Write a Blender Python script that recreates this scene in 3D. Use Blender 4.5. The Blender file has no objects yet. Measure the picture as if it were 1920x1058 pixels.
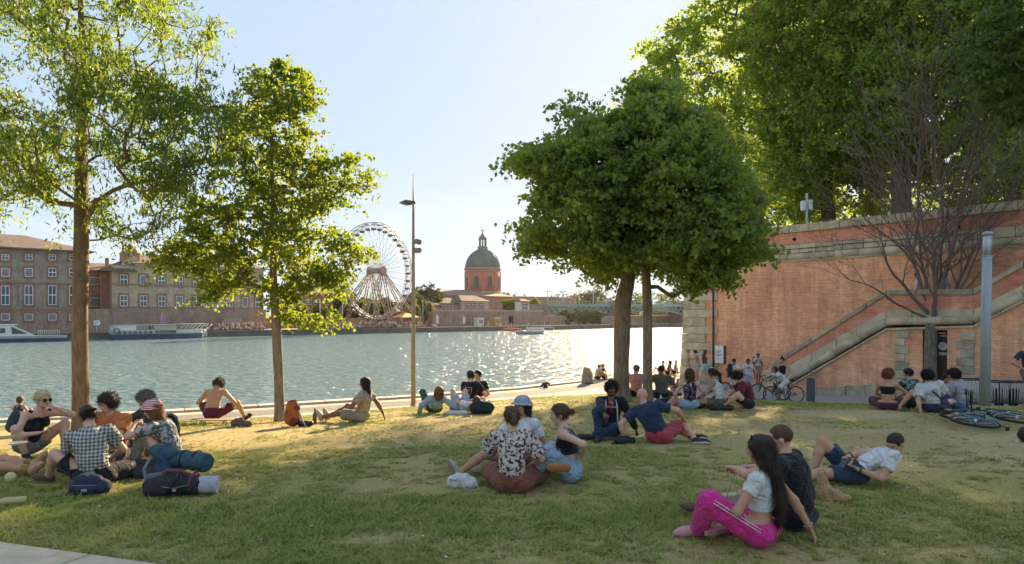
import bpy, bmesh, math, random
import numpy as np
from mathutils import Vector, Matrix

R_ = math.radians
random.seed(7); np.random.seed(7)
scene = bpy.context.scene
COL = scene.collection

# ------------------------------------------------------------------ camera
CZ = 1.75
cam_d = bpy.data.cameras.new('camera'); cam = bpy.data.objects.new('camera', cam_d)
COL.objects.link(cam); scene.camera = cam
cam.location = (0, 0, CZ); cam.rotation_euler = (R_(90), 0, 0)
cam_d.lens = 24.0; cam_d.sensor_width = 36.0; cam_d.shift_y = 61 / 1920
cam_d.clip_start = 0.05; cam_d.clip_end = 6000

# ------------------------------------------------------------------ light
SUN_EL, SUN_AZ = 22.0, 16.5          # azimuth clockwise from +Y
w = bpy.data.worlds.new('World'); scene.world = w; w.use_nodes = True
nt = w.node_tree; nt.nodes.clear()
sky = nt.nodes.new('ShaderNodeTexSky'); sky.sky_type = 'NISHITA'; sky.sun_disc = False
sky.sun_elevation = R_(SUN_EL); sky.sun_rotation = R_(SUN_AZ)
sky.air_density = 1.0; sky.dust_density = 0.5; sky.ozone_density = 2.0; sky.altitude = 100
bg = nt.nodes.new('ShaderNodeBackground'); bg.inputs[1].default_value = 0.15
wo = nt.nodes.new('ShaderNodeOutputWorld')
# thin high cloud low over the horizon
tc = nt.nodes.new('ShaderNodeTexCoord'); mp = nt.nodes.new('ShaderNodeMapping')
mp.inputs['Scale'].default_value = (2.2, 2.2, 15.0)
nz = nt.nodes.new('ShaderNodeTexNoise'); nz.inputs['Scale'].default_value = 2.0
nz.inputs['Detail'].default_value = 7; nz.inputs['Roughness'].default_value = 0.55
rp = nt.nodes.new('ShaderNodeValToRGB'); rp.color_ramp.elements[0].position = 0.44; rp.color_ramp.elements[1].position = 0.68
sp = nt.nodes.new('ShaderNodeSeparateXYZ')
m1 = nt.nodes.new('ShaderNodeMapRange'); m1.inputs[1].default_value = 0.04; m1.inputs[2].default_value = 0.22
m1.inputs[3].default_value = 1.0; m1.inputs[4].default_value = 0.0; m1.clamp = True
mm = nt.nodes.new('ShaderNodeMath'); mm.operation = 'MULTIPLY'
mx = nt.nodes.new('ShaderNodeMix'); mx.data_type = 'RGBA'
mm2 = nt.nodes.new('ShaderNodeMath'); mm2.operation = 'MULTIPLY'; mm2.inputs[1].default_value = 0.75
hs = nt.nodes.new('ShaderNodeHueSaturation'); hs.inputs['Saturation'].default_value = 0.12; hs.inputs['Value'].default_value = 2.6
L = nt.links.new
L(tc.outputs['Generated'], mp.inputs[0]); L(mp.outputs[0], nz.inputs[0]); L(nz.outputs[0], rp.inputs[0])
L(tc.outputs['Generated'], sp.inputs[0]); L(sp.outputs[2], m1.inputs[0])
L(rp.outputs[0], mm.inputs[0]); L(m1.outputs[0], mm.inputs[1]); L(mm.outputs[0], mm2.inputs[0])
L(sky.outputs[0], hs.inputs['Color']); L(mm2.outputs[0], mx.inputs[0])
L(sky.outputs[0], mx.inputs[6]); L(hs.outputs[0], mx.inputs[7])
gm_ = nt.nodes.new('ShaderNodeGamma'); gm_.inputs[1].default_value = 0.09
hs2 = nt.nodes.new('ShaderNodeHueSaturation'); hs2.inputs['Saturation'].default_value = 3.1
L(mx.outputs[2], gm_.inputs[0]); L(gm_.outputs[0], hs2.inputs['Color']); tn = nt.nodes.new('ShaderNodeMix'); tn.data_type = 'RGBA'; tn.blend_type = 'MULTIPLY'; tn.inputs[0].default_value = 1.0; tn.inputs[7].default_value = (0.72, 0.81, 0.92, 1)
L(hs2.outputs[0], tn.inputs[6]); L(tn.outputs[2], bg.inputs[0]); L(bg.outputs[0], wo.inputs[0])

sun_d = bpy.data.lights.new('sun', 'SUN'); sun = bpy.data.objects.new('sun', sun_d); COL.objects.link(sun)
sun_d.energy = 2.75; sun_d.angle = R_(0.55); sun_d.color = (1.0, 0.75, 0.46)
_d = Vector((math.sin(R_(SUN_AZ)) * math.cos(R_(SUN_EL)), math.cos(R_(SUN_AZ)) * math.cos(R_(SUN_EL)), math.sin(R_(SUN_EL))))
sun.rotation_euler = _d.to_track_quat('Z', 'Y').to_euler()
sun.location = (20, 60, 40)

vs = scene.view_settings
vs.view_transform = 'Standard'; vs.look = 'None'; vs.gamma = 1.0; vs.use_curve_mapping = False
vs.exposure = 2.62
scene.render.engine = 'CYCLES'
cy = scene.cycles
cy.use_denoising = True; cy.max_bounces = 7; cy.diffuse_bounces = 4; cy.glossy_bounces = 3
cy.transmission_bounces = 4; cy.transparent_max_bounces = 8; cy.volume_bounces = 0
cy.caustics_reflective = False; cy.caustics_refractive = False
cy.sample_clamp_indirect = 6.0

# ------------------------------------------------------------------ helpers
F = 1280.0; HX, HY = 960.0, 590.0
def P(px, py, Y):
    return Vector(((px - HX) / F * Y, Y, CZ - (py - HY) / F * Y))

def tagit(o, label=None, cat=None, group=None, kind=None):
    if label: o['label'] = label
    if cat: o['category'] = cat
    if group: o['group'] = group
    if kind: o['kind'] = kind
    return o

def empty(name, label, cat, loc=(0, 0, 0), rz=0.0, group=None):
    o = bpy.data.objects.new(name, None); COL.objects.link(o)
    o.empty_display_size = 0.2
    o.location = loc; o.rotation_euler = (0, 0, rz)
    return tagit(o, label, cat, group)

def link(name, me, mats=None, parent=None):
    o = bpy.data.objects.new(name, me); COL.objects.link(o)
    if mats is not None:
        for m in (mats if isinstance(mats, (list, tuple)) else [mats]): me.materials.append(m)
    if parent is not None: o.parent = parent
    return o

def fast_mesh(name, V, Q, smooth=False, mi=None):
    """V (n,3), Q (m,k) all faces with k corners"""
    me = bpy.data.meshes.new(name)
    V = np.asarray(V, np.float32); Q = np.asarray(Q, np.int32); k = Q.shape[1]; m = len(Q)
    me.vertices.add(len(V)); me.vertices.foreach_set('co', V.ravel())
    me.loops.add(m * k); me.loops.foreach_set('vertex_index', Q.ravel())
    me.polygons.add(m); me.polygons.foreach_set('loop_start', np.arange(0, m * k, k, dtype=np.int32))
    if mi is not None: me.polygons.foreach_set('material_index', np.asarray(mi, np.int32))
    me.polygons.foreach_set('use_smooth', np.full(m, smooth))
    me.update(calc_edges=True)
    return me

class MB:
    def __init__(s): s.v = []; s.f = []; s.m = []; s.mi = 0; s.sm = []
    def add(s, vs, fs, smooth=False):
        b = len(s.v); s.v.extend([tuple(v) for v in vs])
        for f in fs: s.f.append([i + b for i in f]); s.m.append(s.mi); s.sm.append(smooth)
        return s
    def box(s, x0, x1, y0, y1, z0, z1, M=None, bev=0):
        vs = [(x0,y0,z0),(x1,y0,z0),(x1,y1,z0),(x0,y1,z0),(x0,y0,z1),(x1,y0,z1),(x1,y1,z1),(x0,y1,z1)]
        if M is not None: vs = [M @ Vector(v) for v in vs]
        return s.add(vs, [(0,3,2,1),(4,5,6,7),(0,1,5,4),(1,2,6,5),(2,3,7,6),(3,0,4,7)])
    def tube(s, pts, rad, n=8, cap=True, smooth=True, flat=1.0):
        pts = [Vector(p) for p in pts]
        if not hasattr(rad, '__len__'): rad = [rad] * len(pts)
        vs = []; up = None
        for i, p in enumerate(pts):
            d = (pts[min(i+1, len(pts)-1)] - pts[max(i-1, 0)])
            if d.length < 1e-9: d = Vector((0,0,1))
            d.normalize()
            if up is None: up = d.orthogonal().normalized()
            up = (up - d * up.dot(d))
            if up.length < 1e-6: up = d.orthogonal()
            up.normalize(); q = d.cross(up)
            for k in range(n):
                a = 2 * math.pi * k / n
                vs.append(p + (up * math.cos(a) + q * math.sin(a) * flat) * rad[i])
        fs = []
        for i in range(len(pts) - 1):
            for k in range(n):
                k2 = (k + 1) % n
                fs.append((i*n+k, i*n+k2, (i+1)*n+k2, (i+1)*n+k))
        s.add(vs, fs, smooth)
        if cap:
            b = len(s.v) - len(vs)
            s.f.append([b + k for k in range(n)][::-1]); s.m.append(s.mi); s.sm.append(False)
            s.f.append([b + (len(pts)-1)*n + k for k in range(n)]); s.m.append(s.mi); s.sm.append(False)
        return s
    def lathe(s, prof, c=(0,0,0), n=16, M=None, smooth=True):
        vs = []
        for r, z in prof:
            for k in range(n):
                a = 2*math.pi*k/n; v = Vector((r*math.cos(a), r*math.sin(a), z))
                if M is not None: v = M @ v
                vs.append(v + Vector(c))
        fs = [(i*n+k, i*n+(k+1)%n, (i+1)*n+(k+1)%n, (i+1)*n+k) for i in range(len(prof)-1) for k in range(n)]
        s.add(vs, fs, smooth)
        b = len(s.v) - len(vs)
        s.f.append([b+k for k in range(n)][::-1]); s.m.append(s.mi); s.sm.append(False)
        s.f.append([b+(len(prof)-1)*n+k for k in range(n)]); s.m.append(s.mi); s.sm.append(False)
        return s
    def prism(s, poly, f0, f1):
        """poly: list of 2D points; f0, f1: functions 2D -> 3D for the two end faces"""
        n = len(poly); A = [f0(*p) for p in poly]; B = [f1(*p) for p in poly]
        fs = [tuple(range(n))[::-1], tuple(range(n, 2*n))] + [(i, (i+1)%n, n+(i+1)%n, n+i) for i in range(n)]
        return s.add(A + B, fs)
    def mesh(s, name):
        me = bpy.data.meshes.new(name); me.from_pydata(s.v, [], s.f)
        me.polygons.foreach_set('material_index', s.m); me.polygons.foreach_set('use_smooth', s.sm)
        me.update(); return me
    def build(s, name, mats, parent=None, fix=True):
        me = s.mesh(name)
        if fix and len(s.f) < 60000:
            b = bmesh.new(); b.from_mesh(me); bmesh.ops.recalc_face_normals(b, faces=b.faces); b.to_mesh(me); b.free()
        return link(name, me, mats, parent)

def bevel(o, wd=0.01, seg=1):
    m = o.modifiers.new('bevel', 'BEVEL'); m.width = wd; m.segments = seg; m.limit_method = 'ANGLE'; m.angle_limit = R_(40)
    return o

# ------------------------------------------------------------------ materials
_mats = {}
def nodes_mat(name):
    m = bpy.data.materials.new(name); m.use_nodes = True
    n = m.node_tree; b = n.nodes['Principled BSDF']
    return m, n, b
def N(n, t, **kw):
    x = n.nodes.new(t)
    for k, v in kw.items():
        if k.startswith('i_'):
            key = k[2:]; x.inputs[int(key) if key.isdigit() else key].default_value = v
        else: setattr(x, k, v)
    return x
def mat(name, col, rough=0.8, var=0.12, scale=14.0, bump=0.0, bscale=None, metal=0.0, coord='Object', spec=0.4, sss=0.0, col2=None, sheen=0.0):
    if name in _mats: return _mats[name]
    m, n, b = nodes_mat(name); l = n.links.new
    b.inputs['Roughness'].default_value = rough; b.inputs['Metallic'].default_value = metal
    b.inputs['Specular IOR Level'].default_value = spec
    if sheen: b.inputs['Sheen Weight'].default_value = sheen
    if sss:
        b.inputs['Subsurface Weight'].default_value = sss; b.inputs['Subsurface Radius'].default_value = (0.02, 0.008, 0.004)
    t = N(n, 'ShaderNodeTexCoord'); z = N(n, 'ShaderNodeTexNoise', i_Scale=scale, i_Detail=6.0, i_Roughness=0.6)
    l(t.outputs[coord], z.inputs[0])
    c2 = col2 if col2 else tuple(min(1, c * (1 + var)) for c in col)
    c1 = tuple(c * (1 - var) for c in col) if not col2 else col
    r = N(n, 'ShaderNodeValToRGB'); r.color_ramp.elements[0].position = 0.32; r.color_ramp.elements[1].position = 0.68
    r.color_ramp.elements[0].color = (*c1, 1); r.color_ramp.elements[1].color = (*c2, 1)
    l(z.outputs[0], r.inputs[0]); l(r.outputs[0], b.inputs['Base Color'])
    if bump:
        z2 = N(n, 'ShaderNodeTexNoise', i_Scale=bscale or scale * 4, i_Detail=4.0)
        l(t.outputs[coord], z2.inputs[0])
        bp = N(n, 'ShaderNodeBump', i_Strength=min(1, bump), i_Distance=0.02)
        l(z2.outputs[0], bp.inputs['Height']); l(bp.outputs[0], b.inputs['Normal'])
    _mats[name] = m; return m

# ------------------------------------------------------------------ terrain
QZ = -1.6      # quay level
WZ = -2.8      # water level
EDGE = [(-60, 6), (-30, 12), (-17, 18.2), (-12.7, 20.1), (-10.5, 20.4), (-8.4, 21.1), (-6.8, 21.7), (-5.7, 22.8), (-3.5, 24.1), (-1.2, 25.3),
        (0.8, 26.4), (2.8, 27.4), (4.3, 27.8), (6.5, 26.8), (8.2, 24.6), (10.5, 23.6), (14, 23.2), (20, 22.6), (32, 21), (60, 16)]
_E = np.array(EDGE, float)
def edge_d(x, y):
    """signed distance to the lawn's far edge, positive on the camera's side"""
    x = np.asarray(x, float); y = np.asarray(y, float)
    best = np.full(x.shape, 1e9)
    for i in range(len(_E) - 1):
        a, b = _E[i], _E[i+1]; d = b - a
        t = np.clip(((x - a[0]) * d[0] + (y - a[1]) * d[1]) / (d @ d), 0, 1)
        best = np.minimum(best, np.hypot(x - a[0] - t * d[0], y - a[1] - t * d[1]))
    ye = np.interp(x, _E[:, 0], _E[:, 1])
    return np.where(y < ye, best, -best)
def lawn_z(x, y):
    x = np.asarray(x, float); y = np.asarray(y, float)
    c = 0.0017 + 0.0012 / (1 + np.exp(x + 1.0))
    pl = -c * np.maximum(y - 3, 0) ** 2
    sl = np.maximum(QZ + 0.03 + 0.16 * edge_d(x, y), -2.6)
    k = 0.3; h = np.maximum(k - np.abs(pl - sl), 0) / k
    z = np.minimum(pl, sl) - h * h * k / 4
    z = z + 0.014 * np.sin(1.7 * x + 0.6 * y) * np.sin(1.3 * y - 0.4 * x) + 0.006 * np.sin(5.1 * x + 1.3) * np.sin(4.3 * y)
    return z
def prom_z(x, y=0):
    return QZ + 0.08 * np.maximum(np.asarray(x, float) - 11, 0)
def gz(x, y):
    return float(np.maximum(lawn_z(x, y), prom_z(x)))
def G(px, py):
    """the point of the ground seen at this pixel"""
    k = (px - HX) / F; s = (py - HY) / F
    Y = np.linspace(3, 60, 6000); z = np.maximum(lawn_z(k * Y, Y), prom_z(k * Y)); r = CZ - s * Y
    i = int(np.argmax(r <= z)); y = float(Y[i])
    return Vector((k * y, y, float(z[i])))
# ------------------------------------------------------------------ ground, quay, water
def lawn_material():
    m, n, b = nodes_mat('lawn_turf'); l = n.links.new
    t = N(n, 'ShaderNodeNewGeometry')
    a = N(n, 'ShaderNodeTexNoise', i_Scale=0.55, i_Detail=8.0, i_Roughness=0.62, i_Distortion=0.4)
    f = N(n, 'ShaderNodeTexNoise', i_Scale=11.0, i_Detail=8.0, i_Roughness=0.8)
    h = N(n, 'ShaderNodeTexNoise', i_Scale=48.0, i_Detail=5.0, i_Roughness=0.7)
    for x in (a, f, h): l(t.outputs['Position'], x.inputs['Vector'])
    at = N(n, 'ShaderNodeAttribute', attribute_name='dry')
    s1 = N(n, 'ShaderNodeMath', operation='MULTIPLY_ADD'); s1.inputs[1].default_value = 1.5; l(a.outputs[0], s1.inputs[0]); l(at.outputs['Fac'], s1.inputs[2])
    s2 = N(n, 'ShaderNodeMath', operation='MULTIPLY_ADD'); s2.inputs[1].default_value = 0.75; l(f.outputs[0], s2.inputs[0]); l(s1.outputs[0], s2.inputs[2])
    r = N(n, 'ShaderNodeValToRGB'); e = r.color_ramp.elements
    e[0].position = 0.78; e[0].color = (0.062, 0.085, 0.022, 1)
    e[1].position = 1.45; e[1].color = (0.235, 0.165, 0.085, 1)
    x = e.new(0.98); x.color = (0.105, 0.105, 0.034, 1)
    x = e.new(1.0); x.color = (0.175, 0.135, 0.055, 1)
    # the ramp works on 0..1, so halve
    hv = N(n, 'ShaderNodeMath', operation='MULTIPLY'); hv.inputs[1].default_value = 0.56
    l(s2.outputs[0], hv.inputs[0]); l(hv.outputs[0], r.inputs[0])
    e[0].position = 0.44
    for q, p in zip(sorted(e, key=lambda q: q.position), (0.44, 0.56, 0.68, 0.86)): q.position = p
    cols = [(0.235, 0.25, 0.06), (0.31, 0.275, 0.095), (0.345, 0.28, 0.125), (0.42, 0.33, 0.19)]
    for q, c in zip(e, cols): q.color = (*c, 1)
    m2 = N(n, 'ShaderNodeMix', data_type='RGBA', blend_type='MULTIPLY'); m2.inputs[0].default_value = 0.75
    r2 = N(n, 'ShaderNodeValToRGB'); r2.color_ramp.elements[0].position = 0.3; r2.color_ramp.elements[0].color = (0.42, 0.42, 0.40, 1)
    r2.color_ramp.elements[1].position = 0.66; r2.color_ramp.elements[1].color = (1.75, 1.7, 1.55, 1)
    l(h.outputs[0], r2.inputs[0]); l(r.outputs[0], m2.inputs[6]); l(r2.outputs[0], m2.inputs[7])
    l(m2.outputs[2], b.inputs['Base Color']); b.inputs['Roughness'].default_value = 0.95; b.inputs['Specular IOR Level'].default_value = 0.15
    bp = N(n, 'ShaderNodeBump', i_Strength=0.7, i_Distance=0.025); ad = N(n, 'ShaderNodeMath', operation='ADD')
    l(h.outputs[0], ad.inputs[0]); l(f.outputs[0], ad.inputs[1]); l(ad.outputs[0], bp.inputs['Height']); l(bp.outputs[0], b.inputs['Normal'])
    return m

b_ash = G(152, 806); b_fm = G(525, 790)
def dryness(x, y):
    """0 = green, positive = worn; used by the turf material and by the blades"""
    d = np.zeros(np.shape(x))
    def blob(cx, cy, rx, ry, s): return s * np.exp(-((x - cx) / rx) ** 2 - ((y - cy) / ry) ** 2)
    d = d + blob(3.0, 11.5, 6.0, 3.2, 0.16) + blob(7.5, 9.5, 3.5, 2.5, 0.14) + blob(-1.5, 11.5, 3, 2.5, 0.07) + blob(b_ash[0], b_ash[1], 1.1, .7, .35) + blob(b_fm[0], b_fm[1], .6, .4, .35) + blob(3.0, 7.6, 1.6, .35, .14) + blob(5.5, 6.6, 1.8, .35, .16) + blob(-.6, 8.4, 1.6, .3, .14) + blob(2.9, 21, 1.2, .8, .3) + blob(4.2, 21, 1.0, .7, .3) + blob(10, 7, 3.5, 2.5, 0.12)
    d = d + blob(-8.0, 10.5, 2.6, 1.6, 0.34) + blob(-6, 16.5, 7, 2.5, 0.02) + blob(6.5, 13.2, 1.0, 0.6, 0.5)
    d = d + blob(1.2, 5.0, 1.6, 0.6, 0.12) + blob(2.2, 4.9, 0.9, 0.4, 0.18) + blob(-1.2, 5.3, 0.5, 0.25, 0.4) + blob(3.4, 24, 6, 3.5, 0.12)
    d = d - blob(0.0, 5.8, 6, 1.4, 0.14) - blob(-4.0, 6.2, 2.5, 1.2, 0.16) - blob(5.5, 15.8, 3.5, 1.0, 0.16) - blob(4, 6.6, 2.5, 1.2, 0.08)
    return d

def build_lawn():
    xs = np.concatenate([np.arange(-60, -14, 1.0), np.arange(-14, 16, 0.16), np.arange(16, 60, 1.0)])
    ys = np.concatenate([np.arange(-12, 3, 1.0), np.arange(3, 29, 0.16)])
    X, Y = np.meshgrid(xs, ys, indexing='ij'); D = edge_d(X, Y); Z = lawn_z(X, Y)
    V = np.stack([X, Y, Z], -1).reshape(-1, 3); nx, ny = X.shape
    I = np.arange(nx * ny).reshape(nx, ny)
    Q = np.stack([I[:-1, :-1], I[1:, :-1], I[1:, 1:], I[:-1, 1:]], -1).reshape(-1, 4)
    ok = (D.ravel()[Q].max(1) > -1.2)
    # the paved corner in the front left is cut out of the turf
    cx = V[:, 0][Q].mean(1); cy = V[:, 1][Q].mean(1)
    Q = Q[ok]
    used = np.unique(Q); mp_ = -np.ones(len(V), int); mp_[used] = np.arange(len(used))
    me = fast_mesh('lawn', V[used], mp_[Q], True)
    at = me.attributes.new('dry', 'FLOAT', 'POINT'); at.data.foreach_set('value', dryness(V[used][:, 0], V[used][:, 1]).astype(np.float32))
    o = link('lawn', me, lawn_material()); tagit(o, kind='structure')
build_lawn()

PAVE_A = np.array([-3.98, 5.22]); PAVE_B = np.array([-2.25, 4.66])   # the turf's boundary with the paved corner
_pd = (PAVE_B - PAVE_A) / np.linalg.norm(PAVE_B - PAVE_A); _pn = np.array([_pd[1], -_pd[0]])  # towards the camera
if _pn[1] > 0: _pn = -_pn
def pave_d(x, y): return -((np.asarray(x) - PAVE_A[0]) * _pn[0] + (np.asarray(y) - PAVE_A[1]) * _pn[1])   # > 0 on the turf

def build_paving():
    root = empty('pavement', None, None); root['kind'] = 'structure'
    base = MB(); A = PAVE_A - _pd * 8; B = PAVE_A + _pd * 10
    c = [A, B, B + _pn * 4, A + _pn * 4]
    base.prism([tuple(q) for q in c], lambda x, y: Vector((x, y, 0.012)), lambda x, y: Vector((x, y, -0.15)))
    base.build('mortar_bed', mat('mortar', (0.05, 0.045, 0.04), 0.95, 0.2, 30, 0.4), root)
    ms = [mat('slab_stone_a', (0.50, 0.41, 0.30), 0.85, 0.2, 5, 0.35, 120), mat('slab_stone_b', (0.42, 0.34, 0.25), 0.85, 0.18, 6, 0.35, 120), mat('slab_stone_c', (0.56, 0.46, 0.34), 0.85, 0.14, 4, 0.35, 120)]
    meshes = []
    for m in ms:
        mb = MB(); mb.box(-0.490, 0.490, -0.240, 0.240, -0.05, 0.03)
        me = mb.mesh('slab'); b = bmesh.new(); b.from_mesh(me); bmesh.ops.recalc_face_normals(b, faces=b.faces)
        bmesh.ops.bevel(b, geom=b.edges[:] , offset=0.006, segments=1, affect='EDGES'); b.to_mesh(me); b.free(); me.materials.append(m); meshes.append(me)
    ang = math.atan2(_pd[1], _pd[0])
    for r in range(6):
        for i in range(14):
            q = PAVE_A + _pd * (-5.5 + i + (r % 2) * 0.47) + _pn * (0.25 + r * 0.5)
            if q[1] < 3.2 or q[0] < -6 : continue
            o = link('paving_slab', random.choice(meshes), None, root)
            o.location = (q[0], q[1], 0.004 * random.random()); o.rotation_euler = (random.uniform(-.003, .003), random.uniform(-.003, .003), ang)
build_paving()

# quay level: one sheet to the water's edge, rising a little towards the big wall
QE = [(-60, 2), (-32, 13.5), (-16.3, 21.6), (-11.0, 24.2), (-4.1, 28.0), (0.2, 31.2), (3.9, 35.1), (8.4, 38.5), (13, 45), (20, 54)]
def build_quay():
    E = np.array(QE, float)
    # resample
    s = np.concatenate([[0], np.cumsum(np.hypot(*np.diff(E, axis=0).T))]); n = 160
    S = np.linspace(0, s[-1], n); ex = np.interp(S, s, E[:, 0]); ey = np.interp(S, s, E[:, 1])
    tx = np.gradient(ex); ty = np.gradient(ey); ln = np.hypot(tx, ty); tx /= ln; ty /= ln
    nx, ny = ty, -tx     # towards land
    def strip(name, o0, o1, z0, z1, m, sub=1):
        V = []; Q = []
        for k in range(sub + 1):
            f = k / sub; o = o0 + (o1 - o0) * f; z = z0 + (z1 - z0) * f
            V.append(np.stack([ex + nx * o, ey + ny * o, np.full(n, z)], -1))
        V = np.concatenate(V)
        for k in range(sub):
            for i in range(n - 1): Q.append((k*n+i, k*n+i+1, (k+1)*n+i+1, (k+1)*n+i))
        me = fast_mesh(name, V, Q); o = link(name, me, m); tagit(o, kind='structure'); return o
    pathm = mat('quay_sand', (0.50, 0.41, 0.29), 0.92, 0.14, 0.9, 0.5, 40, coord='Object')
    xs = np.arange(-70, 45, 0.75); ys = np.arange(-5, 62, 0.75)
    X, Y = np.meshgrid(xs, ys, indexing='ij')
    yl = np.interp(X, E[:, 0], E[:, 1]) 
    Z = prom_z(X)
    I = np.arange(X.size).reshape(X.shape)
    Q = np.stack([I[:-1, :-1], I[1:, :-1], I[1:, 1:], I[:-1, 1:]], -1).reshape(-1, 4)
    ok = (Y < yl - 0.75).ravel()[Q].all(1) 
    me = fast_mesh('quay_path', np.stack([X, Y, Z - 0.012], -1).reshape(-1, 3), Q[ok])
    asp = mat('promenade_paving', (0.30, 0.27, 0.245), 0.9, 0.12, 2.0, 0.4, 60)
    q = link('quay_path', me, [pathm, asp])
    ctr = np.stack([X, Y], -1).reshape(-1, 2)[Q[ok]].mean(1)
    me.polygons.foreach_set('material_index', ((ctr[:, 0] > 7.2)).astype(np.int32))
    tagit(q, kind='structure')
    strip('quay_walkway', 0.0, 3.2, QZ - 0.008, QZ - 0.008, pathm)
    strip('gravel_strip', 1.25, 2.55, QZ - 0.003, QZ - 0.003, mat('quay_gravel', (0.20, 0.18, 0.15), 0.95, 0.25, 6, 0.6, 60))
    w_ = strip('quay_wall', 0.05, -0.02, QZ - 0.02, WZ - 0.8, mat('quay_wall_stone', (0.16, 0.15, 0.12), 0.9, 0.3, 3, 0.4, 20), 2)
    root = empty('quay_edging', None, None); root['kind'] = 'structure'
    ms = [mat('kerb_stone_' + c, col, 0.85, 0.12, 6, 0.3, 60) for c, col in (('a', (0.47, 0.41, 0.32)), ('b', (0.41, 0.36, 0.28)), ('c', (0.52, 0.45, 0.35)))]
    meshes = []
    for m in ms:
        b = bmesh.new(); bmesh.ops.create_cube(b, size=1.0); bmesh.ops.scale(b, vec=(1.18, 0.56, 0.26), verts=b.verts)
        bmesh.ops.bevel(b, geom=b.edges[:], offset=0.015, segments=1, affect='EDGES')
        me = bpy.data.meshes.new('kerb'); b.to_mesh(me); b.free(); me.materials.append(m); meshes.append(me)
    tot = s[-1]; a = s[1] + 8
    while a < tot - 12:
        x = np.interp(a, S, ex); y = np.interp(a, S, ey); i = int(np.searchsorted(S, a))
        o = link('kerb_stone', random.choice(meshes), None, root)
        o.location = (x + nx[i] * 0.3, y + ny[i] * 0.3, QZ - 0.06 + random.uniform(-.006, .006)); o.rotation_euler = (0, 0, math.atan2(ty[i], tx[i]))
        a += 1.2
build_quay()

def water_material():
    m, n, b = nodes_mat('river_water'); l = n.links.new
    b.inputs['Base Color'].default_value = (0.20, 0.29, 0.27, 1); b.inputs['Roughness'].default_value = 0.12
    b.inputs['IOR'].default_value = 1.333; b.inputs['Specular IOR Level'].default_value = 0.5
    g = N(n, 'ShaderNodeNewGeometry'); mp_ = N(n, 'ShaderNodeMapping'); mp_.inputs['Scale'].default_value = (0.55, 1.0, 1.0); mp_.inputs['Rotation'].default_value = (0, 0, R_(20))
    l(g.outputs['Position'], mp_.inputs[0])
    a = N(n, 'ShaderNodeTexNoise', i_Scale=1.5, i_Detail=3.0, i_Roughness=0.55, i_Distortion=0.5)
    c = N(n, 'ShaderNodeTexNoise', i_Scale=4.5, i_Detail=4.0, i_Roughness=0.6)
    l(mp_.outputs[0], a.inputs[0]); l(mp_.outputs[0], c.inputs[0])
    b1 = N(n, 'ShaderNodeBump', i_Strength=1.0, i_Distance=0.75); b2 = N(n, 'ShaderNodeBump', i_Strength=0.5, i_Distance=0.05)
    l(a.outputs[0], b1.inputs['Height']); l(c.outputs[0], b2.inputs['Height']); l(b1.outputs[0], b2.inputs['Normal']); l(b2.outputs[0], b.inputs['Normal'])
    return m
mb = MB(); mb.add([(-3000, -20, WZ), (3000, -20, WZ), (3000, 5000, WZ), (-3000, 5000, WZ)], [(0, 1, 2, 3)])
tagit(mb.build('river_water', water_material(), fix=False), kind='structure')

# ------------------------------------------------------------------ grass blades on the lawn (instanced tufts)
def tuft_mesh(name, nb, h, spread, seed, wd=0.004):
    r = random.Random(seed); V = []; Fc = []
    for i in range(nb):
        a = r.uniform(0, 6.283); d = r.uniform(0, spread); bx, by = d * math.cos(a), d * math.sin(a)
        la = r.uniform(0, 6.283); lean = r.uniform(0.5, 1.9) * h; hh = h * r.uniform(0.25, 0.85)
        px, py = -math.sin(la) * wd, math.cos(la) * wd
        k = len(V)
        V += [(bx - px, by - py, -0.004), (bx + px, by + py, -0.004), (bx + math.cos(la)*lean*.35 + px*.8, by + math.sin(la)*lean*.35 + py*.8, hh*.6),
              (bx + math.cos(la)*lean*.35 - px*.8, by + math.sin(la)*lean*.35 - py*.8, hh*.6), (bx + math.cos(la)*lean, by + math.sin(la)*lean, hh)]
        Fc += [(k, k+1, k+2, k+3), (k+3, k+2, k+4)]
    me = bpy.data.meshes.new(name); me.from_pydata(V, [], Fc); me.update(); return me

def leafy(name, tones, trans, gloss=0.25, rough=0.5, tf=0.45, inst=False):
    """leaf / blade material: tone attribute picks the colour, light also comes through"""
    m = bpy.data.materials.new(name); m.use_nodes = True; n = m.node_tree; n.nodes.clear(); l = n.links.new
    out = N(n, 'ShaderNodeOutputMaterial'); at = N(n, 'ShaderNodeAttribute', attribute_name='tone', attribute_type='INSTANCER' if inst else 'GEOMETRY')
    r = N(n, 'ShaderNodeValToRGB'); r2 = N(n, 'ShaderNodeValToRGB')
    for rr, cs in ((r, tones), (r2, trans)):
        e = rr.color_ramp.elements
        while len(e) < len(cs): e.new(0.5)
        for i, c in enumerate(cs): e[i].position = i / (len(cs) - 1); e[i].color = (*c, 1)
    l(at.outputs['Fac'], r.inputs[0]); l(at.outputs['Fac'], r2.inputs[0])
    p = N(n, 'ShaderNodeBsdfPrincipled', i_Roughness=rough); p.inputs['Specular IOR Level'].default_value = gloss
    t = N(n, 'ShaderNodeBsdfTranslucent'); mxx = N(n, 'ShaderNodeMixShader'); mxx.inputs[0].default_value = tf
    l(r.outputs[0], p.inputs['Base Color']); l(r2.outputs[0], t.inputs[0]); l(p.outputs[0], mxx.inputs[1]); l(t.outputs[0], mxx.inputs[2]); l(mxx.outputs[0], out.inputs[0])
    return m

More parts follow.
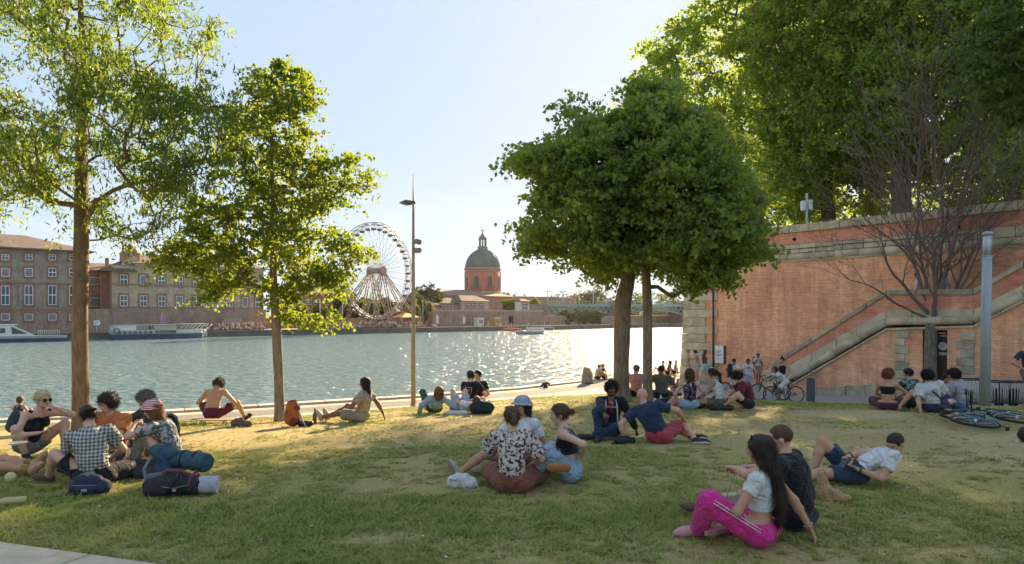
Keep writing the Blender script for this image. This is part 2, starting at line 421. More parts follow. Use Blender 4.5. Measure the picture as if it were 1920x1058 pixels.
def scatter(name, pts, sc, tone, src_meshes, kind='stuff', tilt=0.25):
    """points carrying instances of a few small meshes"""
    n = len(pts); grp_obj = []
    me = bpy.data.meshes.new(name); me.vertices.add(n); me.vertices.foreach_set('co', np.asarray(pts, np.float32).ravel())
    for nm, arr, ty in (('sc', sc, 'FLOAT'), ('tone_i', tone, 'FLOAT'), ('which', np.random.randint(0, len(src_meshes), n), 'INT')):
        at = me.attributes.new(nm, ty, 'POINT'); at.data.foreach_set('value', np.asarray(arr, np.float32 if ty == 'FLOAT' else np.int32))
    rot = np.stack([np.random.uniform(-tilt, tilt, n), np.random.uniform(-tilt, tilt, n), np.random.uniform(0, 6.283, n)], -1).astype(np.float32)
    at = me.attributes.new('rot', 'FLOAT_VECTOR', 'POINT'); at.data.foreach_set('vector', rot.ravel())
    me.update(); o = link(name, me); o['kind'] = kind
    g = bpy.data.node_groups.new(name + '_scatter', 'GeometryNodeTree')
    g.interface.new_socket('Geometry', in_out='INPUT', socket_type='NodeSocketGeometry'); g.interface.new_socket('Geometry', in_out='OUTPUT', socket_type='NodeSocketGeometry')
    gi = g.nodes.new('NodeGroupInput'); go = g.nodes.new('NodeGroupOutput'); ins = g.nodes.new('GeometryNodeInstanceOnPoints')
    ginst = g.nodes.new('GeometryNodeGeometryToInstance')
    for k, sm in reversed(list(enumerate(src_meshes))):
        so = bpy.data.objects.new(name + '_tuft', sm)
        oi = g.nodes.new('GeometryNodeObjectInfo'); oi.inputs['Object'].default_value = so; g.links.new(oi.outputs['Geometry'], ginst.inputs[0])
    def named(nm, ty):
        x = g.nodes.new('GeometryNodeInputNamedAttribute'); x.data_type = ty; x.inputs[0].default_value = nm; return x.outputs[0]
    g.links.new(gi.outputs[0], ins.inputs['Points']); g.links.new(ginst.outputs[0], ins.inputs['Instance'])
    ins.inputs['Pick Instance'].default_value = True
    g.links.new(named('which', 'INT'), ins.inputs['Instance Index']); g.links.new(named('sc', 'FLOAT'), ins.inputs['Scale'])
    g.links.new(named('rot', 'FLOAT_VECTOR'), ins.inputs['Rotation'])
    st = g.nodes.new('GeometryNodeStoreNamedAttribute'); st.domain = 'INSTANCE'; st.data_type = 'FLOAT'; st.inputs['Name'].default_value = 'tone'
    g.links.new(ins.outputs[0], st.inputs[0]); g.links.new(named('tone_i', 'FLOAT'), st.inputs['Value'])
    g.links.new(st.outputs[0], go.inputs[0])
    md = o.modifiers.new('scatter', 'NODES'); md.node_group = g
    return o

def vnoise(x, y, s, seed=0):
    """cheap value noise for placement"""
    rs = np.random.RandomState(seed); T = rs.rand(256, 256)
    X = x * s + 1000; Y = y * s + 1000; xi = np.floor(X).astype(int); yi = np.floor(Y).astype(int); fx = X - xi; fy = Y - yi
    fx = fx*fx*(3-2*fx); fy = fy*fy*(3-2*fy); g = lambda i, j: T[i % 256, j % 256]
    return (g(xi,yi)*(1-fx)+g(xi+1,yi)*fx)*(1-fy)+(g(xi,yi+1)*(1-fx)+g(xi+1,yi+1)*fx)*fy

def build_grass():
    gm = leafy('grass_blades', [(0.28, 0.34, 0.075), (0.40, 0.41, 0.12), (0.54, 0.46, 0.21), (0.66, 0.54, 0.30)],
               [(0.20, 0.30, 0.04), (0.32, 0.38, 0.05), (0.42, 0.38, 0.12), (0.5, 0.4, 0.19)], 0.2, 0.6, 0.4, True)
    ms = [tuft_mesh('tuft', 16, 0.034, 0.035, 1, .0028), tuft_mesh('tuft', 14, 0.045, 0.04, 2, .003), tuft_mesh('tuft', 18, 0.024, 0.045, 3, .0026), tuft_mesh('tuft', 12, 0.058, 0.03, 4, .003)]
    ml = [tuft_mesh('tuft', 9, 0.04, 0.06, 5, .006), tuft_mesh('tuft', 9, 0.05, 0.07, 6, .006), tuft_mesh('tuft', 8, 0.035, 0.07, 7, .007)]
    for m in ms + ml: m.materials.append(gm)
    def zone(name, y0, y1, dens, meshes, s0, th=.40):
        ks0, ks1 = -0.80, 0.80; n = int((y1**2 - y0**2) / 2 * (ks1 - ks0) * dens)
        y = np.sqrt(np.random.uniform(y0**2, y1**2, n)); x = np.random.uniform(ks0, ks1, n) * y
        wn = 0.46 * vnoise(x, y, 0.7, 1) + 0.34 * vnoise(x, y, 2.6, 2) + 0.40 * vnoise(x, y, 8.0, 3) - 1.1 * dryness(x, y)
        keep = (wn + np.random.uniform(-.14, .14, n) > th) & (pave_d(x, y) > 0.0) & (edge_d(x, y) > 0.3)
        x, y, wn = x[keep], y[keep], wn[keep]
        z = lawn_z(x, y)
        tone = np.clip(1.02 - wn * 0.95 + np.random.normal(0, .20, len(x)), 0, 1)
        sc = s0 * np.clip(0.55 + wn * 0.8, 0.5, 1.4) * np.random.uniform(0.7, 1.25, len(x))
        o = scatter(name, np.stack([x, y, z], -1), sc, tone, meshes)
        o['label'] = 'short patchy grass of the riverside lawn'; o['category'] = 'grass'
    zone('grass', 4.2, 9.5, 950, ms, 0.85, .50)
    zone('grass', 9.5, 22, 200, ml, 0.7, .44)
build_grass()

def build_litter():
    V = []; Fc = []; mi = []
    def bit(x, y, s, m):
        z = float(lawn_z(x, y)) + 0.02; a = random.uniform(0, 6.28); k = len(V)
        c, d = math.cos(a) * s, math.sin(a) * s
        V.extend([(x - c, y - d, z), (x + d*.6, y - c*.6, z + s*.35*random.random()), (x + c, y + d, z + s*.5*random.random()), (x - d*.6, y + c*.6, z)])
        Fc.append((k, k+1, k+2, k+3)); mi.append(m)
    for i in range(1300):
        y = math.sqrt(random.uniform(4.6**2, 16**2)); x = random.uniform(-.75, .75) * y
        if pave_d(x, y) < 0.1: continue
        bit(x, y, random.uniform(.008, .022) * (1 + y / 18), random.choice((0, 1, 1, 1, 2)))
    me = bpy.data.meshes.new('fallen_leaves'); me.from_pydata(V, [], Fc); me.polygons.foreach_set('material_index', mi); me.update()
    o = link('fallen_leaves', me, [mat('paper_bit', (0.62, 0.6, 0.55), 0.8), mat('dry_leaf', (0.34, 0.24, 0.12), 0.8, 0.3, 30), mat('brown_leaf', (0.20, 0.09, 0.035), 0.8, 0.3, 30)])
    tagit(o, 'dry leaves and paper scraps scattered over the lawn', 'leaf litter', kind='stuff')
build_litter()
# ------------------------------------------------------------------ trees
def pip(poly, x, y):
    ins = np.zeros(x.shape, bool); n = len(poly)
    for i in range(n):
        x0, y0 = poly[i]; x1, y1 = poly[(i+1) % n]
        c = ((y0 > y) != (y1 > y)) & (x < (x1 - x0) * (y - y0) / ((y1 - y0) or 1e-9) + x0); ins ^= c
    return ins
def pdist(poly, x, y):
    best = np.full(x.shape, 1e9); n = len(poly)
    for i in range(n):
        a = np.array(poly[i], float); b = np.array(poly[(i+1) % n], float); d = b - a
        t = np.clip(((x - a[0]) * d[0] + (y - a[1]) * d[1]) / (d @ d + 1e-9), 0, 1)
        best = np.minimum(best, np.hypot(x - a[0] - t*d[0], y - a[1] - t*d[1]))
    return best

def leaves_mesh(name, C, per, rc, size, aspect, rs, flat=0.6, droop=0.25, axis=None):
    """C (n,3) clump centres; two-triangle folded leaves scattered round them"""
    n = len(C); rcs = rc * rs.uniform(0.6, 1.3, n)
    idx = np.repeat(np.arange(n), per); m = len(idx)
    # each clump is a few twigs pointing their own ways, leaves set along them
    nt = 4; axs = rs.normal(0, 1, (n, nt, 3)); axs[..., 2] = axs[..., 2] * .55 + (.25 - droop * .6); axs /= np.linalg.norm(axs, axis=2, keepdims=True)
    tw = rs.randint(0, nt, m); u = rs.uniform(0, 1, (m, 1)) ** .75; tl = rs.uniform(.7, 1.9, (n, nt))[idx, tw][:, None]
    off = axs[idx, tw] * u * tl * 1.0 + rs.normal(0, .20, (m, 3)) * (1.15 - .5 * u)
    off[:, 2] *= flat if flat > .72 else flat + .1; off[:, 2] -= droop * .5 * (u[:, 0] * tl[:, 0]) ** 2; ctr = C[idx] + off * rcs[idx][:, None]
    d = rs.normal(0, 1, (m, 3)); d[:, 2] -= droop * 2; d /= np.linalg.norm(d, axis=1, keepdims=True)
    nrm = rs.normal(0, 1, (m, 3)); nrm[:, 2] += 0.8
    side = np.cross(d, nrm); side /= (np.linalg.norm(side, axis=1, keepdims=True) + 1e-9); up = np.cross(side, d)
    s = size * rs.uniform(0.6, 1.25, (m, 1)); wd = s * aspect * 0.5
    A = ctr - d * s * 0.5; B = ctr + d * s * 0.5; Lf = ctr - d*s*0.08 + side * wd + up * wd * 0.35; Rt = ctr - d*s*0.08 - side * wd + up * wd * 0.35
    V = np.stack([A, Rt, B, Lf], 1).reshape(-1, 3); I = np.arange(m)[:, None] * 4
    Q = np.concatenate([I + np.array([0, 1, 2]), I + np.array([0, 2, 3])], 1).reshape(-1, 3)
    me = fast_mesh(name, V, Q)
    ct = rs.uniform(0, 1, n); tone = np.clip(0.62 * ct[idx] + 0.38 * rs.uniform(0, 1, m), 0, 1)
    at = me.attributes.new('tone', 'FLOAT', 'FACE'); at.data.foreach_set('value', np.repeat(tone, 2).astype(np.float32))
    return me

def tubes_mesh(name, segs, n=6):
    """segs: list of (p0, p1, r0, r1)"""
    S = np.array([[*a, *b, r0, r1] for a, b, r0, r1 in segs], float); m = len(S)
    a = S[:, :3]; b = S[:, 3:6]; d = b - a; d /= (np.linalg.norm(d, axis=1, keepdims=True) + 1e-9)
    ref = np.tile(np.array([[0.0, 0.31, 0.95]]), (m, 1)); fl = np.abs((d * ref).sum(1)) > 0.95; ref[fl] = (0.9, 0.4, 0.1)
    u = np.cross(d, ref); u /= np.linalg.norm(u, axis=1, keepdims=True); v = np.cross(d, u)
    ang = np.arange(n) * 2 * np.pi / n
    ring = u[:, None, :] * np.cos(ang)[None, :, None] + v[:, None, :] * np.sin(ang)[None, :, None]
    V = np.concatenate([a[:, None] + ring * S[:, 6][:, None, None], b[:, None] + ring * S[:, 7][:, None, None]], 1).reshape(-1, 3)
    base = np.arange(m)[:, None] * 2 * n; k = np.arange(n); k2 = (k + 1) % n
    Q = np.stack([base + k, base + k2, base + n + k2, base + n + k], -1).reshape(-1, 4)
    return fast_mesh(name, V, Q, True)

def bark_mat(name, c1, c2, c3, sc=6.0, bump=0.8, lichen=None):
    if name in _mats: return _mats[name]
    m, n, b = nodes_mat(name); l = n.links.new
    g = N(n, 'ShaderNodeTexCoord'); mp_ = N(n, 'ShaderNodeMapping'); mp_.inputs['Scale'].default_value = (1, 1, 0.22)
    l(g.outputs['Object'], mp_.inputs[0])
    a = N(n, 'ShaderNodeTexNoise', i_Scale=sc * 3, i_Detail=7.0, i_Roughness=0.7); l(mp_.outputs[0], a.inputs[0])
    c = N(n, 'ShaderNodeTexNoise', i_Scale=sc * 0.5, i_Detail=4.0); l(g.outputs['Object'], c.inputs[0])
    r = N(n, 'ShaderNodeValToRGB'); e = r.color_ramp.elements; e.new(0.5)
    for i, (p, q) in enumerate(((0.3, c1), (0.5, c2), (0.72, c3))): e[i].position = p; e[i].color = (*q, 1)
    l(a.outputs[0], r.inputs[0]); mx_ = N(n, 'ShaderNodeMix', data_type='RGBA', blend_type='MULTIPLY'); mx_.inputs[0].default_value = 0.6
    r2 = N(n, 'ShaderNodeValToRGB'); r2.color_ramp.elements[0].position = 0.35; r2.color_ramp.elements[0].color = (0.6, 0.6, 0.6, 1); r2.color_ramp.elements[1].position = 0.65
    l(c.outputs[0], r2.inputs[0]); l(r.outputs[0], mx_.inputs[6]); l(r2.outputs[0], mx_.inputs[7]); l(mx_.outputs[2], b.inputs['Base Color'])
    b.inputs['Roughness'].default_value = 0.9
    bp = N(n, 'ShaderNodeBump', i_Strength=bump, i_Distance=0.03); l(a.outputs[0], bp.inputs['Height']); l(bp.outputs[0], b.inputs['Normal'])
    _mats[name] = m; return m

def trunk_mesh(pts, rads, n=18, lump=0.06, seed=0):
    """main stem: resampled smooth tube with uneven girth"""
    pts = np.array(pts, float); s = np.concatenate([[0], np.cumsum(np.linalg.norm(np.diff(pts, axis=0), axis=1))])
    m = max(12, int(s[-1] / 0.12)); S = np.linspace(0, s[-1], m)
    C = np.stack([np.interp(S, s, pts[:, i]) for i in range(3)], -1)
    ker = np.array([1, 2, 3, 2, 1.]) / 9
    for _ in range(2):
        C2 = C.copy()
        for i in range(3): C2[2:-2, i] = np.convolve(C[:, i], ker, 'valid')
        C = C2
    Rr = np.interp(S, s, rads); ang = np.arange(n) * 2*np.pi/n; rs = np.random.RandomState(seed)
    ph = rs.uniform(0, 6.28, 6)
    A, SS = np.meshgrid(ang, S); mod = 1 + lump * (np.sin(3*A + ph[0] + SS*.9) * .5 + np.sin(2*A - SS*1.7 + ph[1]) * .5 + np.sin(5*A + SS*3.1 + ph[2]) * .35 + np.sin(SS*5.3 + ph[3]) * .4)
    flare = 1 + 0.55 * np.exp(-SS / 0.13) * (1 + .25*np.sin(4*A + ph[4]))
    RR = Rr[:, None] * mod * flare
    V = np.stack([C[:, 0][:, None] + np.cos(A) * RR, C[:, 1][:, None] + np.sin(A) * RR, np.repeat(C[:, 2][:, None], n, 1)], -1).reshape(-1, 3)
    I = np.arange(m*n).reshape(m, n); Q = np.stack([I[:-1], np.roll(I, -1, 1)[:-1], np.roll(I, -1, 1)[1:], I[1:]], -1).reshape(-1, 4)
    return V, Q, C, Rr

def make_tree(name, label, base, Y, trunk, trad, poly, depth, nclump, per, rc, leaf, aspect, lmat, bark, seed, group=None,
              r_twig=0.006, flat=0.6, thr=0.35, inner=0.0, droop=0.25, holes=(), start=0, rexp=0.46, cat='tree', wobble=0.12, hub=None, rag=.15):
    """trunk: list of (px, py, dY); poly: crown outline as seen, filled through its own depth"""
    rs = np.random.RandomState(seed)
    root = empty(name, label, cat, base, 0, group)
    bx = np.array(base)
    tp = [np.array(base) - np.array([0, 0, 0.1])] + [np.array(P(px, py, Y + dy)) for px, py, dy in trunk]
    V, Q, C, Rr = trunk_mesh(tp, trad, seed=seed)
    xs = [p[0] for p in poly]; ys = [p[1] for p in poly]
    pts = []
    # fill the outline
    need = nclump; tries = 0
    while need > 0 and tries < 60:
        tries += 1
        x = rs.uniform(min(xs), max(xs), 4000); y = rs.uniform(min(ys), max(ys), 4000)
        ok = pip(poly, x, y)
        e = pdist(poly, x, y)
        nzz = vnoise(x, y, 0.017, seed) * .45 + vnoise(x, y, 0.045, seed+5) * .30 + vnoise(x, y, 0.10, seed+9) * .25
        emx = min(max(xs) - min(xs), max(ys) - min(ys)) * 0.32
        ok &= nzz > thr + rag * np.clip(1 - e / (0.55 * emx), 0, 1)
        for hx, hy, hr in holes: ok &= np.hypot(x - hx, y - hy) > hr
        x, y, e = x[ok][:need], y[ok][:need], e[ok][:need]
        em = min(max(xs) - min(xs), max(ys) - min(ys)) * 0.32
        dd = depth * np.sqrt(np.clip(e / em, 0.06, 1)); q = rs.uniform(-1, 1, len(x)); q = np.sign(q) * np.abs(q) ** 0.7
        Yv = Y + q * dd
        # keep the outline where it is seen: position at own depth
        pts.append(np.stack([(x - HX)/F*Yv, Yv, CZ - (y - HY)/F*Yv], -1)); need -= len(x)
    pts = np.concatenate(pts)
    # branches: join each clump to the nearest point of the growing skeleton
    i0 = int(len(C) * start)
    nodes = [c for c in C[i0:]]; par = [-1] * len(nodes); plen = list(np.linspace(0, np.linalg.norm(C[-1] - C[i0]), len(nodes)))
    ntr = len(nodes)
    hubp = np.array(C[i0] if hub is None else hub)
    order = np.argsort(np.linalg.norm(pts - hubp, axis=1))
    NA = np.zeros((ntr + 4 * len(pts), 3)); NA[:ntr] = nodes; PL = np.zeros(len(NA)); PL[:ntr] = plen; cnt = ntr
    par = -np.ones(len(NA), int)
    for j in order:
        p = pts[j]; d = np.linalg.norm(NA[:cnt] - p, axis=1)
        up = (NA[:cnt, 2] - p[2]) * 0.55            # limbs rise: prefer to start from below
        cost = d + 0.28 * PL[:cnt] + np.maximum(up, 0)
        k = int(np.argmin(cost)); a = NA[k]; L_ = d[k]
        nseg = 2 if L_ < 0.8 else 3
        prev = k
        for q in range(1, nseg + 1):
            f = q / nseg; mid = a + (p - a) * f; 
            if q < nseg: mid = mid + rs.normal(0, wobble * L_ * 0.5, 3) + np.array([0, 0, -0.06 * L_ * math.sin(math.pi*f) * 1.0])
            NA[cnt] = mid; par[cnt] = prev; PL[cnt] = PL[prev] + L_ / nseg; prev = cnt; cnt += 1
    wgt = np.zeros(cnt)
    for i in range(cnt - 1, ntr - 1, -1):
        if wgt[i] == 0: wgt[i] = 1
        if par[i] >= ntr: wgt[par[i]] += wgt[i]
    rad = r_twig * np.maximum(wgt, 1) ** rexp
    trn = np.interp(np.arange(ntr), np.arange(len(Rr) - i0), Rr[i0:])
    segs = []
    for i in range(ntr, cnt):
        r1 = rad[i]; p_ = par[i]; r0 = rad[p_] if p_ >= ntr else min(trn[p_] * 0.8, rad[i] * 1.15)
        r0 = min(r0, r1 * 1.8)
        segs.append((NA[p_], NA[i], r0, r1))
    bm_ = tubes_mesh('branch', segs, 6)
    tme = fast_mesh('trunk', V - bx, Q, True)
    to = link('trunk', tme, bark, root)
    bo = link('branches', bm_, bark, root); bo.location = -bx
    bo['kind'] = 'stuff'
    cr = link('crown', leaves_mesh('crown', pts - bx, per, rc, leaf, aspect, rs, flat, droop), lmat, root)
    return root

bark_ash = bark_mat('bark_ash', (0.10, 0.065, 0.035), (0.21, 0.14, 0.075), (0.30, 0.21, 0.12))
bark_maple = bark_mat('bark_maple', (0.14, 0.105, 0.065), (0.27, 0.205, 0.13), (0.40, 0.31, 0.21))
bark_plane = bark_mat('bark_plane', (0.09, 0.075, 0.05), (0.15, 0.125, 0.09), (0.24, 0.21, 0.16), 2.0)
bark_grey = bark_mat('bark_grey', (0.10, 0.085, 0.065), (0.18, 0.155, 0.12), (0.27, 0.24, 0.19), 8.0)
leaf_ash = leafy('leaves_ash', [(0.035, 0.075, 0.018), (0.055, 0.11, 0.022), (0.075, 0.13, 0.03)], [(0.16, 0.27, 0.02), (0.30, 0.42, 0.03), (0.42, 0.46, 0.05)], 0.45, 0.4, 0.5)
leaf_field = leafy('leaves_field_maple', [(0.045, 0.08, 0.016), (0.075, 0.115, 0.02), (0.12, 0.13, 0.03)], [(0.22, 0.33, 0.02), (0.36, 0.46, 0.03), (0.46, 0.48, 0.05)], 0.35, 0.45, 0.5)
leaf_maple = leafy('leaves_dark_maple', [(0.07, 0.125, 0.03), (0.12, 0.18, 0.045), (0.18, 0.23, 0.065)], [(0.26, 0.38, 0.03), (0.40, 0.52, 0.045), (0.58, 0.62, 0.07)], 0.4, 0.42, 0.48)
leaf_plane = leafy('leaves_plane', [(0.10, 0.145, 0.035), (0.15, 0.19, 0.045), (0.20, 0.225, 0.06)], [(0.30, 0.46, 0.04), (0.44, 0.58, 0.055), (0.62, 0.68, 0.08)], 0.35, 0.45, 0.55)
leaf_dark = leafy('leaves_dark_plane', [(0.05, 0.09, 0.025), (0.075, 0.12, 0.03), (0.10, 0.15, 0.04)], [(0.16, 0.28, 0.03), (0.24, 0.36, 0.04), (0.36, 0.44, 0.05)], 0.35, 0.45, 0.45)

# tall ash on the left
def pxr(Y, l): return [q / 2 / F * Y for q in l]
b0 = G(152, 806)
make_tree('ash_tree', 'tall slender ash tree with bright airy foliage at the left', b0, b0.y, [(150, 600, 0), (153, 440, 0), (152, 250, .05), (158, 120, .1), (150, 0, .2), (160, -200, .2)],
          pxr(b0.y, [29, 27, 25, 20, 14, 9, 3]),
          [(-160, -260), (380, -260), (395, 60), (405, 105), (385, 140), (450, 200), (470, 260), (440, 330), (400, 350), (330, 400), (300, 430), (265, 455), (190, 440), (150, 350), (60, 400), (-10, 440), (-160, 420), (-220, 200)],
          2.4, 860, 84, 0.36, 0.105, 0.30, leaf_ash, bark_ash, 11, flat=0.75, thr=0.38, droop=0.6, start=0.36, wobble=0.2,
          holes=((40, 120, 55), (95, 175, 28), (215, 350, 22), (30, 60, 0), (200, 130, 16), (260, 40, 20), (110, 390, 24), (250, 390, 26)))
# young field maple
b1 = G(525, 790)
make_tree('field_maple_tree', 'young maple with yellow-green leaves beside the quay path', b1, b1.y, [(522, 700, 0), (518, 600, 0), (512, 540, 0), (514, 440, 0), (510, 300, .1), (505, 190, .1)],
          pxr(b1.y, [18, 17, 18, 15, 10, 6, 2]),
          [(545, 112), (585, 145), (595, 200), (560, 215), (575, 240), (604, 258), (575, 285), (620, 300), (665, 295), (700, 345), (660, 385), (640, 420), (672, 450), (708, 470), (700, 500), (650, 520), (660, 560), (620, 545), (560, 555), (555, 590), (640, 590), (610, 620), (540, 610), (500, 560), (450, 545), (380, 570), (375, 530), (280, 500), (300, 460), (345, 450), (360, 370), (400, 330), (420, 240), (440, 170), (480, 130)],
          1.7, 640, 52, 0.26, 0.08, 0.85, leaf_field, bark_maple, 21, flat=0.8, thr=0.32, start=0.42, r_twig=0.005,
          holes=((480, 470, 12), (600, 470, 14), (470, 590, 12)))
# two broad dark maples
b2 = G(1165, 752)
make_tree('maple_tree', 'broad dark green maple with the thicker trunk, left of the pair', b2, b2.y, [(1164, 680, 0), (1168, 560, 0), (1180, 520, 0), (1178, 420, 0), (1160, 250, 0)],
          pxr(b2.y, [32, 30, 30, 26, 16, 5]),
          [(1150, 160), (1180, 190), (1230, 230), (1250, 400), (1230, 520), (1170, 545), (1105, 545), (1050, 520), (1000, 500), (940, 495), (920, 440), (940, 390), (985, 370), (1000, 345), (955, 315), (985, 250), (1035, 240), (1035, 190), (1090, 180), (1110, 200)],
          2.7, 1100, 52, 0.37, 0.115, 0.85, leaf_maple, bark_maple, 31, group='two dark maples shading the lawn', flat=0.75, thr=0.37, start=0.5, r_twig=0.009, rag=.36)
b3 = G(1214, 757)
make_tree('maple_tree', 'broad dark green maple with the thinner straight trunk, right of the pair', b3, b3.y, [(1214, 690, 0), (1214, 570, 0), (1210, 480, 0), (1215, 380, 0), (1225, 230, 0)],
          pxr(b3.y, [20, 18, 17, 15, 10, 3]),
          [(1170, 170), (1230, 150), (1290, 160), (1320, 200), (1385, 220), (1420, 275), (1475, 340), (1465, 400), (1465, 460), (1480, 530), (1410, 515), (1380, 570), (1300, 565), (1240, 575), (1190, 540), (1170, 460), (1150, 300)],
          2.7, 1150, 52, 0.37, 0.11, 0.85, leaf_maple, bark_maple, 41, group='two dark maples shading the lawn', flat=0.75, thr=0.36, start=0.42, r_twig=0.009, rag=.36,
          holes=((1275, 520, 16), (1240, 500, 12), (1330, 505, 12), (1300, 470, 8), (1375, 470, 8)))

# plane trees on the terrace above the wall
TZ = 4.9
def plane(px, Y, trunk, rad, poly, depth, nc, per, seed, lab, m=leaf_plane, nm='plane_tree', leaf=0.23, rc=0.95, thr=0.2, holes=()):
    base = Vector(((px - HX)/F*Y, Y, TZ))
    return make_tree(nm, lab, base, Y, trunk, rad, poly, depth, nc, per, rc, leaf, 0.9, m, bark_plane, seed, group='plane trees on the terrace', flat=0.7, thr=thr, start=0.25, r_twig=0.02, holes=holes)
plane(1500, 47, [(1500, 380, 0), (1490, 300, 0), (1440, 180, 0), (1410, 20, 0), (1400, -120, 0)], [.42, .38, .32, .25, .15, .05],
      [(1290, -120), (1290, -10), (1250, 20), (1200, 60), (1200, 110), (1175, 170), (1205, 230), (1290, 290), (1400, 420), (1560, 425), (1600, 200), (1600, -200), (1400, -220)], 4.5, 1300, 56, 51, 'plane tree at the left end of the terrace with sun through its edge', thr=0.27,
      holes=((1345, 50, 15), (1365, 22, 9), (1290, 70, 8), (1330, 100, 8), (1385, 60, 7), (1310, 30, 6)))
plane(1555, 41, [(1553, 400, 0), (1545, 330, 0), (1560, 200, 0), (1580, 60, 0), (1590, -150, 0)], [.45, .40, .34, .28, .18, .05],
      [(1440, -230), (1400, 100), (1430, 300), (1460, 425), (1510, 410), (1600, 350), (1640, 425), (1740, 300), (1780, 0), (1760, -230)], 4.5, 1200, 56, 52, 'plane tree with a leaning trunk behind the post on the wall', thr=0.22)
plane(1690, 37, [(1690, 390, 0), (1690, 300, 0), (1685, 200, 0), (1700, 60, 0), (1700, -150, 0)], [.55, .50, .42, .34, .2, .06],
      [(1600, -230), (1590, 200), (1600, 330), (1660, 300), (1720, 330), (1780, 415), (1860, 420), (1950, 330), (1960, -230)], 4.0, 1050, 58, 53, 'plane tree with the thickest trunk, behind the bare tree', thr=0.22, leaf=0.22)
plane(1900, 34, [(1900, 380, 0), (1890, 300, 0), (1890, 180, 0), (1895, 60, 0), (1900, -100, 0)], [.40, .36, .3, .24, .2, .06],
      [(1800, -200), (1790, 250), (1840, 400), (1900, 400), (2080, 380), (2120, -200)], 4.0, 520, 50, 54, 'plane tree at the right edge of the terrace', thr=0.24, leaf=0.22)
plane(1640, 56, [(1640, 390, 0), (1640, 330, 0), (1640, 260, 0), (1640, 160, 0), (1640, 0, 0)], [.40, .36, .3, .24, .2, .06],
      [(1340, -200), (1380, 300), (1440, 440), (1960, 420), (2020, 300), (2020, -200)], 5.0, 900, 36, 56, 'plane tree farthest back on the terrace', thr=0.15, leaf=0.34, rc=1.1)
# a darker crown that reaches in at the upper right, nearer to the camera
bd = Vector((19.5, 21.0, float(prom_z(19.5))))
make_tree('plane_tree', 'dark leafy limb of a nearer plane tree hanging in at the top right', bd, 21.0, [(2140, 500, 0), (2120, 300, 0), (2050, 100, 0), (2000, 0, 0), (1960, -100, 0)], [.3, .28, .25, .2, .12, .04],
          [(1850, -60), (1830, 20), (1790, 120), (1800, 180), (1850, 190), (1880, 240), (1940, 250), (2060, 280), (2200, 100), (2150, -150), (1950, -160)], 2.0, 330, 70, 0.42, 0.16, 0.9, leaf_dark, bark_plane, 61, thr=0.3, start=0.4, r_twig=0.012)

# ------------------------------------------------------------------ the leafless tree in front of the stair
def bare_tree():
    base = G(1745, 746); rs = np.random.RandomState(5)
    root = empty('bare_tree', 'leafless young tree with a fan of thin twigs before the stairway', 'tree', base)
    b = np.array(base); Y = base.y
    k = F / Y
    segs = []
    tp = [b - (0, 0, .1)] + [np.array(P(x, y, Y)) for x, y in ((1744, 690), (1746, 640), (1747, 598))]
    V, Q, C, Rr = trunk_mesh(tp, pxr(Y, [24, 21, 21, 25]), lump=0.07, seed=3)
    link('trunk', fast_mesh('trunk', V - b, Q, True), bark_grey, root)
    fork = tp[-1]
    def grow(p, d, L_, r, lvl):
        n = max(2, int(L_ / 0.30)); q = p.copy(); dd = d / np.linalg.norm(d); rr = r
        for i in range(n):
            dd = dd + rs.normal(0, 0.10, 3) + np.array([0, 0, 0.055 if lvl < 4 else 0.02]); dd /= np.linalg.norm(dd)
            q2 = q + dd * L_ / n; r2 = max(r * (1 - 0.72 * (i + 1) / n), 0.0066); segs.append((q, q2, rr, r2))
            if lvl < 5 and i >= (1 if lvl else 2):
                if rs.rand() < (0.50 if lvl < 2 else 0.20):
                    ax = rs.normal(0, 1, 3); ax -= dd * ax.dot(dd); ax /= np.linalg.norm(ax)
                    a = rs.uniform(0.45, 0.95); nd = dd * math.cos(a) + ax * math.sin(a)
                    nd[2] = abs(nd[2]) * 0.8 + 0.1 if lvl < 3 else nd[2]
                    grow(q2.copy(), nd, L_ * rs.uniform(0.38, 0.6), r2 * 0.66, lvl + 1)
            q, rr = q2, r2
        if lvl < 4 and r2 > 0.004:
            for s in (-1, 1):
                nd = dd + rs.normal(0, 0.35, 3); grow(q.copy(), nd, L_ * 0.5, r2 * 0.85, lvl + 2)
    sc = 388 / F * Y
    mains = [((-1.0, 0.1, 0.75), .50, .06), ((-.5, -.5, 1.1), .74, .065), ((0.22, 0.1, 1.3), .95, .08), ((0.75, -0.1, 0.85), .60, .055), ((-0.1, 0.6, 1.2), .74, .055), ((0.4, -.5, 1.1), .58, .045), ((-1.0, 0.2, 0.40), .46, .045), ((-0.30, .1, 1.35), .92, .065), ((.42, .3, 1.2), .80, .055)]
    mains = [(d, l_ * sc, r * 1.25) for d, l_, r in mains]
    for d, l_, r in mains: grow(fork + rs.normal(0, .03, 3), np.array(d, float), l_, r, 0)
    o = link('branches', tubes_mesh('branches', segs, 5), bark_mat('bark_twig', (0.12, 0.08, 0.065), (0.19, 0.135, 0.115), (0.28, 0.21, 0.18), 8.0), root); o.location = -b; o['kind'] = 'stuff'
    # leafy sprout at the fork
    c = leaves_mesh('sprout', (np.array([fork]) - b) + np.array([[0.12, -.08, -.05]]), 240, 0.22, 0.04, 0.6, rs); link('crown', c, leaf_maple, root)['kind'] = 'stuff'
    print('bare segs', len(segs))
bare_tree()
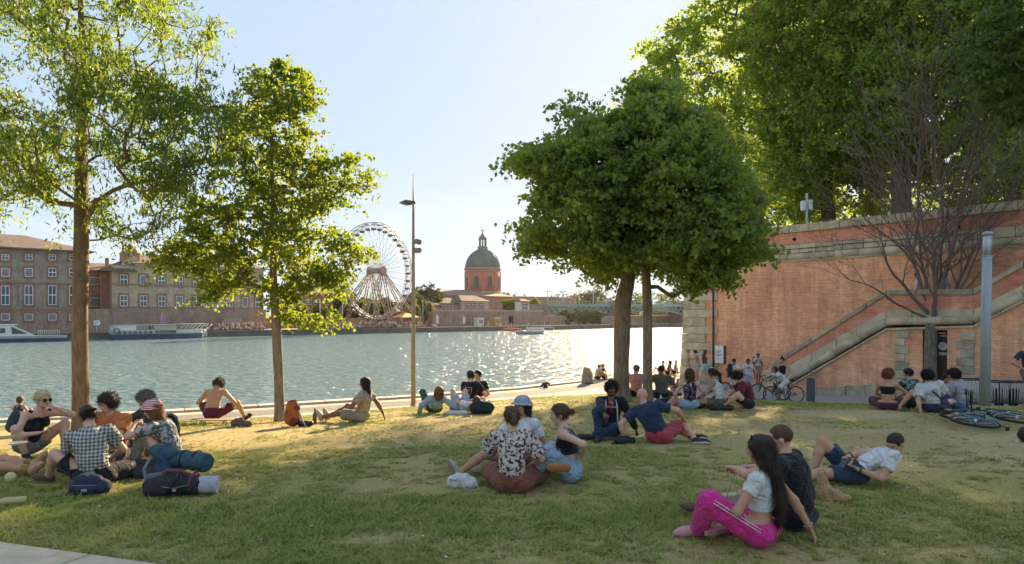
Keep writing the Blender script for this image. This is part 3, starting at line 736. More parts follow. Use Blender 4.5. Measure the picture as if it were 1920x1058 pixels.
# ------------------------------------------------------------------ the big brick wall and its stairway
W0 = Vector((10.12, 34.1, 0)); Ww = Vector((0.622, -0.783, 0)); Wn = Vector((-0.783, -0.622, 0))
W_RZ = math.atan2(Ww.y, Ww.x)
def WP(px, py, off=0.0):
    k = (px - HX) / F
    a = (k * (W0.y + off * Wn.y) - W0.x - off * Wn.x) / (Ww.x - k * Ww.y)
    Y = W0.y + a * Ww.y + off * Wn.y
    return a, CZ - (py - HY) / F * Y

def brick_mat(name, c1, c2, mortar, bw=0.42, rh=0.070, ms=0.012, stain=1.0, use_x='x'):
    if name in _mats: return _mats[name]
    m, n, b = nodes_mat(name); l = n.links.new
    t = N(n, 'ShaderNodeTexCoord'); s = N(n, 'ShaderNodeSeparateXYZ'); c = N(n, 'ShaderNodeCombineXYZ'); l(t.outputs['Object'], s.inputs[0])
    ad = N(n, 'ShaderNodeMath', operation='ADD'); l(s.outputs[0], ad.inputs[0]); l(s.outputs[1], ad.inputs[1])
    l(ad.outputs[0], c.inputs[0]); l(s.outputs[2], c.inputs[1])
    dn = N(n, 'ShaderNodeTexNoise', i_Scale=1.2, i_Detail=3.0); l(t.outputs['Object'], dn.inputs[0])
    ds = N(n, 'ShaderNodeVectorMath', operation='MULTIPLY_ADD'); ds.inputs[1].default_value = (0.02, 0.05, 0)
    l(dn.outputs['Color'], ds.inputs[0]); l(c.outputs[0], ds.inputs[2])
    k = N(n, 'ShaderNodeTexBrick'); k.inputs['Scale'].default_value = 1.0; k.inputs['Brick Width'].default_value = bw; k.inputs['Row Height'].default_value = rh
    k.inputs['Mortar Size'].default_value = ms; k.inputs['Mortar Smooth'].default_value = 0.3; k.inputs['Bias'].default_value = 0.0
    k.inputs['Color1'].default_value = (*c1, 1); k.inputs['Color2'].default_value = (*c2, 1); k.inputs['Mortar'].default_value = (*mortar, 1)
    l(ds.outputs[0], k.inputs[0])
    z1 = N(n, 'ShaderNodeTexNoise', i_Scale=0.55, i_Detail=8.0, i_Roughness=0.65, i_Distortion=0.5); l(t.outputs['Object'], z1.inputs[0])
    z2 = N(n, 'ShaderNodeTexNoise', i_Scale=5.0, i_Detail=6.0, i_Roughness=0.7); l(t.outputs['Object'], z2.inputs[0])
    r1 = N(n, 'ShaderNodeValToRGB'); e = r1.color_ramp.elements; e[0].position = 0.30; e[0].color = (0.78, 0.70, 0.67, 1); e[1].position = 0.68; e[1].color = (1.25, 1.24, 1.2, 1)
    r2 = N(n, 'ShaderNodeValToRGB'); e = r2.color_ramp.elements; e[0].position = 0.3; e[0].color = (0.74, 0.72, 0.70, 1); e[1].position = 0.7; e[1].color = (1.3, 1.3, 1.3, 1)
    l(z1.outputs[0], r1.inputs[0]); l(z2.outputs[0], r2.inputs[0])
    a1 = N(n, 'ShaderNodeMix', data_type='RGBA', blend_type='MULTIPLY'); a1.inputs[0].default_value = stain; a2 = N(n, 'ShaderNodeMix', data_type='RGBA', blend_type='MULTIPLY'); a2.inputs[0].default_value = 0.7
    l(k.outputs[0], a1.inputs[6]); l(r1.outputs[0], a1.inputs[7]); l(a1.outputs[2], a2.inputs[6]); l(r2.outputs[0], a2.inputs[7]); l(a2.outputs[2], b.inputs['Base Color'])
    mq = N(n, 'ShaderNodeMapping'); mq.inputs['Scale'].default_value = (1.6, 1.6, 0.16); l(t.outputs['Object'], mq.inputs[0]); z4 = N(n, 'ShaderNodeTexNoise', i_Scale=1.6, i_Detail=7.0, i_Roughness=0.7); l(mq.outputs[0], z4.inputs[0])
    r4 = N(n, 'ShaderNodeValToRGB'); e = r4.color_ramp.elements; e[0].position = 0.30; e[0].color = (0.80, 0.76, 0.74, 1); e[1].position = 0.50; e[1].color = (1, 1, 1, 1)
    x_ = e.new(0.74); x_.color = (1.30, 1.30, 1.26, 1); l(z4.outputs[0], r4.inputs[0]); a4 = N(n, 'ShaderNodeMix', data_type='RGBA', blend_type='MULTIPLY'); a4.inputs[0].default_value = 0.9 * stain
    l(a2.outputs[2], a4.inputs[6]); l(r4.outputs[0], a4.inputs[7]); l(a4.outputs[2], b.inputs['Base Color'])
    b.inputs['Roughness'].default_value = 0.92; b.inputs['Specular IOR Level'].default_value = 0.2
    bp = N(n, 'ShaderNodeBump', i_Strength=0.5, i_Distance=0.012); iv = N(n, 'ShaderNodeMath', operation='SUBTRACT'); l(z2.outputs[0], iv.inputs[0]); l(k.outputs['Fac'], iv.inputs[1])
    l(iv.outputs[0], bp.inputs['Height']); l(bp.outputs[0], b.inputs['Normal'])
    _mats[name] = m; return m
BRK = brick_mat('brick_red', (0.74, 0.365, 0.215), (0.60, 0.265, 0.15), (0.66, 0.46, 0.32))
BRK2 = brick_mat('brick_deep', (0.60, 0.25, 0.165), (0.48, 0.19, 0.125), (0.54, 0.33, 0.24))
STN = [mat('ashlar_a', (0.46, 0.39, 0.27), 0.9, 0.25, 2.5, 0.6, 25), mat('ashlar_b', (0.40, 0.34, 0.24), 0.9, 0.28, 3, 0.6, 25), mat('ashlar_c', (0.52, 0.44, 0.31), 0.9, 0.22, 2, 0.6, 25)]
STD = mat('ashlar_dark', (0.32, 0.28, 0.21), 0.9, 0.3, 2.5, 0.6, 25)  # darker ashlar tone, for the stair coping and some quoins

def wall_root(name, label, cat):
    o = empty(name, label, cat, (W0.x, W0.y, 0), W_RZ); return o
def slabpoly(root, name, poly, off0, off1, m, bev=0.0):
    """poly in (a, z); solid between two offsets towards the camera (off1 nearer)"""
    mb = MB(); mb.prism(poly, lambda a, z: Vector((a, -off0, z)), lambda a, z: Vector((a, -off1, z)))
    o = mb.build(name, m, root)
    if bev: bevel(o, bev)
    return o
def interp(pts, a):
    return float(np.interp(a, [p[0] for p in pts], [p[1] for p in pts]))
def stone_run(root, name, top, bot, off0, off1, length=0.95, mats_=STN, bev=0.02, gap=0.008, seed=1, jitter=0.012):
    """a course of separate blocks between two polylines in (a, z)"""
    r = random.Random(seed); a0 = top[0][0]; a1 = top[-1][0]
    cuts = [a0]; brk = sorted(set([p[0] for p in top[1:-1]]))
    while cuts[-1] < a1 - 0.01:
        nx_ = cuts[-1] + length * r.uniform(0.75, 1.25)
        for q in brk:
            if cuts[-1] + 0.05 < q < nx_ + length * 0.45: nx_ = q; break
        if a1 - nx_ < length * 0.4: nx_ = a1
        cuts.append(min(nx_, a1))
    for x0, x1 in zip(cuts[:-1], cuts[1:]):
        j = r.uniform(0, jitter)
        e0, e1 = x0 + gap, x1 - gap
        poly = [(e0, interp(bot, e0)), (e1, interp(bot, e1)), (e1, interp(top, e1)), (e0, interp(top, e0))]
        slabpoly(root, name, poly, off0, off1 + j, r.choice(mats_), bev)
def roll_run(root, name, line, off, rad, length=1.1, mats_=STN, seed=2):
    """a half-round moulding made of blocks"""
    r = random.Random(seed); brk = [p[0] for p in line]
    cuts = []
    for s0, s1 in zip(brk[:-1], brk[1:]):
        n = max(1, round((s1 - s0) / length)); cuts += [(s0 + (s1-s0)*i/n, s0 + (s1-s0)*(i+1)/n) for i in range(n)]
    for x0, x1 in cuts:
        mb = MB(); e0, e1 = x0 + 0.006, x1 - 0.006
        p0 = Vector((e0, -off, interp(line, e0))); p1 = Vector((e1, -off, interp(line, e1)))
        mb.tube([p0, p1], rad * r.uniform(0.98, 1.02), 12); mb.build(name, r.choice(mats_), root)

def build_wall():
    root = wall_root('brick_wall', 'tall red brick river wall with stone mouldings and coping', 'wall')
    AL, AR = -1.25, 30.0
    Zb = -2.6
    slabpoly(root, 'brickwork', [(AL + .3, Zb), (AR, Zb), (AR, 4.40), (AL + .3, 4.40)], -1.2, 0.0, BRK)
    slabpoly(root, 'parapet_brickwork', [(AL, 4.93), (AR, 4.93), (AR, 5.45), (AL, 5.45)], -0.62, -0.10, BRK2)
    # mouldings (heights read on the wall)
    stone_run(root, 'band_stone', [(AL, 4.90), (AR, 4.90)], [(AL, 4.52), (AR, 4.52)], -0.9, 0.05, 1.0, seed=3)
    roll_run(root, 'roll_moulding', [(AL, 4.36), (AR, 4.36)], -0.02, 0.155, 1.05, [STN[0], STN[2], STN[0]], 4)
    stone_run(root, 'fillet_stone', [(AL, 4.22), (AR, 4.22)], [(AL, 4.14), (AR, 4.14)], -0.3, 0.05, 1.0, seed=5, bev=0.01)
    stone_run(root, 'coping_stone', [(AL, 5.80), (AR, 5.80)], [(AL, 5.46), (AR, 5.46)], -0.72, 0.02, 1.25, seed=6)
    # the corner with alternating stones, leaning in slightly
    zc = Zb; i = 0; r = random.Random(4)
    while zc < 4.1:
        h = 0.44 if i % 2 else 0.40
        lean = lambda z: -2.15 + 0.07 * (z + 2.0)
        ln = 0.18 if i % 2 == 0 else -0.52
        poly = [(lean(zc), zc + .008), (ln, zc + .008), (ln, zc + h - .008), (lean(zc + h), zc + h - .008)]
        slabpoly(root, 'corner_stone', poly, -1.6, 0.06 + r.uniform(0, .02), r.choice(STN), 0.02)
        zc += h; i += 1
    # drain pipe
    mb = MB(); mb.tube([(0.0, -0.12, -1.75), (0.0, -0.12, 4.1)], 0.045, 8)
    o = mb.build('drain_pipe', mat('pipe_rust', (0.09, 0.05, 0.035), 0.7, 0.2, 10), root)
    # two drain holes and a box near the moulding
    for px, py in ((1490, 449), (1797, 426)):
        a, z = WP(px, py, -0.10); mb = MB(); mb.tube([(a, .02, z), (a, 0.098, z)], 0.07, 10); mb.build('drain_hole', mat('hole_dark', (0.01, 0.01, 0.01), 1), root)
    for (pa, pb) in (((1450, 470), (1560, 466)), ((1560, 466), (1825, 436))):
        a0, z0 = WP(*pa, .1); a1, z1 = WP(*pb, .1); mb = MB(); z0 = z1 = 4.70 if pa[0] < 1500 else 4.74
        mb.tube([(a0, -.085, z0), (a1, -.085, z1)], 0.016, 6); mb.build('cable', mat('cable_black', (0.03, 0.03, 0.03), .6), root)
    # information panel
    a0, z0 = WP(1341, 648, .1); a1, z1 = WP(1357, 682, .1)
    pn = wall_root('notice_board', 'white printed notice board fixed to the brick wall', 'notice board')
    mb = MB(); mb.box(a0, a1, -.13, -.03, z1, z0); bevel(mb.build('board', mat('board_white', (0.72, 0.72, 0.69), .5), pn), .008)
    mb = MB(); mb.box(a1, a1 + .05, -.12, .0, z1 - .02, z0); mb.build('frame', mat('frame_dark', (0.08, 0.06, 0.05), .5), pn)
    w_ = a1 - a0; ink = mat('ink_grey', (0.22, 0.22, 0.22), .7)
    for f, ww in ((.28, .6), (.33, .7), (.38, .45), (.52, .7), (.56, .5)):
        mb = MB(); zz = z0 - (z0 - z1) * f; mb.box(a0 + w_ * .14, a0 + w_ * (.14 + ww), -.134, -.1305, zz - .012, zz + .012); mb.build('text_line', ink, pn)
    for f in (.46, .72):
        mb = MB(); zz = z0 - (z0 - z1) * f; mb.box(a0 + .01, a1 - .01, -.133, -.1305, zz - .008, zz + .008); mb.build('panel_joint', mat('joint_grey', (0.4, 0.4, 0.38), .7), pn)
    # terrace behind the wall
    mb = MB(); c = [(AL - 1, 0.5), (AR, 0.5), (AR + 5, 60), (AL - 30, 60)]
    mb.prism(c, lambda a, o: Vector((a, o, 4.95)), lambda a, o: Vector((a, o, 4.0)))
    tr = wall_root('terrace', None, None); tr['kind'] = 'structure'
    mb.build('terrace_ground', mat('terrace_soil', (0.18, 0.14, 0.09), .95, .2, 2), tr)
    return root
build_wall()

SO = 1.9   # how far the stairway's face stands out from the wall
def build_stair():
    root = wall_root('stone_stairway', 'brick and stone stairway climbing the river wall past a door', 'stairway')
    q = lambda px, py: WP(px, py, SO)
    def L_(pts): return [q(*p) for p in pts]
    # polylines on the front face, left to right
    cop_t = L_([(1448, 683), (1479, 661), (1663, 544), (1826, 542), (1920, 489)]); cop_b = L_([(1448, 691), (1479, 670), (1663, 553), (1826, 553), (1920, 500)])
    br_b = L_([(1448, 708), (1479, 687), (1665, 580), (1833, 581), (1920, 534)])
    ro = L_([(1456, 727), (1479, 712), (1668, 600), (1836, 600), (1920, 552)])
    fl_t = L_([(1462, 735), (1481, 721), (1674, 609), (1836, 610), (1920, 562)]); 
    def ext(pl, to):  # carry the last slope on beyond the frame
        (x0, z0), (x1, z1) = pl[-2], pl[-1]; return pl + [(to, z1 + (z1 - z0) / (x1 - x0) * (to - x1))]
    E_ = q(1920, 500)[0] + 3.0
    cop_t, cop_b, br_b, ro, fl_t = [ext(p, E_) for p in (cop_t, cop_b, br_b, ro, fl_t)]
    def at(pl, xs): return [(x, interp(pl, x)) for x in xs]
    xs = sorted(set([p[0] for p in cop_t]))
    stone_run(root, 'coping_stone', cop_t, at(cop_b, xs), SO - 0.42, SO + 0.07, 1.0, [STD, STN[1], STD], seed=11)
    bb = at(br_b, xs); cb = at(cop_b, xs)
    slabpoly(root, 'parapet_brickwork', [(x, z - .0) for x, z in cb] + bb[::-1], SO - 0.36, SO, BRK2)
    rt = [(x, z + 0.12) for x, z in at(ro, xs)]
    stone_run(root, 'band_stone', bb, rt, SO - 0.6, SO + 0.05, 0.95, [STN[0], STN[2]], seed=12, bev=.012)
    roll_run(root, 'roll_moulding', at(ro, xs), SO + 0.03, 0.15, 1.0, [STN[0], STN[1], STN[2]], 13)
    fb = [(x, z - 0.09) for x, z in at(fl_t, xs)]
    stone_run(root, 'fillet_stone', at(fl_t, xs), fb, SO - .3, SO + 0.07, 0.9, [STN[2], STN[0]], seed=14, bev=.01)
    # brick infill under the moulding, with a recess for the door
    dl, dt = q(1730, 619)[0], q(1752, 619)[1]; dr = q(1776, 619)[0]
    x0 = xs[0]; x1 = xs[-1]; base = -2.6
    left = [p for p in fb if p[0] < dl]; right = [p for p in fb if p[0] > dr]
    slabpoly(root, 'infill_brickwork', [(x0, base)] + left + [(dl, interp(fb, dl)), (dl, base)], SO - .55, SO, BRK)
    slabpoly(root, 'infill_brickwork', [(dr, base), (dr, interp(fb, dr))] + right + [(x1, base)], SO - .55, SO, BRK)
    slabpoly(root, 'lintel_brickwork', [(dl, dt), (dr, dt), (dr, interp(fb, dr)), (dl, interp(fb, dl))], SO - .55, SO, BRK)
    slabpoly(root, 'recess_back', [(dl, base), (dr, base), (dr, dt), (dl, dt)], SO - .60, SO - .38, mat('recess_dark', (0.05, 0.035, 0.03), .9))  # back of the door recess, coloured almost black
    # landing and steps behind the parapet
    st = mat('step_stone', (0.36, 0.32, 0.25), .85, .15, 5, .3, 40)
    lx0, lz = q(1663, 560); lx1, _ = q(1826, 560)
    lz = interp(cop_t, lx0) - 1.0
    a_s = x0 - 0.4; zs = float(prom_z(12.3)) - 0.02
    n = int((lz - zs) / 0.165); 
    for i in range(n):
        sx = a_s + (lx0 - a_s) * i / n
        mb = MB(); mb.box(sx, lx0 + (.0 if i < n-1 else .02), -(SO - .38), -0.004, zs + (lz - zs) * i / n, zs + (lz - zs) * (i + 1) / n - .003); mb.build('step', st, root)
    mb = MB(); mb.box(lx0 + .03, lx1, -(SO - .38), -.004, lz - .3, lz); mb.build('landing', st, root)
    ux = lx1; uz = lz; i = 0
    while ux < x1:
        mb = MB(); mb.box(ux, ux + .42, -(SO - .38), -.004, uz - .2, uz + .165 - .003); mb.build('step', st, root); ux += .30 * 1.08; uz += .165; i += 1
    # newel block at the foot
    slabpoly(root, 'newel_stone', [(x0 - .45, base), (x0 - .01, base), (x0 - .01, interp(cop_t, x0) - .12), (x0 - .45, interp(cop_t, x0) - .42)], SO - .5, SO + .05, STN[0], .04)
    # toothed stones both sides of the door
    r = random.Random(9)
    zt = interp(fb, q(1690, 610)[0]) - .012
    for side in (0, 1):
        z = zt; i = side
        while z > -1.5:
            h = r.uniform(.27, .33)
            if side == 0: xa = q(1678, 650)[0]; xb = q(1704 if i % 2 == 0 else 1697, 650)[0]
            else: xb = q(1828, 650)[0]; xa = q(1793 if i % 2 == 0 else 1801, 650)[0]
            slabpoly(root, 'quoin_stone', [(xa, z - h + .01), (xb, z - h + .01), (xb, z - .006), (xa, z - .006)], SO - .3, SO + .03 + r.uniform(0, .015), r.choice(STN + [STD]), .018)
            z -= h; i += 1
    # plinth
    stone_run(root, 'plinth_stone', [(q(1530, 700)[0], q(1530, 726)[1] + .0), (dl - .02, -.70)], [(q(1530, 700)[0], -2.2), (dl - .02, -2.2)], SO - .2, SO + .06, 1.0, [STN[1], STN[0]], seed=15)
    stone_run(root, 'plinth_stone', [(dr + .02, -.70), (x1, -.55)], [(dr + .02, -2.2), (x1, -2.2)], SO - .2, SO + .06, 1.0, [STN[1], STN[0]], seed=16)
    # door leaf
    la, lt = q(1739, 628); lb, _ = q(1775, 628); lbz = -1.2
    f = SO - .33
    door = slabpoly(root, 'door', [(la, lbz), (lb, lbz), (lb, lt), (la, lt)], f - .05, f, mat('door_brown', (0.085, 0.055, 0.055), .55, .15, 6), .006)
    wht = mat('sign_white', (0.7, 0.72, 0.70), .5, .08)
    ca, cz = q(1761, 650); rr = q(1769.5, 650)[0] - ca
    mb = MB(); mb.tube([(ca, -(f + .001), cz), (ca, -(f + .012), cz)], rr, 24); mb.build('round_emblem', wht, door)
    gm = mat('emblem_green', (0.28, 0.40, 0.36), .6)
    for k in range(8):
        an = k * math.pi / 4; mb = MB()
        mb.tube([(ca + math.cos(an) * rr * .15, -(f + .0135), cz + math.sin(an) * rr * .15), (ca + math.cos(an) * rr * .6, -(f + .0135), cz + math.sin(an) * rr * .6)], [.012, .004], 4); mb.build('emblem_ray', gm, door)
    for (xa, ya, xb, yb) in ((1754, 661.5, 1769, 667), (1756, 628.5, 1770, 632)):
        a0, z0 = q(xa, ya); a1, z1 = q(xb, yb); mb = MB(); mb.box(a0, a1, -(f + .012), -(f + .001), z1, z0); o = mb.build('name_plate', wht, door)
        nn = 7
        for k in range(nn):
            aa = a0 + (a1 - a0) * (k + .5) / nn; hh = (z0 - z1) * .3; mb = MB(); mb.box(aa - .009, aa + .009, -(f + .0135), -(f + .0125), (z0 + z1)/2 - hh, (z0 + z1)/2 + hh * (.4 + .6 * (k % 2))); mb.build('letter', mat('letter_dark', (0.1, 0.09, 0.09), .6), door)
    mb = MB(); mb.box(*(q(1754, 624)[0], q(1768, 624)[0]), -(f + .06), -(f + .001), q(1760, 626)[1], q(1760, 623.8)[1]); mb.build('strip_lamp', mat('lamp_white', (0.8, 0.78, 0.7), .4), door)
build_stair()

# post with boxes on the terrace
def terrace_post():
    Y = 31.0; p = P(1513, 418, Y); root = empty('sensor_post', 'grey metal post with two boxes standing behind the wall coping', 'post', (p.x, Y, 4.95))
    g = mat('galvanised', (0.42, 0.42, 0.40), .5, .1, 8, metal=.3); mb = MB(); mb.tube([(0, 0, 0), (0, 0, P(0, 363, Y).z - 4.95)], .055, 10); mb.build('post', g, root)
    for dx, py in ((-.17, 386), (.14, 384)):
        z = P(0, py, Y).z - 4.95; mb = MB(); mb.box(dx - .09, dx + .09, -.1, .1, z - .22, z + .22); bevel(mb.build('box', mat('box_grey', (0.62, 0.62, 0.60), .5), root), .02)
terrace_post()
# ------------------------------------------------------------------ the far bank
BO = Vector((-87, 116, 0)); Bu = Vector((0.743, 0.669, 0)); Bn = Vector((-0.669, 0.743, 0)); B_RZ = math.atan2(Bu.y, Bu.x)
def BP(px, py, t=0.0):
    k = (px - HX) / F
    s = (k * (BO.y + t * Bn.y) - BO.x - t * Bn.x) / (Bu.x - k * Bu.y)
    Y = BO.y + s * Bu.y + t * Bn.y
    return s, CZ - (py - HY) / F * Y
def broot(name, label=None, cat=None, s=0, t=0, z=0, group=None):
    p = BO + Bu * s + Bn * t; return empty(name, label, cat, (p.x, p.y, z), B_RZ, group)
FQ = WZ + 1.15     # far quay level

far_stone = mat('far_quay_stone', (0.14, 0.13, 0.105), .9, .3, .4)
def build_far_ground():
    r = broot('far_quay', None, None); r['kind'] = 'structure'
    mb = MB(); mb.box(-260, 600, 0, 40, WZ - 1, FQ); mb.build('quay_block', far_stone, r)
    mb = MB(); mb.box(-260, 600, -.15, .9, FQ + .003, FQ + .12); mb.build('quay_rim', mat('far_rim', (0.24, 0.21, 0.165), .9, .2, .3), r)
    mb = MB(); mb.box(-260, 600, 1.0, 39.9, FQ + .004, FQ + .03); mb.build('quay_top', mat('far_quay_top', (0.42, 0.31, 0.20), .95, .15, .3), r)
    g = broot('far_land', None, None); g['kind'] = 'structure'
    mb = MB(); mb.box(-900, 420, 39, 2500, WZ - 1, 1.2); mb.build('land', mat('far_land', (0.10, 0.12, 0.05), .95, .3, .05), g)
    # land up the river, closing the view under the bridge
    mb = MB(); mb.box(420, 2500, -1500, 2500, WZ - 1, -1.0); mb.build('upstream_bank', mat('far_land', (0.10, 0.12, 0.05)), g)
build_far_ground()

def tile_mat(name, c1, c2, cv, axis=0, sc=3.2):
    if name in _mats: return _mats[name]
    m, n, b = nodes_mat(name); l = n.links.new
    t = N(n, 'ShaderNodeTexCoord'); wv = N(n, 'ShaderNodeTexWave', i_Scale=sc, i_Distortion=0.6); wv.bands_direction = 'X'; wv.wave_profile = 'SIN'
    z = N(n, 'ShaderNodeTexNoise', i_Scale=.6, i_Detail=8.0, i_Roughness=.75); l(t.outputs['Object'], wv.inputs[0]); l(t.outputs['Object'], z.inputs[0])
    r = N(n, 'ShaderNodeValToRGB'); r.color_ramp.elements[0].position = .35; r.color_ramp.elements[1].position = .65; r.color_ramp.elements[0].color = (*c1, 1); r.color_ramp.elements[1].color = (*c2, 1)
    l(z.outputs[0], r.inputs[0]); x = N(n, 'ShaderNodeMix', data_type='RGBA', blend_type='MULTIPLY'); x.inputs[0].default_value = .5
    l(r.outputs[0], x.inputs[6]); l(wv.outputs[0], x.inputs[7]); l(x.outputs[2], b.inputs['Base Color']); b.inputs['Roughness'].default_value = .9
    _mats[name] = m; return m
ROOF = tile_mat('roof_tile', (0.24, 0.15, 0.11), (0.35, 0.235, 0.175), 0)
FBR = brick_mat('far_brick_dull', (0.28, 0.245, 0.215), (0.235, 0.20, 0.17), (0.32, 0.285, 0.25), .5, .16, .03)
FBR2 = brick_mat('far_brick_red', (0.40, 0.20, 0.15), (0.31, 0.145, 0.11), (0.38, 0.26, 0.21), .5, .16, .03)
FST = brick_mat('far_stone', (0.46, 0.40, 0.30), (0.38, 0.32, 0.23), (0.40, 0.31, 0.23), .6, .22, .03)
FBASE = brick_mat('far_base_brick', (0.31, 0.225, 0.18), (0.255, 0.18, 0.145), (0.33, 0.26, 0.215), .5, .2, .03)
WHT = mat('window_white', (0.66, 0.68, 0.68), .5, .05); GLS = mat('window_glass', (0.05, 0.07, 0.09), .12, .1, spec=.8); SHUT = mat('blind_grey', (0.22, 0.21, 0.22), .6, .1)
SURR = mat('brick_surround', (0.30, 0.14, 0.10), .9, .15, 1)

_win = {}
def window(root, x, y, z0, z1, w, kind='tall', arch=False):
    """frame with panes; y is the wall face, windows look towards -y"""
    key = (round(z1 - z0, 1), round(w, 1), kind)
    if key not in _win:
        h = z1 - z0; mb = MB()
        mb.mi = 0
        fw = .11
        mb.box(-w/2, w/2, -.02, .10, 0, fw); mb.box(-w/2, w/2, -.02, .10, h - fw, h); mb.box(-w/2, -w/2 + fw, -.02, .10, fw, h - fw); mb.box(w/2 - fw, w/2, -.02, .10, fw, h - fw)
        if kind != 'blind':
            mb.box(-.05, .05, -.03, .10, fw, h - fw)
            if kind == 'tall':
                mb.box(-w/2 + fw, w/2 - fw, -.028, .10, h * .52 - .12, h * .52 + .06)
            else: mb.box(-w/2 + fw, w/2 - fw, -.028, .10, h * .6, h * .6 + .07)
        me = mb.mesh('window'); b = bmesh.new(); b.from_mesh(me); bmesh.ops.recalc_face_normals(b, faces=b.faces); b.to_mesh(me); b.free(); me.materials.append(WHT)
        g = MB(); g.box(-w/2 + fw, w/2 - fw, .04, .08, fw, h - fw); gm = g.mesh('pane'); gm.materials.append(SHUT if kind == 'blind' else GLS)
        s = MB(); sw = .26
        s.box(-w/2 - sw, -w/2, -.05, .1, -.1, h + .1); s.box(w/2, w/2 + sw, -.05, .1, -.1, h + .1); s.box(-w/2 - sw, w/2 + sw, -.055, .1, h + .1, h + .42); s.box(-w/2 - .2, w/2 + .2, -.16, .1, -.32, -.1)
        sm = s.mesh('surround'); sm.materials.append(SURR)
        _win[key] = (me, gm, sm)
    me, gm, sm = _win[key]
    o = link('window', me, None, root); o.location = (x, y - .06, z0)
    for nm, q in (('pane', gm), ('surround', sm)):
        c = link(nm, q, None, o)
    return o

def hip_roof(root, x0, x1, y0, y1, z, rise, over=.7, m=None, hipx=None, name='roof'):
    mb = MB(); a, b, c, d = x0 - over, x1 + over, y0 - over, y1 + over; ym = (c + d) / 2
    hx_ = (d - c) / 2 if hipx is None else hipx
    mb.add([(a, c, z), (b, c, z), (b, d, z), (a, d, z), (a + hx_, ym, z + rise), (b - hx_, ym, z + rise)], [(0, 1, 5, 4), (1, 2, 5), (2, 3, 4, 5), (3, 0, 4), (3, 2, 1, 0)])
    mb.box(a, b, c, d, z - .22, z - .01)
    return mb.build(name, m or ROOF, root)

def building_hospital():
    """left: long dull-brick block with hipped tile roof"""
    t = 9.0; s0 = BP(-330, 500, t)[0]; s1, ze = BP(160, 474, t); root = broot('hospital_block', 'long grey brown brick building with tiled hip roof at far left', 'building', 0, 0, 0)
    D = 16
    mb = MB(); mb.box(s0, s1, t, t + D, FQ, ze); mb.build('wall', FBR, root)
    mb = MB(); mb.box(s0, s1 + .04, t - .06, t + 1, FQ + .01, BP(60, 582, t)[1]); mb.build('base_wall', FBASE, root)
    for py in (531, 581):
        z = BP(60, py, t)[1]; mb = MB(); mb.box(s0, s1 + .12, t - .14, t + .5, z - .12, z + .12); mb.build('string_course', SURR, root)
    hip_roof(root, s0, s1, t, t + D, ze + .25, 3.1, 1.3, hipx=10)
    for px in (-122, -78, -34, 10, 54, 98, 137):
        s = BP(px, 500, t)[0]
        z = lambda py: BP(px, py, t)[1]
        window(root, s, t, z(488), z(477), 1.15, 'small')
        window(root, s, t, z(519), z(503), 1.25, 'blind' if px in (10, 54, -78) else 'tall')
        window(root, s, t, z(572), z(535.5), 1.3, 'tall')
        window(root, s, t - .06, z(601), z(588), 1.3, 'blind')
    mb = MB(); s = BP(33, 500, t)[0]; mb.tube([(s, t - .1, BP(33, 575, t)[1]), (s, t - .1, BP(33, 530, t)[1])], .07, 6); mb.build('drain_pipe', SHUT, root)
building_hospital()

def building_wing():
    """recessed red brick wing and small pavilion"""
    t = 13.0; root = broot('brick_wing', 'recessed red brick wing with low tiled roof between the two blocks', 'building')
    s0, ze = BP(150, 507, t); s1 = BP(222, 507, t)[0]
    mb = MB(); mb.box(s0, s1, t, t + 10, FQ, ze); mb.build('wall', FBR2, root)
    hip_roof(root, s0 - 2, s1 + 4, t, t + 10, ze + .2, 1.7, .6, hipx=.5)
    for px in (177,):
        s = BP(px, 500, t)[0]; z = lambda py: BP(px, py, t)[1]
        window(root, s, t, z(534), z(520), 1.8, 'blind'); window(root, s, t, z(575), z(558), 1.8, 'blind')
    # projecting arcaded bay
    for k in range(4):
        s, zz = BP(189 + k * 5, 515, t - 2); mb = MB(); mb.box(s - .17, s + .17, t - 2.15, t - 1.6, BP(190, 580, t - 2)[1], ze - .4); mb.build('pier', SURR, root)
    s, zz = BP(189, 515, t - 2); s2 = BP(207, 515, t - 2)[0]; mb = MB(); mb.box(s, s2, t - 2, t, FQ + 3, ze - .2); mb.build('bay', FBR2, root)
building_wing()

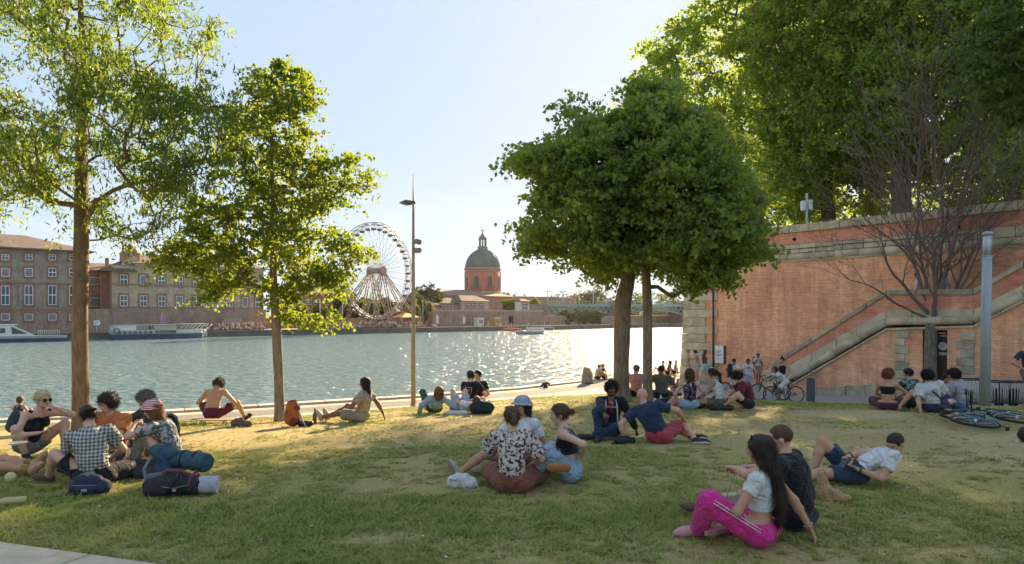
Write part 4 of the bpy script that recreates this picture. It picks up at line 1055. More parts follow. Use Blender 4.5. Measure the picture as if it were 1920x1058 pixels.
def building_long():
    t = 9.0; root = broot('stone_hospice', 'long pale stone and brick building with two rows of windows', 'building')
    s0, ze = BP(210, 497, t); s1 = BP(494, 520, t)[0]
    zb = BP(350, 580, t)[1]
    mb = MB(); mb.box(s0, s1, t, t + 13, zb, ze); mb.build('wall', FST, root)
    mb = MB(); mb.box(s0 - 4.2, s1 + .5, t - .25, t + 12.9, FQ, zb); mb.build('base_wall', FBASE, root)
    for py in (536, 577): 
        z = BP(350, py, t)[1]; mb = MB(); mb.box(s0 - .02, s1, t - .16, t + .2, z - .13, z + .13); mb.build('string_course', mat('course_grey', (0.25, 0.21, 0.165), .9), root)
    mb = MB(); mb.box(s0 + 4, s1 + .3, t - .45, t + 13.3, ze, ze + .5); mb.build('cornice', mat('course_pale', (0.36, 0.31, 0.25), .9), root)
    hip_roof(root, s0 + 4, s1, t, t + 13, ze + .6, 2.3, .5, hipx=3)
    for px in (232, 269, 303, 336, 368, 399, 430, 459, 484):
        s = BP(px, 500, t)[0]; z0 = lambda f: ze + (FQ - ze) * f
        zz = lambda py: BP(303, py, t)[1]
        window(root, s, t, zz(535), zz(518), 1.35, 'blind' if px in (269, 430) else 'tall'); window(root, s, t, zz(575), zz(555), 1.35, 'blind' if px in (336, 459) else 'tall')
    # corner pavilion roof and gabled turret with pyramid
    rd = tile_mat('roof_dark', (0.14, 0.085, 0.065), (0.21, 0.13, 0.10), 0)
    a0 = BP(196, 508, t)[0]; a1 = BP(256, 508, t)[0]
    mb = MB(); zt = BP(225, 509, t)[1]
    mb.add([(a0 - 1, t - 1, zt), (a1, t - 1, zt), (a1, t + 8, zt), (a0 - 1, t + 8, zt), ((a0 + a1) / 2 + .8, t + 3, zt + 2.4)], [(0, 1, 4), (1, 2, 4), (2, 3, 4), (3, 0, 4), (3, 2, 1, 0)]); mb.build('pavilion_roof', rd, root)
    c, zc = BP(243, 480, t + 3); b_ = t + 3; zt2 = BP(243, 477, b_)[1]; zap = BP(243, 456, b_)[1]; hw = 1.5
    mb = MB(); mb.box(c - hw, c + hw, b_ - hw, b_ + hw, ze - .5, zt2); mb.build('turret', FBR2, root)
    mb = MB(); mb.add([(c - hw - .2, b_ - hw - .2, zt2), (c + hw + .2, b_ - hw - .2, zt2), (c + hw + .2, b_ + hw + .2, zt2), (c - hw - .2, b_ + hw + .2, zt2), (c, b_, zap)], [(0, 1, 4), (1, 2, 4), (2, 3, 4), (3, 0, 4), (3, 2, 1, 0)]); mb.build('spire', mat('spire_brick', (0.34, 0.17, 0.12), .9), root)
    mb = MB(); mb.add([(c - 2.1, b_ - 2.2, ze), (c + 2.1, b_ - 2.2, ze), (c, b_ - 2.2, ze + 2.6), (c - 2.1, b_ + 2, ze), (c + 2.1, b_ + 2, ze), (c, b_ + 2, ze + 2.6)], [(0, 1, 2), (3, 5, 4), (0, 2, 5, 3), (1, 4, 5, 2)]); mb.build('gable', FST, root)
    for px in (205,):
        s, zc_ = BP(201, 490, t + 6); mb = MB(); mb.box(s - .3, s + .3, t + 6, t + 6.6, ze - 1, BP(201, 484, t + 6)[1]); mb.build('chimney', FBR2, root)
    # opening in the base wall and a shed
    a0, z0 = BP(414, 609, t - .3); a1, z1 = BP(448, 597, t - .3); mb = MB(); mb.box(a0, a1, t - 2, t - .3, FQ, z1); mb.build('shed', mat('shed_beige', (0.40, 0.32, 0.25), .9), root)
building_long()

def low_building(name, label, px0, px1, py_e, py_b, t, wm, rise=1.5, rm=None, wins=(), depth=9, wh=None, cat='building'):
    root = broot(name, label, cat); s0, ze = BP(px0, py_e, t); s1 = BP(px1, py_e, t)[0]; zb = BP((px0 + px1)/2, py_b, t)[1]; ze = BP((px0 + px1)/2, py_e, t)[1]
    mb = MB(); mb.box(s0, s1, t, t + depth, zb, ze); mb.build('wall', wm, root)
    if rise: hip_roof(root, s0, s1, t, t + depth, ze + .2, rise, .5, rm, hipx=min(2.5, (s1-s0)/3))
    for px, p0, p1, w_, k in wins:
        s = BP(px, p0, t)[0]; window(root, s, t, BP((px0+px1)/2, p1, t)[1], BP((px0+px1)/2, p0, t)[1], w_, k)
    return root
low_building('brick_house', 'long low red brick building behind the riverside trees', 548, 668, 552, 606, 30, FBR2, 2.0, wins=[(p, 562, 572, 1.6, 'tall') for p in (562, 578, 594, 610, 626, 642, 656)] + [(p, 584, 594, 1.6, 'tall') for p in (562, 578, 594, 610, 626, 642)])
low_building('brick_house', 'brick house with dark roof just right of the lamp post', 780, 822, 572, 598, 32, FBR2, 1.6, wins=[(p, 577, 585, 1.6, 'tall') for p in (786, 795, 804, 813)])
low_building('cream_house', 'cream house with grey roof and a row of small windows below the dome', 814, 866, 570, 584, 36, mat('render_cream', (0.50, 0.40, 0.30), .9, .1, .3), 2.0, tile_mat('roof_grey', (0.17, 0.11, 0.09), (0.25, 0.17, 0.13), 0), wins=[(p, 573, 580, 1.1, 'blind') for p in (820, 827, 834, 841, 848, 855)])
low_building('pale_house', 'pale two storey house with dark windows at the foot of the dome', 866, 916, 566, 584, 34, mat('render_pale', (0.46, 0.40, 0.32), .9, .1, .3), 2.0, tile_mat('roof_grey', (0.17, 0.11, 0.09), (0.25, 0.17, 0.13), 0), wins=[(p, 571, 580, 1.9, 'blind') for p in (877, 889, 903)])
low_building('chapel_nave', 'broad brick church body around the base of the dome', 846, 962, 556, 600, 70, FBR2, 3.0, depth=34)
low_building('brick_barracks', 'long flat brick building between the dome and the bridge', 962, 1080, 557, 600, 72, FBR2, 0, wins=[(p, 565, 575, 2.6, 'blind') for p in (1030, 1042, 1054, 1066)])
low_building('garden_pavilion', 'small white glazed pavilion near the bridge end', 977, 992, 566, 583, 20, mat('pavilion_white', (0.6, 0.62, 0.58), .6), .8, wins=[(984, 569, 580, 2.2, 'tall')], depth=3)

def embankment():
    root = broot('embankment_wall', 'long brick embankment wall behind the far quay', 'wall'); t = 10.0
    s0 = BP(812, 600, t)[0]; s1 = BP(1132, 600, t)[0]; z = BP(900, 584, t)[1]; z1 = BP(1080, 592, t)[1]; sm = BP(1018, 590, t)[0]
    mb = MB(); mb.box(s0, sm, t, t + 24, FQ, z); mb.build('wall', FBASE, root)
    mb = MB(); mb.box(s0, sm, t - .3, t + .8, z, z + .35); mb.build('coping', mat('coping_pale', (0.44, 0.36, 0.28), .9), root)
    mb = MB(); mb.box(sm, s1 + 60, t + .2, t + 24, FQ, z1); mb.build('wall', FBASE, root)
    s = BP(958, 600, t)[0]; mb = MB(); mb.box(s - .9, s + .9, t - .06, t + .1, FQ + .6, FQ + 3.0); mb.build('doorway', mat('hole_dark', (0.01, .01, .01), 1), root)
    # lower terrace with railing left of it
    s2 = BP(505, 600, 18)[0]; mb = MB(); mb.box(s2, s0, 22, 39, FQ, FQ + 2.4); mb.build('wall', FBASE, root)
embankment()

def dome():
    Y = 300.0; c = P(905, 590, Y); root = empty('domed_church', 'brick church drum with green copper dome and lantern', 'church', (c.x, Y, 0)); sc = Y / F
    z = lambda py: CZ - (py - HY) * sc
    br = mat('drum_brick', (0.46, 0.17, 0.11), .9, .12, .3); cu = mat('dome_copper', (0.085, 0.14, 0.12), .6, .2, .25); st = mat('drum_stone', (0.40, 0.25, 0.18), .9)
    R = 32.5 * sc
    mb = MB(); mb.lathe([(R, z(552)), (R, z(507))], n=32, smooth=True); mb.build('drum', br, root)
    for a, b, e in ((507, 503, 1.06), (511, 507.5, 1.03), (552, 547, 1.06)):
        mb = MB(); mb.lathe([(R * e, z(a)), (R * e, z(b))], n=32); mb.build('cornice', st, root)
    mb = MB(); mb.lathe([(R * 1.35, z(600)), (R * 1.35, z(560)), (R * 1.1, z(553))], n=8, smooth=False); mb.build('octagon_base', br, root)
    # pilasters, arched windows
    for k in range(16):
        a = 2 * math.pi * k / 16 + .08; M_ = Matrix.Rotation(a, 4, 'Z')
        if k % 2: 
            mb = MB(); mb.box(-1.1, 1.1, -R - .05, -R + .5, z(541), z(524), M_); mb.tube([M_ @ Vector((0, -R - .05, z(524))), M_ @ Vector((0, -R + .4, z(524)))], 1.1, 16); o = mb.build('arched_window', mat('dome_window', (0.07, 0.06, 0.06), .4), root)
        else:
            mb = MB(); mb.box(-.7, .7, -R - .35, -R + .5, z(547), z(511), M_); mb.build('pilaster', br, root)
    prof = [(R * 1.0 * math.cos(t) + .0, z(503) + (z(468) - z(503)) * math.sin(t)) for t in np.linspace(0, 1.36, 14)]
    mb = MB(); mb.lathe(prof, n=48); mb.build('dome_shell', cu, root)
    for k in range(24):
        a = 2 * math.pi * k / 24; mb = MB(); mb.tube([(math.cos(a) * r_ * 1.004, math.sin(a) * r_ * 1.004, zz) for r_, zz in prof], .16, 4); mb.build('dome_rib', cu, root)
    lt = mat('lantern_stone', (0.16, 0.17, 0.15), .7)
    mb = MB(); mb.lathe([(R * .30, z(470)), (R * .30, z(463)), (R * .24, z(462.5))], n=16, smooth=False); mb.build('lantern_base', lt, root)
    for k in range(8):
        a = 2 * math.pi * k / 8; mb = MB(); mb.tube([(math.cos(a) * R * .19, math.sin(a) * R * .19, z(463)), (math.cos(a) * R * .19, math.sin(a) * R * .19, z(448))], .28, 6); mb.build('lantern_column', lt, root)
    mb = MB(); mb.lathe([(R * .25, z(449)), (R * .25, z(447.5)), (R * .17, z(443)), (R * .06, z(439)), (.22, z(437)), (.16, z(429))], n=16); mb.build('lantern_cap', lt, root)
    mb = MB(); mb.box(-.9, .9, -.1, .1, z(433), z(432)); mb.lathe([(.05, z(438)), (.5, z(437)), (.05, z(435.6))], n=10); mb.build('cross', lt, root)
dome()

def bridge():
    root = broot('steel_bridge', 'green steel truss bridge on stone piers over the river', 'bridge')
    Y0 = 262; pl = lambda px, py, Y=Y0: P(px, py, Y)
    A = pl(1012, 573, 238); B = pl(1310, 571, 262)
    rz = math.atan2(B.y - A.y, B.x - A.x); root.location = A; root.rotation_euler = (0, 0, rz); Ln = math.hypot(B.x - A.x, B.y - A.y) + 40
    g = mat('bridge_green', (0.22, 0.34, 0.30), .5, .08, .3); st = mat('pier_stone', (0.24, 0.20, 0.155), .9, .2, .3)
    mb = MB(); mb.box(0, Ln, -5, 5, -.35, .55); mb.build('deck', g, root)
    x_p = (1138 - 1012) / (1310 - 1012) * (Ln - 40)
    spans = [(0, x_p - 2.3), (x_p + 2.3, 2 * x_p)]
    spans.append((2 * x_p + 4.6, Ln))
    for x0, x1 in spans:
        n = 12; d = lambda f: -1.6 - 1.6 * (2 * f - 1) ** 2
        for side in (-4.6, 4.6):
            for i in range(n):
                f0, f1 = i / n, (i + 1) / n; xa, xb = x0 + (x1 - x0) * f0, x0 + (x1 - x0) * f1; xm = (xa + xb) / 2; mb = MB()
                mb.tube([(xa, side, d(f0)), (xb, side, d(f1))], .3, 4); mb.tube([(xa, side, d(f0)), (xm, side, -.2)], .2, 4); mb.tube([(xm, side, -.2), (xb, side, d(f1))], .2, 4)
                mb.build('truss_panel', g, root)
    for i in range(int(Ln / 1.4)):
        mb = MB(); mb.box(i * 1.4, i * 1.4 + .16, -5, -4.8, .36, 1.35); mb.build('rail_post', g, root)
    mb = MB(); mb.box(0, Ln, -5, -4.85, 1.36, 1.5); mb.build('handrail', g, root)
    mb = MB(); mb.box(x_p - 2.3, x_p + 2.3, -6.5, 6.5, WZ - A.z - 1, 1.9); mb.build('pier', st, root)
    mb = MB(); mb.box(2 * x_p, 2 * x_p + 4.6, -6.5, 6.5, WZ - A.z - 1, 1.9); mb.build('pier', st, root)
    mb = MB(); mb.box(-8, 0, -6, 12, WZ - A.z - 1, .3); mb.build('abutment', st, root)
    lm = mat('street_lamp_pale', (0.55, 0.55, 0.5), .5)
    for px in (1012, 1038, 1066, 1091, 1114, 1200, 1232):
        f = (px - 1012) / 298 * (Ln - 40); l_ = empty('street_lamp', f'white globed street lamp on the bridge deck, number counted by position {px}', 'street lamp', (0, 0, 0))
        M_ = Matrix.Translation(A) @ Matrix.Rotation(rz, 4, 'Z'); p = M_ @ Vector((f + 1, -4.5, .36)); l_.location = p; l_.rotation_euler = (0, 0, rz); l_['group'] = 'street lamps on the bridge'
        l_['label'] = 'pale three-globed street lamp on the bridge, ' + {1012: 'leftmost, at the abutment', 1038: 'second from the left end', 1066: 'third from the left end', 1091: 'fourth from the left end', 1114: 'just left of the stone pier', 1200: 'seen between the maple trunks', 1232: 'rightmost, near the brick wall'}[px]
        mb = MB(); mb.tube([(0, 0, 0), (0, 0, 4.6)], .12, 6); mb.tube([(-.8, 0, 4.3), (.8, 0, 4.3)], .08, 5); mb.build('pole', lm, l_)
        for dx, dz in ((-.8, 4.6), (.8, 4.6), (0, 5.0)):
            mb = MB(); mb.lathe([(.02, dz - .32), (.28, dz - .15), (.32, dz), (.2, dz + .25), (.02, dz + .32)], (dx, 0, 0), 8); mb.build('globe', mat('globe_white', (0.8, .8, .75), .3), l_)
bridge()

def ferris():
    Y = 176.0; c = P(706, 508, Y); th = R_(56); R = 90 / F * Y
    root = empty('ferris_wheel', 'large white ferris wheel with hanging gondolas on the far quay', 'ferris wheel', (c.x, c.y, 0), th)
    w1 = mat('wheel_white', (0.50, 0.46, 0.42), .5, .05); w2 = mat('wheel_brown', (0.30, 0.215, 0.15), .7, .2, .5)
    cz = c.z; NS = 36; G_ = .9
    for s in (-G_, G_):
        for rr, th_ in ((R, .12), (R * .955, .07)):
            mb = MB(); pts = [(math.cos(a) * rr, s, cz + math.sin(a) * rr) for a in np.linspace(0, 2 * math.pi, 73)]
            mb.tube(pts, th_, 5, cap=False); mb.build('rim', w1, root)
    for k in range(NS):
        a = 2 * math.pi * k / NS
        for s in (-G_, G_):
            mb = MB(); mb.tube([(math.cos(a) * .9, s * 1.8, cz + math.sin(a) * .9), (math.cos(a) * R * .955, s, cz + math.sin(a) * R * .955)], .042, 4); mb.build('spoke', w1, root)
        mb = MB(); mb.tube([(math.cos(a) * R, -G_, cz + math.sin(a) * R), (math.cos(a) * R, G_, cz + math.sin(a) * R)], .09, 4); mb.build('cross_bar', w1, root)
    gm = mat('gondola_dark', (0.10, 0.10, 0.11), .5); me = MB(); me.lathe([(.10, -1.65), (.55, -1.5), (.72, -1.15), (.74, -1.0), (.02, -1.0)], n=12); me.mi = 1
    me.lathe([(.74, -.1), (.35, .12), (.02, .2)], n=12)
    for q in range(4): me.tube([(math.cos(q*1.57+.4)*.6, math.sin(q*1.57+.4)*.6, -1.1), (math.cos(q*1.57+.4)*.6, math.sin(q*1.57+.4)*.6, -.08)], .03, 4)
    gme = me.mesh('gondola'); gme.materials.append(gm); gme.materials.append(w1)
    for k in range(NS):
        a = 2 * math.pi * (k + .5) / NS; o = link('gondola', gme, None, root); o.location = (math.cos(a) * R * .955, 0, cz + math.sin(a) * R * .955 + .1)
    mb = MB(); mb.tube([(0, -2.4, cz), (0, 2.4, cz)], [.75, .75], 16); mb.build('axle', w2, root)
    for s in (-2.5, 2.45):
        mb = MB(); mb.tube([(0, s, cz), (0, s + .1, cz)], 1.15, 20); mb.build('hub_plate', mat('hub_red', (0.42, 0.20, 0.16), .5), root)
    gz_ = FQ + .1
    for s in (-1, 1):
        for x in (-11.5, -6.5, 0, 6.5, 11.5):
            a = Vector((0, s * 2.2, cz)); b = Vector((x, s * (5.5 if x else 6), gz_)); d = b - a; mb = MB()
            off = Vector((.35, 0, 0))
            mb.tube([a - off, b - off * 1.6], .13, 4); mb.tube([a + off, b + off * 1.6], .13, 4)
            n = 16
            for i in range(n):
                f0, f1 = i / n, (i + 1) / n; sg = 1 if i % 2 else -1
                mb.tube([a + d * f0 - off * sg * (1 + .6 * f0), a + d * f1 + off * sg * (1 + .6 * f1)], .07, 4)
            mb.build('support_truss', w2, root)
        mb = MB()
        for x0, x1 in ((-11.5, 11.5),):
            mb.tube([(x0, s * 5.5, gz_ + .4), (x1, s * 5.5, gz_ + .4)], .25, 4); mb.tube([(x0 * .55, s * 4, gz_ + (cz - gz_) * .45), (x1 * .55, s * 4, gz_ + (cz - gz_) * .45)], .13, 4)
        mb.build('ground_beam', w2, root)
    mb = MB(); mb.box(-9, 9, -5, 5, gz_, gz_ + .7); mb.build('platform', w2, root)
    mb = MB(); mb.add([(2, -7, gz_ + 2.6), (9, -7, gz_ + 2.6), (9, -3, gz_ + 2.6), (2, -3, gz_ + 2.6), (5.5, -5, gz_ + 3.9)], [(0, 1, 4), (1, 2, 4), (2, 3, 4), (3, 0, 4)])
    for x, y in ((2, -7), (9, -7), (9, -3), (2, -3)): mb.tube([(x, y, gz_), (x, y, gz_ + 2.6)], .06, 4)
    mb.build('ticket_canopy', mat('canopy_orange', (0.65, 0.25, 0.06), .7), root)
ferris()

# ------------------------------------------------------------------ trees of the far bank: each with its own outline
def far_tree(px, py_t, py_b, rw, t, tone, label, seed, Y=None, n=150, trunk=True, leaf=None):
    if Y is None:
        s, _ = BP(px, py_b, t); p = BO + Bu * s + Bn * t; Y = p.y
    base = P(px, py_b, Y); top = P(px, py_t, Y).z; h = top - base.z; rs = np.random.RandomState(seed); R = rw / F * Y
    root = empty('riverside_tree', label, 'tree', base)
    q = rs.normal(0, 1, (n, 3)); q /= np.linalg.norm(q, axis=1, keepdims=True); q *= rs.uniform(.35, 1, (n, 1)) ** .5
    C = q * np.array([R, R * .9, h * .42]) * (1 + .22 * np.sin(q[:, :1] * 5 + seed) + .15 * np.sin(q[:, 2:] * 7)) + np.array([0, 0, h * .56])
    lf = leaf or max(.28, .0028 * Y)
    link('crown', leaves_mesh('crown', C, 26, R * .28, lf, .9, rs, .8), tone, root)
    mb = MB(); mb.tube([(0, 0, -.5), (0, 0, h * .3), (.1, 0, h * .6)], [h * .035, h * .028, h * .01], 7)
    for k in range(4):
        a = rs.uniform(0, 6.28); mb.tube([(0, 0, h * .28), (math.cos(a) * R * .5, math.sin(a) * R * .5, h * .6)], [h * .016, h * .004], 5)
    mb.build('trunk', bark_grey, root)
    return root
lf_far_d = leafy('leaves_far_dark', [(0.03, 0.05, 0.018), (0.045, 0.07, 0.022), (0.06, 0.085, 0.028)], [(0.06, 0.10, 0.02), (0.10, 0.15, 0.02), (0.15, 0.19, 0.03)], .2, .6, .3)
lf_far_l = leafy('leaves_far_light', [(0.07, 0.11, 0.02), (0.10, 0.14, 0.028), (0.13, 0.16, 0.035)], [(0.2, 0.27, 0.03), (0.3, 0.36, 0.04), (0.36, 0.38, 0.05)], .2, .6, .4)
for a in [(641, 548, 608, 16, 26, lf_far_d, 'dark round tree left of the ferris wheel', 71), (600, 570, 604, 12, 20, lf_far_l, 'light green tree behind the young maple crown', 72), (560, 566, 604, 14, 20, lf_far_l, 'yellow green tree right of the young maple stem', 73),
          (800, 532, 606, 26, 40, lf_far_d, 'large dark tree between the lamp post and the dome', 74), (778, 556, 606, 22, 34, lf_far_d, 'dark tree behind the lamp post', 75), (775, 566, 610, 13, 14, lf_far_l, 'small light green tree beside the ferris wheel legs', 76), (804, 570, 610, 12, 14, lf_far_l, 'small yellowish tree right of the lamp post', 77),
          (722, 556, 604, 20, 30, lf_far_d, 'broad tree seen through the lower ferris wheel', 78), (690, 556, 604, 18, 30, lf_far_l, 'lighter tree seen through the ferris wheel', 79), (668, 560, 604, 14, 30, lf_far_d, 'tree at the lower left of the ferris wheel', 80),
          (955, 560, 590, 12, 30, lf_far_l, 'light bushy tree right of the dome', 81), (1000, 560, 588, 12, 36, lf_far_l, 'light tree behind the white pavilion', 82), (972, 563, 590, 10, 34, lf_far_l, 'small tree between dome and pavilion', 83),
          (535, 560, 606, 12, 16, lf_far_l, 'bright tree right behind the young maple stem', 84)]:
    far_tree(*a)
for i, (px, pt, pb, rw, Y) in enumerate([(1060, 583, 611, 16, 226), (1085, 583, 611, 16, 230), (1108, 582, 611, 16, 233)]):
    far_tree(px, pt, pb, rw, 0, lf_far_d, ['shaded tree under the left end of the bridge', 'middle shaded tree beneath the bridge deck', 'shaded tree beside the bridge pier'][i], 90 + i, Y=Y)
for i, (px, pt, pb, rw, Y) in enumerate([(1110, 542, 600, 26, 330), (1240, 580, 612, 16, 300), (1205, 592, 612, 12, 300), (1180, 560, 600, 24, 420), (1270, 588, 612, 16, 310)]):
    far_tree(px, pt, pb, rw, 0, [lf_far_d, lf_far_l, lf_far_l, lf_far_d, lf_far_l][i], ['tall hazy tree above the bridge', 'bright willow seen between pier and wall', 'small bright tree right of the maple trunks', 'distant dark tree behind the maple trunks', 'light tree by the foot of the brick wall'][i], 100 + i, Y=Y)

def far_wood():
    """tree line on the horizon"""
    rs = np.random.RandomState(3); C = []
    for px in np.arange(930, 1330, 4.0):
        Y = rs.uniform(420, 520); hh = 556 + 8 * math.sin(px * .045) + rs.uniform(-5, 5)
        for k in range(5): C.append(np.array(P(px + rs.uniform(-4, 4), rs.uniform(hh, 592), Y)))
    me = leaves_mesh('wood', np.array(C), 26, 3.2, 1.3, .9, rs, .8); o = link('far_wood', me, lf_far_d); tagit(o, 'distant line of trees along the horizon', 'wood', kind='stuff')
far_wood()

def crowd():
    """people by the hundred on the far quay"""
    rs = random.Random(8); mb = MB()
    cols = [(0.6, 0.58, 0.55), (0.10, 0.10, 0.12), (0.32, 0.08, 0.07), (0.10, 0.14, 0.26), (0.5, 0.34, 0.24), (0.25, 0.2, 0.16), (0.4, 0.38, 0.42), (0.42, 0.2, 0.08)]
    ms = [mat('crowd_cloth_%d' % i, c, .9) for i, c in enumerate(cols)] + [mat('crowd_skin', (0.42, 0.25, 0.17), .8)]
    def man(x, y, z, sit):
        c = rs.randrange(8); h = .45 if sit else .95; lean = rs.uniform(-.15, .15)
        mb.mi = rs.randrange(8)
        if sit: mb.tube([(x, y, z + .12), (x + rs.uniform(-.4, .4), y - .5, z + .35), (x, y - .75, z + .1)], [.13, .11, .07], 5)
        else:
            for s in (-.1, .1): mb.tube([(x + s * 1.6, y, z), (x + s, y, z + .9)], [.07, .11], 5)
        mb.mi = c; zz = z + (.05 if sit else .85); mb.tube([(x, y, zz), (x + lean, y, zz + .35), (x + lean, y, zz + .58)], [.19, .22, .09], 6)
        mb.mi = 8; mb.tube([(x + lean, y, zz + .6), (x + lean, y, zz + .72), (x + lean, y, zz + .84)], [.07, .12, .05], 6)
        for s in (-1, 1): mb.tube([(x + lean + s * .2, y, zz + .5), (x + s * .32, y - .1, zz + .22), (x + s * .2, y - .3, zz + .1)], [.06, .05, .04], 4)
    for i in range(560):
        px = rs.choice([rs.uniform(388, 500), rs.uniform(565, 770), rs.uniform(565, 770), rs.uniform(590, 760), rs.uniform(770, 1010)])
        if px > 785 and rs.random() < .75: continue
        t = rs.uniform(.6, 7.0) if px < 780 else rs.uniform(.5, 4); s = BP(px, 612, t)[0]; man(s, t, FQ + .12, rs.random() < .6)
    root = broot('far_crowd', 'crowd of people sitting and standing along the far quay', 'crowd'); root['kind'] = 'stuff'
    o = mb.build('figures', ms, root); o['kind'] = 'stuff'
crowd()

def boats():
    wh = mat('boat_white', (0.66, 0.66, 0.62), .45, .06, .5); bl = mat('boat_blue', (0.07, 0.10, 0.16), .45, .1, .5); gl = mat('boat_glass', (0.05, 0.07, 0.10), .1, .1, spec=.8); cr = mat('boat_cream', (0.5, 0.44, 0.34), .6)
    def hull(root, L_, Wd, h, m, name='hull', zb=-.4, bow=3.5):
        poly = [(0, -Wd/2), (L_ - bow, -Wd/2), (L_ - bow*.4, -Wd/2*.7), (L_, 0), (L_ - bow*.4, Wd/2*.7), (L_ - bow, Wd/2), (0, Wd/2)]
        mb = MB(); mb.prism(poly, lambda x, y: Vector((x * .97 + .3, y * .85, zb)), lambda x, y: Vector((x, y, h))); return mb.build(name, m, root)
    # long tour boat
    t = -3.4; s0 = BP(207, 634, t)[0]; s1 = BP(389, 634, t)[0]; Ln = s1 - s0
    r = broot('tour_boat', 'long white river tour boat with dark hull moored at the far quay', 'boat', s0, t, WZ)
    sc = (BO + Bu * (s0 + Ln/2) + Bn * t).y / F
    H = lambda px: px * sc
    hull(r, Ln, 4.4, H(9.0), bl, zb=-.4); hull(r, Ln - .1, 4.6, H(17), wh, 'upper_hull', zb=H(9.2))
    mb = MB(); mb.box(.3, Ln * .22, -2.0, 2.0, H(17.1), H(25)); mb.build('stern_cabin', wh, r)
    mb = MB(); mb.box(Ln * .40, Ln * .63, -1.9, 1.9, H(9), H(17.0) + .9); mb.build('saloon', cr, r)
    for k in range(9):
        x = Ln * (.405 + k * .0245); mb = MB(); mb.box(x, x + Ln * .019, -2.33, -2.25, H(11.2), H(15.8)); mb.build('window', gl, r)
    mb = MB(); mb.box(.2, Ln * .62, -2.15, 2.15, H(25.1), H(26.4)); mb.build('roof', cr, r)
    mb = MB(); mb.box(Ln * .65, Ln * .975, -2.0, 2.0, H(26.2), H(27.4)); mb.build('awning', cr, r)
    for k in range(11):
        x = Ln * (.23 + k * .036); mb = MB(); mb.tube([(x, -2.0, H(17)), (x, -2.0, H(25.1))], .05, 4); mb.tube([(x, 2.0, H(17)), (x, 2.0, H(25.1))], .05, 4); mb.tube([(x, -2.0, H(17.5)), (x + Ln * .03, -2.0, H(24.8))], .035, 4); mb.build('rail_post', wh, r)
    for k in range(8):
        x = Ln * (.66 + k * .042); mb = MB(); mb.tube([(x, -2.0, H(17)), (x + 1.0, -1.9, H(26.2))], .07, 4); mb.tube([(x, 2.0, H(17)), (x + 1.0, 1.9, H(26.2))], .07, 4); mb.build('awning_post', wh, r)
    for k in range(7):
        x = Ln * (.06 + k * .05); mb = MB(); mb.tube([(x, -2.33, H(12.5)), (x, -2.27, H(12.5))], .28, 10); mb.build('porthole', gl, r)
    for x in (Ln * .03, Ln * .93):
        mb = MB(); pts = [(x + .45 * math.cos(a), -2.42, H(16) + .45 * math.sin(a)) for a in np.linspace(0, 6.283, 13)]; mb.tube(pts, .1, 5, cap=False); mb.build('life_ring', bl, r)
    mb = MB(); mb.tube([(Ln * .98, -.3, -.2), (Ln * .985, -.3, H(21))], .06, 4); mb.build('mooring_post', wh, r)
    # modern white boat at the left
    t = -4.0; s0 = BP(-60, 636, t)[0]; s1 = BP(128, 636, t)[0]; Ln = s1 - s0
    r = broot('river_shuttle', 'low white passenger boat with slanted windscreen at far left', 'boat', s0, t, WZ); sc = (BO + Bu * (s0 + Ln/2) + Bn * t).y / F
    hull(r, Ln, 4.2, .55, bl, zb=-.4); hull(r, Ln - .1, 4.4, 1.0, wh, 'upper_hull', zb=.56)
    cx = BP(65, 630, t)[0] - s0; cx0 = BP(20, 630, t)[0] - s0
    poly = [(.2, 1.0), (cx, 1.0), (cx - 3.2, 2.75), (.2, 2.75)]; mb = MB(); mb.prism(poly, lambda x, z: Vector((x, -1.9, z)), lambda x, z: Vector((x, 1.9, z))); mb.build('cabin', wh, r)
    poly = [(cx0, 1.35), (cx - 1.2, 1.35), (cx - 3.4, 2.5), (cx0, 2.5)]; mb = MB(); mb.prism(poly, lambda x, z: Vector((x, -1.96, z)), lambda x, z: Vector((x, -1.9, z))); mb.build('windscreen', gl, r)
    for k in range(5):
        x = .8 + k * (cx0 - 1.6) / 5; mb = MB(); mb.box(x, x + (cx0 - 2.2) / 5, -1.96, -1.905, 1.5, 2.3); mb.build('window', gl, r)
    mb = MB(); mb.box(.2, cx - 2.6, -2.05, 2.05, 2.76, 2.95); mb.build('roof', wh, r)
    for k in range(12):
        x = cx + .3 + k * (Ln - cx - 1.6) / 12; mb = MB(); mb.tube([(x, -1.9, 1), (x, -1.9, 1.9)], .045, 4); mb.build('rail_post', wh, r)
    mb = MB(); mb.tube([(cx, -1.9, 1.9), (Ln - 1.6, -1.9, 1.9)], .05, 4); mb.build('rail', wh, r)
    # small boats near the bridge
    for i, (px, py, ln, c, lab) in enumerate([(987, 627, 6.5, (0.25, 0.27, 0.28), 'small grey boat out on the river below the dome'), (962, 621, 5, (0.5, 0.1, 0.06), 'red small boat moored by the far quay'), (1004, 620, 5, (0.55, 0.55, 0.5), 'white dinghy moored right of the red boat'), (1024, 619, 5, (0.2, 0.2, 0.2), 'dark dinghy at the right end of the moored row'), (944, 620, 4.5, (0.55, 0.35, 0.1), 'orange dinghy at the left end of the moored row')]):
        Y = (CZ - WZ) * F / (py - HY); p = P(px, py, Y); r = empty('small_boat', lab, 'boat', (p.x - 2.5, p.y, WZ), .1, 'small boats near the bridge'); hull(r, ln, 1.9, .75, mat('dinghy_%d' % i, c, .5), bow=1.6)
        mb = MB(); mb.box(ln * .2, ln * .26, -.75, .75, .76, .95); mb.box(ln * .5, ln * .56, -.75, .75, .76, .95); mb.build('bench', cr, r)
        mb = MB(); mb.tube([(ln * .4, 0, .76), (ln * .4, 0, 2.4)], .05, 5); mb.build('mast', wh, r)
boats()

